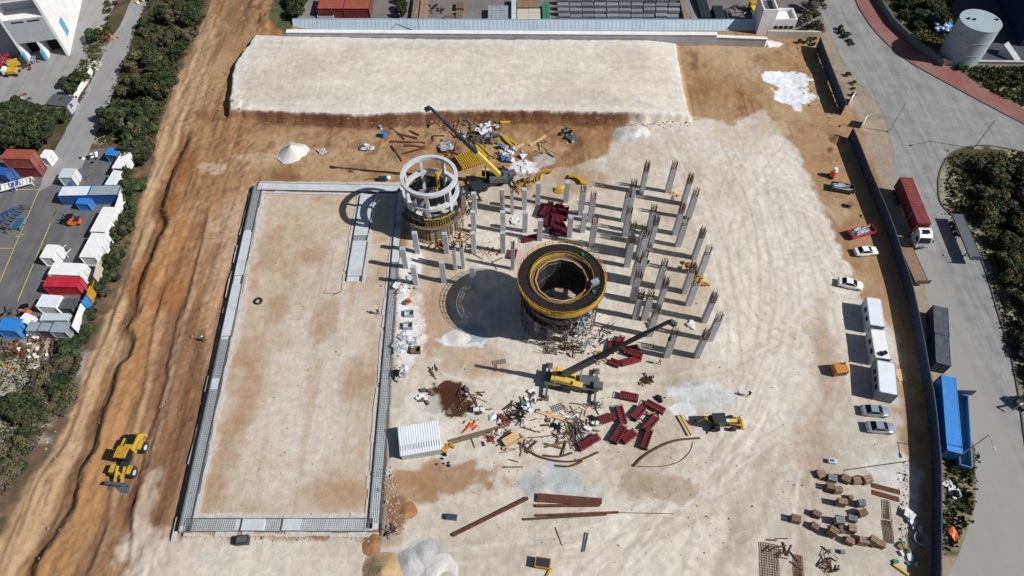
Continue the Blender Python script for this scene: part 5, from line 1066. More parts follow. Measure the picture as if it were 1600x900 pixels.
forms = [((982, 622), (968, 619), (996, 625), 'red column form lying alone, farthest of the scatter below the near crane'), ((1023, 638), (1009, 631), (1037, 646), 'red column form highest on the right of the scatter'), ((970, 650), (966, 637), (974, 664), 'upright-lying red form pointing at the viewer in the middle of the scatter'),
         ((997, 647), (989, 657), (1004, 639), 'red form slanting beside a pale plank in the scatter'), ((1016, 664), (1007, 674), (1025, 653), 'red form with white ribs slanting at the right of the scatter'), ((948, 656), (936, 660), (960, 652), 'small red form beside dark gear at the left of the scatter'),
         ((966, 680), (958, 693), (973, 668), 'red form leaning over a black shadow low in the scatter'), ((982, 684), (972, 691), (991, 677), 'red form resting across another, low centre of the scatter'), ((920, 693), (906, 702), (936, 684), 'red form lying alone at the lower left of the scatter'),
         ((1010, 688), (1006, 702), (1016, 673), 'dark red form lowest on the right of the scatter'), ((985, 566), (970, 569), (998, 562), 'red form with white rim just below the crane boom'), ((960, 569), (953, 566), (966, 571), 'short red form with a white cap under the crane boom'),
         ((956, 543), (954, 552), (958, 533), 'red form in shade beside the drum tower, left one'), ((968, 537), (964, 546), (972, 528), 'red form in shade beside the drum tower, middle one'), ((985, 548), (972, 551), (996, 545), 'red form in shade beside the drum tower, right one'), ((992, 556), (980, 553), (1002, 560), 'red form half under the crane boom tip shadow'), ((802, 399), (800, 406), (804, 392), 'small crimson form between columns left of the drum tower')]
p0 = None
for i, (c, a, b, lab) in enumerate(forms):
    L_ = (G(*a) - G(*b)).length; k = max(.5, min(1.1, L_ / 3.3)); lo = at(*c)
    if p0 is None: p0 = o = red_form(); o.location = lo; o.rotation_euler = (0, 0, ang(a, b)); o['label'] = lab; o['group'] = FG; o.scale = (k, 1, 1)
    else: o = dup(p0, lo, ang(a, b), lab, (k, random.uniform(.85, 1.05), random.uniform(.8, 1.1)), FG)
    o['category'] = 'formwork'
p1 = None; rd = random.Random(5); CG = 'crimson forms stacked above the drum tower'
for i, (x, y, a) in enumerate([(846, 330, 1.3), (852, 334, 1.0), (860, 328, 1.5), (868, 333, 1.2), (876, 330, 1.9), (883, 336, 1.4), (857, 345, 1.1), (866, 350, 1.4), (874, 347, 1.8), (862, 359, 1.5), (870, 362, 1.75), (880, 358, 1.9), (830, 374, .3)]):
    lab = 'dark crimson form heaped above the drum tower, %s from left' % ordw(sorted([846, 852, 860, 868, 876, 883, 857, 866, 874, 862, 870, 880, 830]).index(x) + 1); lo = at(x, y)
    if p1 is None: p1 = o = red_form(3.0, .9, .8, 'crimson'); o.location = lo; o.rotation_euler = (0, 0, a); o['label'] = lab; o['group'] = CG
    else: o = dup(p1, (lo[0], lo[1], lo[2] + (.4 if 0 < i < 9 and i % 3 == 1 else 0)), a, lab, (rd.uniform(.8, 1.1), 1, rd.uniform(.8, 1.3)), CG)
    o['category'] = 'formwork'

# palletised blocks, lower right
def pallet(kind):
    t = thing('block_pallet', '', 'pallet'); s = MB(); rd = random.Random(kind)
    for y in (-.5, 0, .5): s.box((0, y, .06), (1.3, .12, .12))
    s.box((0, 0, .14), (1.3, 1.15, .04)); s.build('pallet_base', 'timber_dark', t)
    s = MB(); nz_ = (3, 4, 2)[kind % 3]
    for k in range(nz_):
        for i in range(3):
            for j in range(2): s.box((-.42 + i * .42 + rd.uniform(-.02, .02), -.27 + j * .54, .17 + .26 * k + .12), (.39, .5, .24))
    s.build('block_layers', 'grey_block' if kind == 3 else 'brown_block', t)
    if kind == 1:
        s = MB(); s.box((0, -.2, .17 + .26 * nz_ + .01), (1.25, .06, .03)); s.box((0, .2, .17 + .26 * nz_ + .01), (1.25, .06, .03)); s.build('strap', 'timber', t)
    return t
pl = [(1282, 742), (1298, 749), (1319, 750), (1336, 753), (1294, 763), (1306, 768), (1327, 778), (1311, 788), (1342, 789), (1344, 804), (1274, 805), (1241, 813), (1271, 824), (1308, 816), (1328, 813), (1313, 829), (1326, 830), (1297, 834), (1325, 847), (1344, 848), (1359, 848), (1373, 852), (1315, 863), (1352, 752)]
pk = {}; order = sorted(pl, key=lambda c: c[1]); rows_ = [sorted(order[i:i + 6]) for i in range(0, len(order), 6)]
for r_, row in enumerate(rows_):
    for i, (x, y) in enumerate(row):
        kd = random.randrange(4); sm = y in (778, 863); lab = '%s block pallet, %s from left in %s row of lower right stacks' % (('tall brown', 'strapped brown', 'low brown', 'greyish')[kd], ordw(i + 1), ordw(r_ + 1)); lo = at(x, y); az = R(-12) + random.uniform(-.5, .5)
        if kd not in pk: pk[kd] = o = pallet(kd); o.location = lo; o.rotation_euler = (0, 0, az); o['label'] = lab; o['group'] = 'pallets of blocks at the lower right'
        else: o = dup(pk[kd], lo, az, lab, (.5 if sm else random.uniform(.8, 1.05), .5 if sm else random.uniform(.75, .95), .6 if sm else random.uniform(1.2, 1.7)), 'pallets of blocks at the lower right')
        o['category'] = 'pallet'
bp0 = None
for r_, (x0, y0, x1, y1) in enumerate(((1364, 759, 1403, 769), (1365, 770, 1401, 780))):
    for i in range(8):
        a, b = G(x0, y0), G(x1, y1); c = a.lerp(b, i / 7); lab = 'flat brown slab in the %s line of slabs, %s from the left' % (('upper', 'lower')[r_], ordw(i + 1)); az = ang((x0, y0), (x1, y1))
        if bp0 is None: bp0 = o = MB().box((0, 0, .06), (.55, .75, .12)).build('flat_slab', 'rust', None, .01); o.location = (c.x, c.y, gz(c.x, c.y)); o.rotation_euler = (0, 0, az); tag(o, lab, 'slab', 'two lines of flat brown slabs')
        else: o = dup(bp0, (c.x, c.y, gz(c.x, c.y)), az + random.uniform(-.08, .08), lab)
p_ = at(1373, 774)

# beams, pipes, planks ---------------------------------------------------------------
def beam(name, label, cat, pts, w, h, m, z=0.0, group=None, n=4):
    P = [GT(*p, z + h / 2) for p in pts]; o0 = P[0].copy(); P = [p - o0 for p in P]; s = MB()
    if len(P) > 2: P = smooth_px(P, 5)
    for a, b in zip(P[:-1], P[1:]): s.bar(a, b, w, h, n)
    o = s.build(name, m); o.location = o0; return tag(o, label, cat, group)
BG = 'steel lying on the pale ground'
beam('steel_beam', 'wide rusty beam, top one of the pair left of centre at the bottom', 'beam', [(840, 776), (940, 784)], .75, .5, 'rust', group=BG)
beam('steel_beam', 'second wide rusty beam lying against the first', 'beam', [(838, 782), (938, 788)], .5, .35, 'rust', group=BG)
beam('steel_beam', 'thin rusty beam just below the wide pair', 'beam', [(837, 791), (936, 790)], .4, .35, 'rust', group=BG)
beam('steel_beam', 'long thin dark brown beam below the wide pair', 'beam', [(838, 806), (966, 801)], .3, .3, 'rust', group=BG)
beam('steel_beam', 'lowest dark beam, crossing under the long thin one', 'beam', [(818, 812), (948, 804)], .3, .25, 'rebar', group=BG)
beam('steel_beam', 'long diagonal rusty beam lying alone left of the wide beams', 'beam', [(708, 837), (825, 779)], .4, .4, 'rust', group=BG)
beam('steel_beam', 'long olive beam running right from the metal shed', 'beam', [(702, 690), (796, 664)], .35, .3, 'timber_dark', group=BG)
beam('steel_beam', 'thinner beam alongside the olive one by the metal shed', 'beam', [(704, 694), (770, 675)], .2, .2, 'timber_dark', group=BG)
beam('curved_pipe', 'longest curved dark pipe, sagging towards the viewer', 'pipe', [(821, 702), (843, 714), (873, 721), (903, 720), (935, 707)], .32, .3, 'rebar', group=BG, n=6)
beam('curved_pipe', 'short curved pipe inside the longest one', 'pipe', [(850, 712), (873, 714), (894, 708)], .32, .3, 'rebar', group=BG, n=6)
beam('curved_pipe', 'short curved pipe just below the longest one', 'pipe', [(869, 728), (890, 729), (910, 721)], .32, .3, 'rebar', group=BG, n=6)
beam('curved_pipe', 'curved brown pipe at the right, rising towards the backhoe', 'pipe', [(990, 729), (1006, 713), (1035, 696), (1060, 688), (1093, 685)], .34, .32, 'rebar', group=BG, n=6)
beam('hose', 'thin cable loop beside the right curved pipe', 'cable', [(1082, 690), (1078, 705), (1060, 722), (1030, 729), (995, 729)], .1, .08, 'black', group=BG, n=6)
for i, (a, b, w, m, lab) in enumerate([((838, 643), (896, 661), .5, 'timber', 'pale orange plank below the near crane'), ((1059, 650), (1076, 681), .35, 'timber', 'long timber left of the backhoe, right one'), ((1064, 649), (1081, 680), .35, 'timber', 'long timber nearest the backhoe'),
    ((785, 702), (822, 684), .35, 'timber', 'orange plank beside the plywood box'), ((822, 685), (905, 676), .12, 'rust', 'thin rusty bar right of the plywood box'), ((879, 692), (852, 699), .25, 'timber_dark', 'olive profile, upper of two below the planks'), ((852, 694), (878, 701), .3, 'timber_dark', 'olive profile crossing the other below the planks'),
    ((1395, 882), (1419, 899), .35, 'yellow', 'yellow beam at the foot of the hoarding, lower right'), ((868, 824), (878, 852), .12, 'rebar_grey', 'thin bent bar on open ground below the wide beams'), ((915, 832), (910, 863), .15, 'rebar_grey', 'dark thin bar upright in the picture, bottom centre'), ((919, 833), (913, 862), .15, 'steel_grey', 'pale thin bar beside the dark one, bottom centre'),
    ((966, 801), (1052, 803), .08, 'black', 'thin black wire running right from the long dark beam'), ((1318, 735), (1424, 720), .1, 'black', 'thin black cable leading to the hoarding above the block stacks'),
    ((610, 200), (632, 218), .3, 'rust', 'rusty beam near the blue barrel, left of the crane boom'), ((622, 210), (652, 217), .45, 'rust', 'thick rusty beam, upper of the group left of the crane boom'), ((610, 222), (664, 224), .4, 'rust', 'long rusty beam, middle of the group left of the crane boom'), ((632, 228), (664, 231), .5, 'rust', 'thick dark beam, lower of the group left of the crane boom'), ((630, 241), (662, 232), .3, 'rust', 'slanting beam, lowest of the group left of the crane boom'),
    ((612, 228), (628, 252), .25, 'rust', 'thin rusty bar pointing at the ringed tower'), ((640, 205), (655, 212), .3, 'rust', 'short rusty bar with pale end'), ((676, 213), (694, 213), .25, 'rust', 'short dark bar, upper side of an open frame by the boom'), ((677, 213), (677, 221), .25, 'rust', 'short upright side of the open frame by the boom'),
    ((828, 228), (853, 213), .5, 'timber', 'pale yellow timber left of the black bundle'), ((806, 232), (818, 226), .4, 'timber', 'short pale timber end beside the tarpaulin'), ((713, 203), (722, 187), .25, 'timber_dark', 'thin dark pole leaning near the crane boom'),
    ((520, 462), (534, 455), .12, 'timber_dark', 'thin stick lying on the levelled rectangle'), ((505, 458), (528, 459), .1, 'timber_dark', 'thin rod lying on the levelled rectangle'), ((735, 680), (742, 700), .12, 'rust', 'thin upright-lying bar by the red scrap')]):
    beam('timber_plank' if 'timb' in m else 'steel_bar', lab, 'plank' if 'timb' in m else 'bar', [a, b], w, min(w, .3), m)
YB = 'yellow formwork beams'
for a, b, w, lab in [((782, 212), (806, 226), .55, 'yellow beam bundle left of the pale timber, upper one'), ((786, 216), (800, 229), .5, 'yellow beam bundle left of the pale timber, lower one'), ((782, 193), (797, 193), .7, 'short yellow bundle highest in the steel yard'), ((744, 229), (760, 246), .6, 'yellow beam beside the crane boom, left one'), ((750, 228), (766, 243), .4, 'yellow beam beside the crane boom, right one')]:
    t = beam('yellow_beam', lab, 'beam', [a, b], w, .45, 'yellow', group=YB)
g = at(735, 252); t = thing('yellow_table_form', 'big yellow slab form lying behind the ringed tower', 'formwork', g, .5); s = MB()
for i in range(12): s.bar((-2.6 + i * .45, -2.2, .9 - i * .04), (-2.5 + i * .45, 1.9, .9 + .02 * i), .22, .3)
s.build('beams', 'yellow', t); s = MB()
for k in (-1.6, 0, 1.4): s.bar((-2.8, k, .5), (2.6, k, .5), .3, .3)
s.build('walings', 'ochre', t); s = MB()
for x in (-2.4, 2.2):
    for k in (-1.5, 1.3): s.bar((x, k, 0), (x, k, .5), .25)
s.build('props', 'black', t)
for lab, x, y, r_, a0, a1 in (('curved yellow form beams, left arc above the crimson heap', 858, 283, 3.0, 1.3, 3.3), ('curved yellow form beams, right arc above the crimson heap', 892, 292, 3.2, .2, 1.7), ('curved yellow form beams, short lower arc by the column', 876, 290, 2.2, -2.2, -.9)):
    g = at(x, y); t = thing('curved_form', lab, 'formwork', g); s = MB()
    for i in range(17): a = a0 + (a1 - a0) * i / 16; s.bar((r_ * math.cos(a), r_ * math.sin(a), .1), ((r_ - 1.2) * math.cos(a), (r_ - 1.2) * math.sin(a), .8), .13, .2)
    s.build('ribs', 'yellow', t); s = MB(); s.ring((0, 0), r_ - .7, r_ - .4, .35, .55, 16, a0, a1); s.ring((0, 0), r_ - .1, r_ + .1, .1, .25, 16, a0, a1); s.build('arc_rails', 'ochre', t)

def heap(name, label, cat, px, py, r, h, m, seed, n=34, rim=0.0, dent=0.0):
    g = GT(px, py); xs = np.linspace(-1.15, 1.15, n); X, Y = np.meshgrid(xs, xs); nz_ = fbm(X * r + seed * 9, Y * r, r * .5, 4, seed); q = np.hypot(X, Y) + (nz_ - .5) * .22
    Z = h * np.clip(1 - q, 0, 1) ** 1.15 * (1 + .25 * (nz_ - .5)) - .06
    if dent: Z -= dent * np.exp(-(((X - .1) / .3) ** 2 + ((Y + .45) / .5) ** 2)); Z = np.maximum(Z, -.06)
    v = np.stack([X * r, Y * r, Z], -1).reshape(-1, 3); s = MB(); idx = np.arange(n * n).reshape(n, n)
    f = [(int(idx[i, j]), int(idx[i, j + 1]), int(idx[i + 1, j + 1]), int(idx[i + 1, j])) for i in range(n - 1) for j in range(n - 1) if max(Z[i, j], Z[i, j + 1], Z[i + 1, j + 1], Z[i + 1, j]) > -.05]
    s.add(v.tolist(), f); o = s.build(name, m, smooth=True); o.location = (g.x, g.y, g.z); return tag(o, label, cat)
heap('sand_heap', 'white sand heap on the brown ground above the levelled rectangle', 'heap', 458, 239, 3.2, 2.3, 'white_sand', 1)
heap('sand_heap', 'grey-white gravel heap, left horn of the crescent under the platform', 'heap', 976, 213, 3.0, .9, 'grey_sand', 2, dent=.4)
heap('sand_heap', 'grey gravel heap, right horn of the crescent under the platform', 'heap', 997, 208, 2.8, 1.0, 'white_sand', 3, dent=.5)
heap('sand_heap', 'round tan earth heap at the bottom edge', 'heap', 600, 897, 3.3, 1.9, 'tan_sand', 4)
heap('sand_heap', 'bright white heap at the bottom edge', 'heap', 692, 891, 2.9, .6, 'white_sand', 5, dent=.9)
heap('sand_heap', 'small grey heap between the tan and the white heaps', 'heap', 640, 880, 2.4, .8, 'grey_sand', 6)
heap('sand_heap', 'low grey heap above the white heap', 'heap', 662, 864, 2.3, .6, 'grey_sand', 7)
heap('sand_heap', 'brown clod heap at the corner of the foundation strips', 'heap', 585, 846, 2.0, .5, 'brown_soil', 8)
heap('sand_heap', 'dark red earth mound right of the foundation corner', 'heap', 634, 800, 1.6, .5, 'brown_soil', 9)
heap('sand_heap', 'white lime heap lying beside the drum tower shadow', 'heap', 716, 529, 2.3, .4, 'white_sand', 10)
heap('sand_heap', 'tan soil clod at the far end of the long hoarding', 'heap', 1308, 218, 2.0, .8, 'brown_soil', 13)
heap('sand_heap', 'small soil clod near the long hoarding top', 'heap', 1300, 235, 1.2, .5, 'brown_soil', 14)

def junk(name, label, cat, px, py, seed, mats, n=14, r=1.6, kind='bars', hmax=.8):
    t = thing(name, label, cat, at(px, py)); rd = random.Random(seed)
    for mi, m in enumerate(mats):
        s = MB()
        for i in range(max(3, n // len(mats))):
            x, y, a = rd.gauss(0, r * .45), rd.gauss(0, r * .45), rd.uniform(0, 6.3)
            if kind == 'bars': l = rd.uniform(.6, 1.6) * r * .6; s.bar((x - l * math.cos(a) / 2, y - l * math.sin(a) / 2, rd.uniform(.08, hmax)), (x + l * math.cos(a) / 2, y + l * math.sin(a) / 2, rd.uniform(.08, hmax)), rd.uniform(.06, .18))
            elif kind == 'cloth':
                l = rd.uniform(.5, 1.2); k = [(x + l * math.cos(a + j * 1.57) * rd.uniform(.5, 1), y + l * math.sin(a + j * 1.57) * rd.uniform(.5, 1), rd.uniform(.02, hmax)) for j in range(4)] + [(x, y, rd.uniform(hmax * .5, hmax))]; s.add(k, [(0, 1, 4), (1, 2, 4), (2, 3, 4), (3, 0, 4)])
            elif kind == 'boxes': s.box((x, y, rd.uniform(.1, hmax * .6)), (rd.uniform(.3, 1), rd.uniform(.2, .7), rd.uniform(.15, .5)), a)
            else: k = rd.uniform(.15, .45); s.blob((x, y, k * .5), (k, k * .8, k * .6), 6, 5, .25, i + seed)
        s.build(('main_pieces', 'lighter_pieces', 'odd_pieces')[mi % 3], m, t)
    return t
J = [('cable_tangle', 'black tangle of cables with white tubs left of the planks', 'cables', 806, 645, ['rebar', 'black'], 40, 2.2, 'bars', .6), ('crate_stack', 'pale green and white crates beside the cable tangle', 'crates', 824, 639, ['cont_light', 'white_paint', 'green'], 9, 1.3, 'boxes', 1.2),
     ('scrap_pile', 'bright red scrap near the metal shed', 'scrap', 737, 667, ['orange'], 9, 1.3, 'bars', .3), ('scrap_pile', 'black bin with a pale lid near the metal shed', 'bin', 745, 646, ['boom_dark', 'tarp_white'], 8, 1.2, 'boxes', 1.0), ('scrap_pile', 'red scrap and a lilac sheet beside the cable tangle', 'scrap', 784, 658, ['red_steel', 'tarp_white'], 12, 1.3, 'cloth', .4),
     ('scrap_pile', 'dark red bars lying above the plywood box', 'scrap', 768, 685, ['red_steel'], 16, 1.3, 'bars', .35), ('scrap_pile', 'grey pallets on the ground right of the crates', 'pallets', 856, 654, ['timber_dark', 'timber'], 7, 1.3, 'boxes', .5), ('scrap_pile', 'black pads lying below the grey pallets', 'pads', 866, 668, ['black'], 4, .8, 'boxes', .5),
     ('bar_heap', 'brown tangle of bars left of the lowest red form', 'bars', 892, 672, ['rebar', 'rebar_grey'], 60, 2.8, 'bars', .5), ('bar_heap', 'loose bars on the ground in front of the drum tower', 'bars', 893, 545, ['rebar'], 14, 2.2, 'bars', .4), ('bar_heap', 'grey frame of bars above the red scatter', 'bars', 935, 634, ['steel_grey'], 12, 1.4, 'bars', .9), ('scrap_pile', 'black gear beside the small red form', 'gear', 925, 661, ['black', 'white_paint'], 10, 1.3, 'boxes', .8),
     ('manhole_cover', 'dark round bundle of bars right of the near crane', 'bundle', 1011, 595, ['rebar', 'black'], 40, 1.0, 'bars', .4), ('scrap_pile', 'black tyre-like lump beside the lime spill', 'lump', 1031, 623, ['black'], 8, .9, 'stones', .8), ('scrap_pile', 'brown timber heap between right hand columns, upper', 'timber heap', 1078, 418, ['ochre', 'timber_dark'], 16, 1.5, 'boxes', .5), ('scrap_pile', 'brown timber heap beside the right hand columns, lower', 'timber heap', 1092, 441, ['ochre', 'timber'], 14, 1.4, 'boxes', .5),
     ('scrap_pile', 'brown debris between the middle right columns', 'timber heap', 1006, 410, ['ochre', 'black'], 14, 1.1, 'boxes', .6), ('scrap_pile', 'tan timber scraps between the top right columns', 'timber heap', 1053, 304, ['ochre', 'timber'], 12, 1.4, 'bars', .4), ('scrap_pile', 'blue and white tubes beside the lower right columns', 'tubes', 1080, 505, ['cont_light', 'white_paint'], 9, 1.2, 'boxes', .5), ('scrap_pile', 'brown pallet scraps at the foot of the crane tip', 'timber heap', 1018, 508, ['ochre', 'timber_dark'], 10, 1.0, 'boxes', .5),
     ('tarp_heap', 'heap of grey-blue tarpaulins right of the yellow bundles', 'tarpaulin', 790, 240, ['tarp_grey', 'tarp_blue', 'tarp_white'], 24, 2.6, 'cloth', 1.1), ('tarp_heap', 'white tarpaulin spread below the grey-blue heap', 'tarpaulin', 818, 262, ['tarp_white'], 16, 2.4, 'cloth', .3), ('tarp_heap', 'pale plastic and tubes around a pole near the boom', 'plastic', 757, 205, ['tarp_white', 'cont_light', 'steel_grey'], 26, 2.2, 'cloth', .8),
     ('tarp_heap', 'dark bundle under the crane boom', 'bundle', 723, 215, ['black', 'tarp_grey'], 14, 1.5, 'cloth', .8), ('tarp_heap', 'black bundle alone right of the pale timber', 'bundle', 884, 211, ['black', 'steel_grey'], 16, 1.7, 'cloth', .8), ('tarp_heap', 'small slate bundle right of the black one', 'bundle', 898, 220, ['steel_grey'], 5, .8, 'cloth', .8), ('scrap_pile', 'black wheels beside the blue barrel', 'wheels', 597, 200, ['black', 'steel_light'], 8, .8, 'stones', .6),
     ('tarp_heap', 'slate and white sheets left of the rusty beams', 'sheets', 572, 233, ['tarp_grey', 'tarp_white', 'steel_grey'], 14, 1.5, 'cloth', .6), ('tarp_heap', 'small pale sheet pile right of the sand heap', 'sheets', 505, 237, ['tarp_grey', 'rubble'], 8, .9, 'cloth', .4), ('tarp_heap', 'grey folded sheets left of the crane boom', 'sheets', 697, 227, ['tarp_grey', 'steel_light'], 14, 1.5, 'cloth', .5), ('bar_heap', 'rusty bars and plates in the upper part of the steel yard', 'bars', 700, 200, ['rust', 'timber_dark'], 16, 2.4, 'bars', .4),
     ('bar_heap', 'dark steel pieces right of the boom base', 'bars', 742, 215, ['rebar_grey', 'black'], 22, 2.2, 'bars', .5), ('bar_heap', 'dark formwork pieces among yellow beams', 'bars', 770, 222, ['boom_dark', 'timber_dark'], 16, 1.8, 'boxes', .5), ('bar_heap', 'thin bars left of the first columns', 'bars', 826, 283, ['ochre', 'black'], 24, 1.6, 'bars', .8), ('bar_heap', 'dark steel heap between ringed tower and columns', 'bars', 724, 305, ['rebar_grey', 'black', 'steel_grey'], 44, 2.2, 'bars', .8),
     ('bar_heap', 'bars leaning behind the ringed tower', 'bars', 730, 330, ['rebar_grey', 'steel_light'], 20, 1.8, 'bars', 1.2), ('cloth_ring', 'round white bag between the columns', 'bag', 806, 345, ['tarp_white'], 8, .9, 'cloth', .5), ('scrap_pile', 'white bags with pale blocks right of the foundation strip, upper group', 'bags', 630, 445, ['tarp_white', 'rubble'], 26, 1.8, 'cloth', .5), ('scrap_pile', 'white bags and boards right of the foundation strip, middle group', 'bags', 632, 535, ['tarp_white', 'tarp_grey'], 28, 1.9, 'cloth', .5),
     ('scrap_pile', 'white bags right of the foundation strip, lower group', 'bags', 622, 585, ['tarp_white', 'tarp_grey', 'black'], 18, 1.4, 'cloth', .5), ('scrap_pile', 'orange toolbox beside the white bags', 'tools', 637, 474, ['orange', 'steel_grey'], 7, .8, 'boxes', .4), ('scrap_pile', 'white mixer parts above the metal shed', 'mixer', 664, 620, ['white_paint', 'steel_grey', 'timber_dark'], 14, 1.8, 'boxes', .9), ('scrap_pile', 'slate motor right of the brown stain', 'motor', 727, 612, ['steel_grey', 'black'], 7, .9, 'boxes', .7),
     ('barrel_pair', 'black water tanks at the lower right corner of the metal shed', 'tanks', 693, 718, ['black'], 7, 1.1, 'stones', 1.0), ('bar_heap', 'slate steel offcuts at the foundation corner', 'offcuts', 612, 832, ['steel_grey', 'rebar'], 16, 1.2, 'bars', .6), ('scrap_pile', 'orange debris at the front of the drum tower', 'debris', 935, 557, ['ochre', 'rust'], 10, 1.4, 'bars', .4), ('scrap_pile', 'brown planks at the lower corner of the shed', 'planks', 697, 700, ['ochre'], 5, .8, 'boxes', .5), ('bar_heap', 'row of short grey bars left of the brown stain', 'bars', 676, 580, ['rebar'], 12, 1.2, 'bars', .2),
     ('scrap_pile', 'white bag beside the hoarding at the lower right', 'bag', 1422, 810, ['tarp_white'], 5, .8, 'cloth', .7), ('scrap_pile', 'grey crate in the shade beside the hoarding', 'crate', 1434, 828, ['steel_light'], 4, .6, 'boxes', .8), ('scrap_pile', 'litter at the foot of the hoarding, bottom right', 'litter', 1418, 866, ['tarp_white', 'timber_dark', 'green'], 20, 1.6, 'boxes', .4), ('scrap_pile', 'orange bag on the grass verge behind the hoarding', 'bag', 1489, 833, ['orange'], 3, .5, 'cloth', .6), ('scrap_pile', 'white litter on the grass verge behind the hoarding', 'litter', 1486, 770, ['tarp_white'], 6, 1.2, 'cloth', .3),
     ('bar_heap', 'rusty bars and grid in the bottom right corner, left part', 'bars', 1222, 858, ['rebar'], 16, 2.2, 'bars', .2), ('bar_heap', 'dark frame beside the rebar cage, bottom right', 'bars', 1290, 880, ['rust', 'black'], 18, 1.8, 'bars', .5), ('scrap_pile', 'heap of rusty machinery parts at the left edge below the tarped boxes', 'scrap heap', 48, 545, ['rust', 'timber_dark', 'white_paint'], 40, 3.2, 'boxes', 1.2), ('scrap_pile', 'rusty pipes left of the machinery heap', 'pipes', 15, 540, ['timber_dark', 'rust'], 16, 2.6, 'bars', .8), ('scrap_pile', 'long rusty pipes stacked below the grey tarped boxes', 'pipes', 75, 530, ['rust', 'rust'], 24, 3.0, 'bars', 1.0),
     ('scrap_pile', 'red machinery frames in the factory yard', 'machinery', 8, 105, ['red_steel', 'cont_red'], 34, 3.0, 'bars', 2.2), ('scrap_pile', 'heap of pipes between the small white box and the white containers', 'pipes', 100, 396, ['white_paint', 'steel_grey', 'cont_light'], 26, 1.8, 'bars', .9), ('scrap_pile', 'coils and drums beside the pale grey box container', 'drums', 130, 280, ['timber_dark', 'rebar', 'cont_blue'], 34, 2.2, 'stones', 1.2), ('scrap_pile', 'black tyres near the blue-topped box', 'tyres', 146, 246, ['black', 'white_paint'], 16, 1.9, 'stones', .9),
     ('scrap_pile', 'orange skip with black interior below the painted line', 'skip', 44, 484, ['orange', 'black'], 8, 1.4, 'boxes', 1.8), ('scrap_pile', 'black net and pipes left of the orange skip', 'net', 16, 492, ['black', 'steel_grey'], 14, 1.6, 'bars', 1.0), ('scrap_pile', 'yellow rack with orange pipes at the left edge', 'rack', 10, 578, ['ochre', 'steel_light'], 16, 1.6, 'bars', 1.2), ('scrap_pile', 'stone blocks on the slope right of the factory', 'stones', 148, 100, ['rubble', 'beige'], 26, 2.4, 'stones', .8), ('scrap_pile', 'yellow and red waste beside the leftmost road, top', 'waste', 168, 62, ['ochre', 'red_steel'], 26, 2.2, 'stones', .9),
     ('scrap_pile', 'yellow truck debris at the top of the leftmost road', 'debris', 223, 3, ['yellow', 'white_paint'], 8, 1.3, 'boxes', 1.2), ('scrap_pile', 'white bags beside the short hoarding far wall', 'bags', 1200, 70, ['tarp_white'], 8, 1.4, 'cloth', .4)]
J += [('bar_heap', 'scattered dark bars left of the yellow slab form', 'bars', 705, 240, ['rust', 'rebar'], 22, 2.4, 'bars', .4), ('bar_heap', 'scattered timber right of the yellow slab form', 'timber', 770, 245, ['ochre', 'timber', 'timber_dark'], 22, 2.2, 'bars', .5), ('scrap_pile', 'dark frames between the yellow bundles and boom', 'frames', 752, 222, ['boom_dark', 'rebar_grey'], 22, 2.0, 'bars', .6),
      ('bar_heap', 'rusty plates high in the steel yard', 'plates', 735, 192, ['timber_dark', 'steel_grey'], 12, 2.2, 'boxes', .3), ('scrap_pile', 'white and grey scraps highest beside the boom', 'scraps', 770, 200, ['tarp_white', 'steel_grey', 'timber_dark'], 18, 2.4, 'boxes', .4), ('bar_heap', 'timber scraps below the black bundle', 'timber', 850, 232, ['timber', 'timber_dark'], 12, 2.4, 'bars', .3),
      ('bar_heap', 'yellow and brown timber near the first far columns', 'timber', 815, 292, ['yellow', 'ochre', 'black'], 22, 2.0, 'bars', .6), ('bar_heap', 'loose timber under the columns, left middle', 'timber', 725, 375, ['timber', 'rebar', 'rust'], 18, 2.6, 'bars', .3), ('bar_heap', 'loose boards between columns above the round shadow', 'boards', 765, 405, ['timber_dark', 'timber'], 10, 2.8, 'bars', .2), ('bar_heap', 'rusty rods at the foot of the ringed tower', 'rods', 690, 385, ['rust', 'ochre'], 22, 2.0, 'bars', .6),
      ('bar_heap', 'bars and netting right of the drum tower', 'bars', 945, 520, ['tarp_grey', 'rebar'], 14, 2.2, 'bars', .4), ('bar_heap', 'pale planks scattered between crane and red forms', 'planks', 905, 650, ['timber', 'timber_dark', 'white_paint'], 22, 3.0, 'bars', .25), ('bar_heap', 'brown scraps around the plywood box', 'scraps', 820, 690, ['timber_dark', 'rust', 'rebar'], 24, 3.2, 'bars', .25), ('scrap_pile', 'grey boxes scattered left of the near crane', 'boxes', 835, 625, ['steel_grey', 'white_paint', 'rebar'], 16, 2.6, 'boxes', .4),
      ('bar_heap', 'short rods scattered above the metal shed', 'rods', 735, 625, ['rebar', 'timber_dark'], 18, 2.8, 'bars', .2), ('bar_heap', 'rods and planks right of the lowest red forms', 'rods', 1010, 650, ['timber', 'white_paint', 'rebar'], 16, 2.6, 'bars', .3), ('scrap_pile', 'dark machine parts in the middle of the storage yard', 'machinery', 680, 15, ['timber_dark', 'boom_dark'], 16, 3.0, 'boxes', 1.0), ('scrap_pile', 'pipes and frames in the right part of the storage yard', 'pipes', 1155, 15, ['steel_grey', 'black', 'beige'], 20, 2.6, 'bars', 1.0),
      ('scrap_pile', 'mixed parts in the upper left of the left yard', 'machinery', 118, 292, ['steel_light', 'cont_blue', 'rust'], 10, 1.0, 'boxes', 3.2), ('scrap_pile', 'dark debris beside the factory yard trees', 'debris', 35, 160, ['timber_dark', 'steel_grey', 'beige'], 24, 3.2, 'boxes', .5), ('scrap_pile', 'black and red parts right of the yellow trucks', 'machinery', 45, 100, ['black', 'red_steel', 'steel_light'], 18, 2.2, 'boxes', 1.0)]
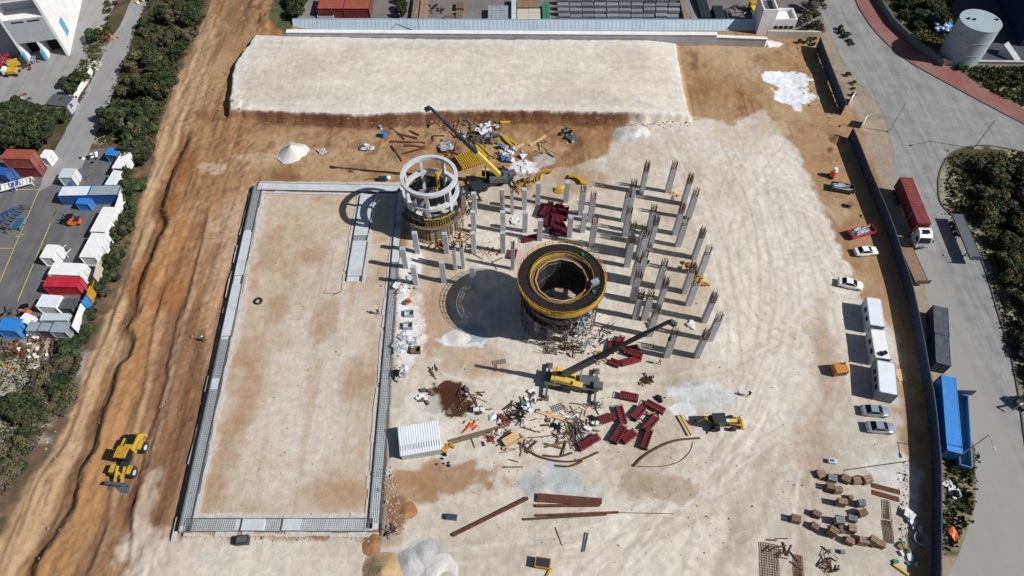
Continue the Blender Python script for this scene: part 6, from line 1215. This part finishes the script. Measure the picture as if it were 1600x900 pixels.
for i, (nm, lab, cat, x, y, ms, n, r_, kd, h_) in enumerate(J): junk(nm, lab, cat, x, y, 100 + i, ms, n, r_, kd, h_)
g = at(801, 213); 
g = at(600, 213); t = thing('barrel', 'bright blue barrel left of the rusty beams', 'barrel', g); MB().cyl((0, 0), .55, .55, 0, 1.1, 16).build('drum', 'blue_bright', t, .03); MB().ring((0, 0), .45, .56, 1.1, 1.15, 16).build('rim', 'cont_blue', t)
g = at(381, 846); t = thing('compactor_plate', 'dark square machine below the near foundation strip', 'machine', g, .1); MB().b0(-.9, .9, -.6, .6, .1, 1.0).build('body', 'boom_dark', t, .05); MB().b0(-.7, .7, -.4, .4, 1.0, 1.1).build('cover', 'steel_grey', t)
g = at(706, 809); t = thing('tool_chest', 'slate blue chest lying left of the diagonal beam', 'chest', g, -.1); MB().b0(-.8, .8, -.4, .4, 0, .6).build('body', 'steel_grey', t, .03); MB().b0(-.75, .75, -.35, .35, .6, .66).build('lid', 'hoard_navy', t)
g = at(848, 882); t = thing('skip', 'small olive yellow skip near the bottom edge', 'skip', g, -.15); MB().side([(-.9, .2), (.8, .2), (1.1, 1.1), (-1.1, 1.1)], -.7, .7).build('body', 'ochre', t); MB().b0(-.95, .95, -.6, .6, 1.1, 1.14).build('rim_cover', 'boom_dark', t)
g = at(858, 897); beam('timber_plank', 'yellow plank below the small skip at the bottom edge', 'plank', [(852, 905), (861, 888)], .3, .2, 'ochre')
g = at(798, 688); t = thing('plywood_box', 'pale plywood box with a dark side, left of the brown bars', 'box', g, ang((786, 697), (806, 685))); MB().b0(-1.3, 1.3, -.6, .6, 0, .7).build('body', 'timber_dark', t); MB().b0(-1.32, 1.32, -.62, .62, .7, .78).build('lid', 'timber', t)
for lab, x, y in (('grey open crate right of the foundation strip, upper one', 640, 492), ('grey open crate right of the foundation strip, lower one', 638, 511), ('dark timber crate beside the white bags', 650, 549)):
    t = thing('open_crate', lab, 'crate', at(x, y), .05, 'crates beside the foundation'); m_ = 'concrete' if 'grey' in lab else 'timber_dark'; s = MB()
    for a in ((-.8, .8, -.6, -.52), (-.8, .8, .52, .6), (-.8, -.72, -.52, .52), (.72, .8, -.52, .52)): s.b0(*a, 0, .8)
    s.build('sides', m_, t); MB().b0(-.72, .72, -.52, .52, 0, .1).build('base', m_, t)
def meshmat(label, p, q, W, m='rebar', cat='bar mesh', sp=.35, group=None, name='bar_mesh'):
    a, b = GT(*p), GT(*q); L_ = (b - a).length; t = MB(); x = 0
    while x <= L_: t.bar((x, -W / 2, .1), (x, W / 2, .1), .06); x += sp
    k = -W / 2
    while k <= W / 2 + .01: t.bar((0, k, .15), (L_, k, .15), .06); k += sp
    o = t.build(name, m); o.location = (a.x, a.y, a.z + .02); o.rotation_euler = (0, 0, math.atan2(b.y - a.y, b.x - a.x)); return tag(o, label, cat, group)
meshmat('upright ladder of bars right of the block stacks, far half', (1384, 782), (1386, 812), 1.0, sp=.25); meshmat('dense ladder of bars right of the block stacks, near half', (1386, 814), (1390, 849), 1.3, sp=.2)
meshmat('rusty bar mesh lying flat in the bottom right corner', (1202, 850), (1204, 905), 2.6); meshmat('narrow rusty cage lying at the bottom edge', (1247, 868), (1249, 905), 1.2, 'rust', sp=.22)
meshmat('thin bar mesh in front of the drum tower, left', (850, 548), (872, 549), 1.2); meshmat('small bar mesh right of the brown stain', (863, 640), (880, 634), 1.2, 'rebar_grey'); meshmat('dark bar mesh on the raft edge', (790, 565), (770, 568), .8, 'rebar_grey')
g = at(1436, 844); t = thing('wire_reel', 'steel ring reel in the shade at the foot of the hoarding', 'reel', g); s = MB()
for i in range(6): s.ring((0, 0), .5 + .09 * i, .54 + .09 * i, .1 + .12 * i, .16 + .12 * i, 22)
s.build('coil', 'steel_light', t); s = MB(); s.bar((-1, 0, .05), (1, 0, .05), .08); s.bar((0, -1, .05), (0, 1, .05), .08); s.build('cross_base', 'steel_grey', t)
tj = None
for lab, x, y in (('grey tyre ring lying on the left part of the levelled rectangle', 404, 471),): g = at(x, y); o = MB().ring((0, 0), .45, .75, 0, .3, 18).build('tyre', 'rubber', None, .05); o.location = g; tag(o, lab, 'tyre')

# left yard machines
g = at(118, 350); t = thing('forklift', 'black forklift with an orange body in the left yard', 'forklift', g, R(-170)); MB().b0(-1.2, 1.0, -.6, .6, .3, 1.2).build('body', 'orange', t, .06); MB().b0(-1.3, -.4, -.6, .6, 1.2, 1.4).build('counterweight', 'boom_dark', t); s = MB()
for x in (-.4, .7):
    for k in (-.5, .5): s.bar((x, k, 1.2), (x, k, 2.2), .1)
s.b0(-.5, .8, -.6, .6, 2.2, 2.3); s.bar((1.1, -.4, 0), (1.1, -.4, 2.6), .15); s.bar((1.1, .4, 0), (1.1, .4, 2.6), .15); s.bar((1.1, -.4, .15), (2.5, -.4, .1), .15); s.bar((1.1, .4, .15), (2.5, .4, .1), .15); s.build('mast', 'black', t)
for x in (-.8, .7):
    for k in (-1, 1): MB().wheel((x, k * .6, .32), .34, .25).build('wheel', 'rubber', t)
for lab, x, y, a, m in (('blue steel frame with a ladder near the left painted line, upper', 22, 283, -.9, 'cont_blue'), ('white framed stairs hanging from the blue frame at the left edge', 27, 293, .4, 'white_paint'), ('grey trailer with a dark frame in the left yard', 24, 345, 1.3, 'steel_grey'), ('blue steel frame at the left edge of the yard', 3, 345, .7, 'cont_blue'), ('small blue rack beside the grey trailer', 33, 352, 1.5, 'blue_faded')):
    t = thing('steel_rack', lab, 'frame', at(x, y), a); s = MB(); L_ = 3.2 if 'small' not in lab else 1.4
    for k in (-.9, .9): s.bar((-L_, k, .9), (L_, k, .9), .16); [s.bar((x_, k, 0), (x_, k, .9), .14) for x_ in (-L_, 0, L_)]
    for i in range(9): s.bar((-L_ + i * L_ / 4, -.9, .95), (-L_ + i * L_ / 4, .9, .95), .12)
    s.build('rails', m, t); MB().b0(-L_ * .8, L_ * .8, -.8, .8, .6, .7).build('tray', 'steel_grey' if m != 'white_paint' else 'white_paint', t)
g = at(28, 104); t = thing('yellow_truck', 'small yellow and black site truck in the factory yard', 'truck', g, .5); MB().b0(-1.6, 1.0, -.9, .9, .7, 1.6).build('tipper_body', 'yellow', t, .05); MB().b0(1.1, 2.2, -.9, .9, .5, 2.1).build('cab', 'boom_dark', t, .08)
for x in (-1, 1.5):
    for k in (-1, 1): MB().wheel((x, k * .85, .4), .42, .3).build('wheel', 'rubber', t)
g = at(25, 116); t = thing('yellow_truck', 'second yellow truck, nearer the viewer in the factory yard', 'truck', g, .1); MB().b0(-1.4, .8, -.9, .9, .7, 1.4).build('tipper_body', 'yellow', t, .05); MB().b0(-2.3, -1.4, -.8, .8, .5, 1.8).build('cab', 'white_paint', t, .08)
for x in (-1.6, .5):
    for k in (-1, 1): MB().wheel((x, k * .85, .4), .42, .3).build('wheel', 'rubber', t)
for lab, p, q, d, h, m in (('low dark-roofed shed at the road side of the factory yard', (70, 163), (104, 166), (72, 146), 2.4, 'steel_grey'), ('narrow black shed left of the dark-roofed one', (49, 186), (56, 186), (55, 165), 2.0, 'black'), ('small white gatepost hut beside the dark-roofed shed', (98, 158), (107, 160), (102, 147), 2.2, 'white_paint')):
    g, th, L_, W_ = edge_frame(p, q, d, h); t = thing('yard_shed', lab, 'shed', g, th); MB().b0(-L_ / 2 + .1, L_ / 2 - .1, -W_ / 2 + .1, W_ / 2 - .1, 0, h - .1).build('wall', 'wall_grey' if m != 'black' else 'black', t); MB().b0(-L_ / 2, L_ / 2, -W_ / 2, W_ / 2, h - .1, h).build('roof', m, t)

# storage yard along the top
p2 = None; rd = random.Random(12)
for r_ in range(6):
    for c_ in range(10):
        px = 868 + c_ * 19.8 + (5 - r_) * (c_ - 5) * -.25; py = 36 - r_ * 8.6; v = G(px + 9, py, .8); lab = 'grey paving stack, %s from left in %s row behind the blue hoarding' % (ordw(c_ + 1), ordw(r_ + 1))
        if p2 is None:
            p2 = o = thing('paving_stack', lab, 'block stack', (v.x, v.y, 0), 0, 'grey paving stacks'); s = MB()
            for i in range(3):
                for j in range(2): s.b0(-1.42 + i * .95, -.5 + i * .95, -.62 + j * .64, -.02 + j * .64, .1, 1.6)
            s.build('blocks', 'grey_block', o); MB().b0(-1.4, 1.4, -.6, .6, 0, .1).build('pallet_base', 'timber_dark', o)
        else: dup(p2, (v.x + rd.uniform(-.06, .06), v.y + rd.uniform(-.1, .1), 0), rd.uniform(-.02, .02), lab, (1, rd.uniform(.9, 1.0), rd.uniform(.8, 1.05)))
def ystack(label, NL, NR, FL, H, m, cat='stack', name='material_stack', n=6, m2=None):
    g, th, L_, W_ = edge_frame(NL, NR, FL, H); t = thing(name, label, cat, g, th, 'materials in the storage yard'); s = MB(); rd = random.Random(int(NL[0]))
    for i in range(n):
        x0 = -L_ / 2 + L_ * i / n; k = 3
        for j in range(k): s.b0(x0 + .02, x0 + L_ / n - .04, -W_ / 2 + W_ * j / k, -W_ / 2 + W_ * (j + 1) / k - .06, .12, H - rd.uniform(0, .12))
    s.build('load', m, t); MB().b0(-L_ / 2, L_ / 2, -W_ / 2, W_ / 2, 0, .12).build('base', m2 or 'timber_dark', t)
for a in [('pale brown block stack right of the grey paving stacks', (1070, 32), (1080, 32), (1062, -10), 1.5, 'brown_block', 2), ('grey-brown block stack with tan top, second right of the grey paving', (1082, 32), (1092, 31), (1076, -4), 1.5, 'grey_block', 2), ('low black stack in shade right of the brown stacks', (1096, 26), (1112, 26), (1092, -8), 1.2, 'boom_dark', 3),
          ('dark machinery stack in the right part of the storage yard', (1120, 32), (1136, 32), (1120, 8), 1.6, 'boom_dark', 3), ('black stack beside the dark machinery', (1138, 30), (1146, 30), (1138, 12), 1.2, 'steel_grey', 2), ('grey roofed stack left of the light blue strip', (762, 33), (794, 33), (760, 8), 1.6, 'cont_grey', 5), ('light blue roofed long stack in the storage yard', (799, 32), (807, 32), (797, -6), 1.7, 'cont_light', 1),
          ('beige double stack with square tops', (808, 32), (845, 32), (808, 13), 1.6, 'beige', 2), ('brown stack behind the beige double one', (808, 11), (843, 11), (808, -4), 1.6, 'timber_dark', 4), ('green stack with white bags between beige and grey stacks', (848, 30), (860, 30), (845, 2), 1.6, 'green', 2), ('timber stack, upper left of the open yard', (712, 12), (725, 12), (712, 2), 1.0, 'timber_dark', 3), ('timber stack, lower left of the open yard', (712, 28), (723, 28), (712, 16), .8, 'timber_dark', 3),
          ('dark brown timber stack left of the two timber stacks', (694, 29), (712, 28), (694, 24), .6, 'timber_dark', 3), ('stack of logs nearest the dark tree in the storage yard', (642, 28), (652, 28), (640, -6), 1.2, 'timber_dark', 2), ('grey-brown crates right of the logs', (654, 28), (666, 28), (652, -4), 1.2, 'brown_block', 2)]:
    ystack(*a[:6], n=a[6])
container('left half of the maroon double container at the top of the storage yard', edge_frame((497, 9), (536, 9), (500, -6), 2.6)[0], 0, 6.3, 6.5, 2.6, 'cont_maroon', roof='cont_rust', group='maroon containers in the storage yard')  # both halves: lighter red paints the lit roof, darker red the shaded walls
container('right half of the maroon double container at the top of the storage yard', edge_frame((537, 9), (577, 9), (539, -6), 2.6)[0], 0, 6.3, 6.5, 2.6, 'cont_maroon', roof='cont_rust', group='maroon containers in the storage yard')
for lab, p, q, m in (('pale trough in front of the maroon containers, left', (497, 28), (522, 28), 'cont_light'), ('pale boards in front of the maroon containers, right', (545, 26), (575, 26), 'beige'), ('grey pump between trough and boards', (530, 25), (540, 25), 'steel_light')):
    a, b = G(*p), G(*q); L_ = (b - a).length; t = thing('trough', lab, 'trough', (a.x, a.y, 0), 0); s = MB(); s.b0(0, L_, -.5, -.42, .1, .8); s.b0(0, L_, .42, .5, .1, .8); s.b0(0, .08, -.42, .42, .1, .8); s.b0(L_ - .08, L_, -.42, .42, .1, .8); s.build('sides', m, t); MB().b0(.08, L_ - .08, -.42, .42, .1, .2).build('floor', 'steel_grey', t)
g = G(1180, 26); t = thing('yellow_truck', 'yellow flat truck parked left of the white gatehouse', 'truck', (g.x, g.y, 0), R(97)); MB().b0(-2.4, 2.2, -.95, .95, 1.3, 1.7).build('bed', 'crane_yellow', t, .04); MB().b0(2.3, 3.6, -.95, .95, .6, 2.3).build('cab', 'ochre', t, .08); MB().b0(-2.3, 2.2, -.5, .5, .7, 1.3).build('chassis', 'boom_dark', t)
for x in (-1.5, 2.7):
    for k in (-1, 1): MB().wheel((x, k * .85, .45), .45, .3).build('wheel', 'rubber', t)

# stones and rubble nobody could count
def rubble(label, regs, m, n, s0, s1, seed):
    rd = random.Random(seed); s = MB()
    for i in range(n):
        x0, y0, x1, y1, sp = regs[i % len(regs)]; u = rd.random(); px, py = x0 + (x1 - x0) * u + rd.gauss(0, sp), y0 + (y1 - y0) * u + rd.gauss(0, sp * .5); g = GT(px, py); k = rd.uniform(s0, s1) * (1 if rd.random() < .9 else 1.8)
        s.blob((g.x, g.y, g.z + k * .3), (k, k * rd.uniform(.6, 1), k * .6), 5, 4, .3, i)
    o = s.build('rubble', m); tag(o, label, 'rubble', None, 'stuff'); return o
rubble('pale stones scattered along the foundation strips and the site edges', [(285, 838, 590, 838, 8), (625, 440, 610, 600, 12), (400, 300, 290, 800, 4), (1410, 720, 1425, 880, 8), (600, 730, 620, 830, 10), (0, 560, 60, 700, 25), (160, 60, 120, 170, 6), (1475, 260, 1500, 400, 12), (740, 640, 900, 700, 30), (620, 200, 900, 250, 25), (900, 480, 950, 560, 15)], 'rubble', 1300, .06, .2, 5)
rubble('small pale and grey stones strewn over the whole working area', [(660, 480, 900, 860, 60), (900, 600, 1150, 860, 60), (1080, 300, 1250, 800, 50), (640, 300, 900, 420, 30), (480, 330, 440, 780, 50), (1290, 250, 1380, 700, 14)], 'rubble_brown', 1500, .04, .10, 9)
rubble('brown clods scattered over the cutting and below the platform', [(300, 200, 60, 880, 25), (330, 120, 350, 200, 15), (400, 190, 960, 190, 8), (340, 330, 260, 700, 25), (1250, 70, 1300, 200, 15), (450, 240, 620, 260, 20), (960, 200, 1080, 190, 8)], 'rubble_brown', 700, .06, .2, 6)
# ---------------------------------------------------------------- trees and undergrowth
def tree_mesh(seed, r, h, nl, leaf, mleaf, clumps=18, shrub=False, bare=0.0):
    rd = random.Random(seed); nr = np.random.RandomState(seed); t = thing('tree' if not shrub else 'shrub', '', 'tree' if not shrub else 'shrub')
    tr = MB(); h0 = h * .42 if not shrub else h * .2
    tr.cyl((0, 0), .22 if not shrub else .08, .13 if not shrub else .05, -.6, h0, 8); cs = []
    for i in range(clumps):
        a = rd.uniform(0, 6.283); q = rd.random() ** .55 * .82 * r; z = h0 + (h - h0) * rd.uniform(.05, .92) * (1 - .45 * (q / r) ** 2); cr = r * rd.uniform(.26, .45); c = (q * math.cos(a), q * math.sin(a), z); cs.append((c, cr))
        tr.bar((0, 0, h0 * rd.uniform(.6, 1)), (c[0] * .85, c[1] * .85, c[2]), .09 if not shrub else .04, None, 5)
    tr.build('trunk', 'bark', t)
    cs = [cs[i % len(cs)] for i in range(nl)]; cc = np.array([c for c, _ in cs]); rr = np.array([x for _, x in cs]); d = nr.normal(size=(nl, 3)); d /= np.linalg.norm(d, axis=1)[:, None]
    P = cc + d * (rr * nr.uniform(.55, 1.05, nl) ** .5)[:, None] * np.array([1, 1, .72]); P[:, 2] = np.maximum(P[:, 2], .15)
    u = nr.normal(size=(nl, 3)); u -= d * (u * d).sum(1)[:, None] * .6; u /= np.linalg.norm(u, axis=1)[:, None]; w = np.cross(d + nr.normal(size=(nl, 3)) * .5, u); w /= np.linalg.norm(w, axis=1)[:, None]
    s = (leaf * nr.uniform(.6, 1.3, nl))[:, None]; V = np.stack([P - u * s - w * s * .5, P + u * s * .2 - w * s * .7, P + u * s + w * s * .4, P - u * s * .1 + w * s * .8], 1).reshape(-1, 3)
    me = bpy.data.meshes.new('crown'); me.vertices.add(len(V)); me.vertices.foreach_set('co', V.ravel()); me.loops.add(len(V)); me.loops.foreach_set('vertex_index', np.arange(len(V), dtype=np.int32)); me.polygons.add(nl)
    me.polygons.foreach_set('loop_start', np.arange(0, 4 * nl, 4, dtype=np.int32)); me.polygons.foreach_set('loop_total', np.full(nl, 4, dtype=np.int32)); me.update(calc_edges=True)
    for m in mleaf: me.materials.append(M[m])
    ci = np.array([rd.randrange(len(mleaf)) for _ in range(clumps)]); me.polygons.foreach_set('material_index', np.array([int(ci[i % clumps]) for i in range(nl)], dtype=np.int32))
    o = bpy.data.objects.new('crown' if not shrub else 'foliage', me); C.objects.link(o); o.parent = t; KIDS.setdefault(t.name, []).append(o); return t
KT = {'dark': [tree_mesh(1, 3.1, 5.2, 2600, .30, ['leaf_dark', 'leaf_dark', 'leaf_mid'], 20), tree_mesh(2, 2.7, 4.6, 2200, .30, ['leaf_dark', 'leaf_mid'], 17)],
      'green': [tree_mesh(3, 2.9, 4.8, 2400, .30, ['leaf_mid', 'leaf_dark', 'leaf_olive'], 18), tree_mesh(4, 2.5, 4.2, 2000, .28, ['leaf_mid', 'leaf_mid', 'leaf_dark'], 15)],
      'bright': [tree_mesh(5, 2.3, 3.6, 1800, .28, ['leaf_bright', 'leaf_mid'], 14)],
      'olive': [tree_mesh(9, 2.8, 3.4, 1500, .27, ['leaf_olive', 'leaf_mid', 'leaf_olive', 'twig_grey'], 20)],
      'grey': [tree_mesh(6, 2.6, 4.0, 1300, .22, ['twig_grey', 'leaf_olive', 'twig_grey'], 16)],
      'shrub': [tree_mesh(7, 1.3, 1.5, 700, .2, ['leaf_mid', 'leaf_dark', 'leaf_olive'], 9, True), tree_mesh(8, 1.5, 1.3, 650, .2, ['leaf_olive', 'leaf_mid'], 9, True)]}
LK = {'dark': 'dark green tree', 'green': 'mid green tree', 'bright': 'bright green tree', 'grey': 'grey leafless tree', 'olive': 'olive scrub tree', 'shrub': 'low green shrub'}
used_t = set()
def plant(kd, px, py, sc, lab, grp):
    root = random.choice(KT[kd]); g = GT(px, py); z = g.z; rz = random.uniform(0, 6.28); s3 = (sc * random.uniform(.9, 1.1), sc * random.uniform(.9, 1.1), sc * random.uniform(.6, 1.1))
    if root.name not in used_t:
        used_t.add(root.name); o = root; o.location = (g.x, g.y, z); o.rotation_euler = (0, 0, rz); o.scale = s3; o['label'] = lab; o['group'] = grp
    else: o = dup(root, (g.x, g.y, z), rz, lab, s3, grp)
    o['category'] = 'shrub' if kd == 'shrub' else 'tree'
def grove(poly, n, mind, kinds, where, grp, sc=(.75, 1.15), seed=1):
    rd = random.Random(seed); pts = []; xs = [p[0] for p in poly]; ys = [p[1] for p in poly]; tries = 0
    while len(pts) < n and tries < 6000:
        tries += 1; x, y = rd.uniform(min(xs), max(xs)), rd.uniform(min(ys), max(ys)); ins = False
        for (ax, ay), (bx, by) in zip(poly, poly[1:] + poly[:1]):
            if (ay > y) != (by > y) and x < (bx - ax) * (y - ay) / (by - ay) + ax: ins = not ins
        if ins and all(math.hypot(x - a, y - b) > mind for a, b, _ in pts): pts.append((x, y, rd.choice(kinds)))
    cnt = {}
    for x, y, kd in sorted(pts, key=lambda p: p[1]):
        cnt[kd] = cnt.get(kd, 0) + 1; plant(kd, x, y, rd.uniform(*sc), '%s %s, %s of these from top' % (LK[kd], where, ordw(cnt[kd])), grp)
grove([(240, -20), (330, -20), (307, 50), (280, 110), (256, 170), (242, 205), (172, 205), (195, 150), (212, 90), (232, 40)], 54, 11, ['dark', 'dark', 'green', 'dark', 'grey', 'olive', 'shrub', 'grey'], 'in the upper roadside belt', 'trees of the upper roadside belt', (.55, 1.05), 2)
grove([(178, 205), (243, 205), (232, 255), (215, 320), (196, 330), (203, 262), (200, 235)], 16, 9, ['dark', 'green', 'bright', 'dark', 'green'], 'beside the blue containers', 'trees beside the blue containers', (.55, .85), 3)
grove([(196, 325), (214, 325), (202, 390), (180, 440), (160, 478), (146, 500), (132, 540), (105, 545), (118, 520), (140, 475), (168, 405), (182, 350)], 32, 7, ['dark', 'green', 'green', 'shrub', 'bright', 'grey'], 'behind the left yard fence', 'trees behind the yard fence', (.4, .6), 4)
grove([(108, 545), (132, 545), (112, 612), (80, 680), (45, 725), (0, 780), (0, 690), (35, 640), (60, 600), (90, 560)], 34, 11, ['dark', 'olive', 'shrub', 'grey', 'shrub', 'grey'], 'on the lower left slope', 'trees of the lower left slope', (.5, .85), 5)
grove([(0, 178), (95, 178), (92, 200), (70, 235), (0, 228)], 20, 14, ['dark', 'green', 'green', 'dark'], 'between the two left yards', 'trees between the two yards', (.65, .95), 6)
grove([(110, 125), (130, 130), (112, 165), (100, 190), (95, 180), (100, 150)], 7, 9, ['grey', 'shrub', 'dark'], 'left of the leftmost road', 'trees left of the road', (.5, .8), 7)
grove([(168, 5), (190, 5), (172, 50), (150, 95), (140, 90)], 10, 9, ['shrub', 'dark', 'shrub'], 'on the bank right of the factory', 'shrubs right of the factory', (.6, .9), 8)
grove([(1512, 250), (1570, 250), (1620, 300), (1620, 380), (1560, 360), (1522, 330), (1500, 300)], 22, 15, ['dark', 'green', 'olive', 'shrub', 'grey', 'olive', 'shrub'], 'on the road island, upper part', 'trees of the island, upper part', (.55, .95), 9)
grove([(1550, 380), (1640, 380), (1650, 560), (1612, 600), (1592, 520), (1568, 440)], 24, 15, ['dark', 'olive', 'green', 'shrub', 'olive', 'grey'], 'on the road island, lower part', 'trees of the island, lower part', (.55, .95), 10)
grove([(1386, -5), (1455, -5), (1462, 40), (1440, 55), (1412, 35)], 16, 9, ['dark', 'green', 'shrub'], 'behind the dark stone wall', 'trees behind the stone wall', (.5, .85), 11)
grove([(1500, 108), (1600, 106), (1600, 150), (1560, 140)], 16, 12, ['shrub'], 'on the dry grass below the tank', 'shrubs below the tank', (.5, 1.0), 12)
grove([(446, -5), (476, -5), (466, 42), (450, 48), (442, 30)], 9, 9, ['dark', 'green', 'shrub'], 'at the storage yard corner', 'trees at the storage yard corner', (.5, .8), 13)
grove([(1250, 14), (1278, 14), (1284, 46), (1270, 56), (1256, 40)], 9, 9, ['shrub', 'grey', 'shrub'], 'right of the white gatehouse', 'shrubs right of the gatehouse', (.6, 1), 14)
grove([(1310, 42), (1322, 52), (1332, 72), (1322, 68)], 5, 6, ['shrub', 'shrub'], 'standing alone on the pale verge', 'shrubs on the pale verge', (.6, .9), 15)
grove([(1478, 700), (1518, 705), (1518, 780), (1492, 850), (1476, 850)], 8, 16, ['shrub'], 'on the verge behind the hoarding', 'shrubs on the verge behind the hoarding', (.3, .55), 16)
grove([(1240, 60), (1275, 58), (1272, 70), (1245, 70)], 5, 8, ['shrub'], 'under the pale boundary wall', 'shrubs under the boundary wall', (.4, .6), 17)
grove([(626, -6), (638, -6), (634, 28), (626, 28)], 3, 9, ['dark'], 'left of the log stack', 'dark trees left of the logs', (.5, .6), 18)
grove([(1324, 110), (1334, 130), (1338, 160), (1328, 140)], 4, 8, ['shrub'], 'behind the short upper hoarding', 'shrubs behind the short hoarding', (.4, .6), 19)
for kk in KT.values():
    for r_ in kk:
        if r_.name not in used_t:
            for ch in KIDS.get(r_.name, []): bpy.data.objects.remove(ch)
            bpy.data.objects.remove(r_)
# ground cover: tufts as one object
def tufts(label, polys, n, m, sz, seed):
    rd = random.Random(seed); s = MB(); ar = []
    for q in polys:
        W = [G2(*p) for p in q]; ar.append(abs(sum(a[0] * b[1] - b[0] * a[1] for a, b in zip(W, W[1:] + W[:1]))))
    for i in range(n):
        poly = rd.choices(polys, ar)[0]; xs = [p[0] for p in poly]; ys = [p[1] for p in poly]
        for _ in range(30):
            x, y = rd.uniform(min(xs), max(xs)), rd.uniform(min(ys), max(ys)); ins = False
            for (ax, ay), (bx, by) in zip(poly, poly[1:] + poly[:1]):
                if (ay > y) != (by > y) and x < (bx - ax) * (y - ay) / (by - ay) + ax: ins = not ins
            if ins: break
        g = GT(x, y)
        for k in range(5):
            a = rd.uniform(0, 6.28); l = sz * rd.uniform(.5, 1.3); c = (g.x + rd.gauss(0, sz), g.y + rd.gauss(0, sz), g.z); s.add([(c[0] - l * .5 * math.cos(a), c[1] - l * .5 * math.sin(a), c[2]), (c[0] + l * .5 * math.cos(a), c[1] + l * .5 * math.sin(a), c[2]), (c[0] + rd.gauss(0, l * .4), c[1] + rd.gauss(0, l * .4), c[2] + l)], [(0, 1, 2)])
    o = s.build('ground_cover', m); tag(o, label, 'undergrowth', None, 'stuff')
PV = [[(235, -20), (330, -20), (235, 225), (150, 225)], [(0, 545), (118, 545), (90, 640), (0, 780)], [(1480, 240), (1640, 240), (1650, 640), (1600, 620), (1540, 410), (1475, 320)], [(1495, 105), (1620, 105), (1620, 172), (1550, 145)], [(1380, -10), (1488, -10), (1486, 95), (1420, 50)], [(1477, 695), (1522, 705), (1520, 790), (1490, 862), (1477, 862)], [(140, 50), (175, 50), (130, 150), (95, 200)], [(190, 330), (208, 330), (120, 545), (105, 540)]]
tufts('low green undergrowth around the tree belts and islands', PV, 3600, 'leaf_mid', .45, 21)
tufts('dry olive undergrowth around the tree belts and islands', PV, 3600, 'leaf_olive', .4, 22)
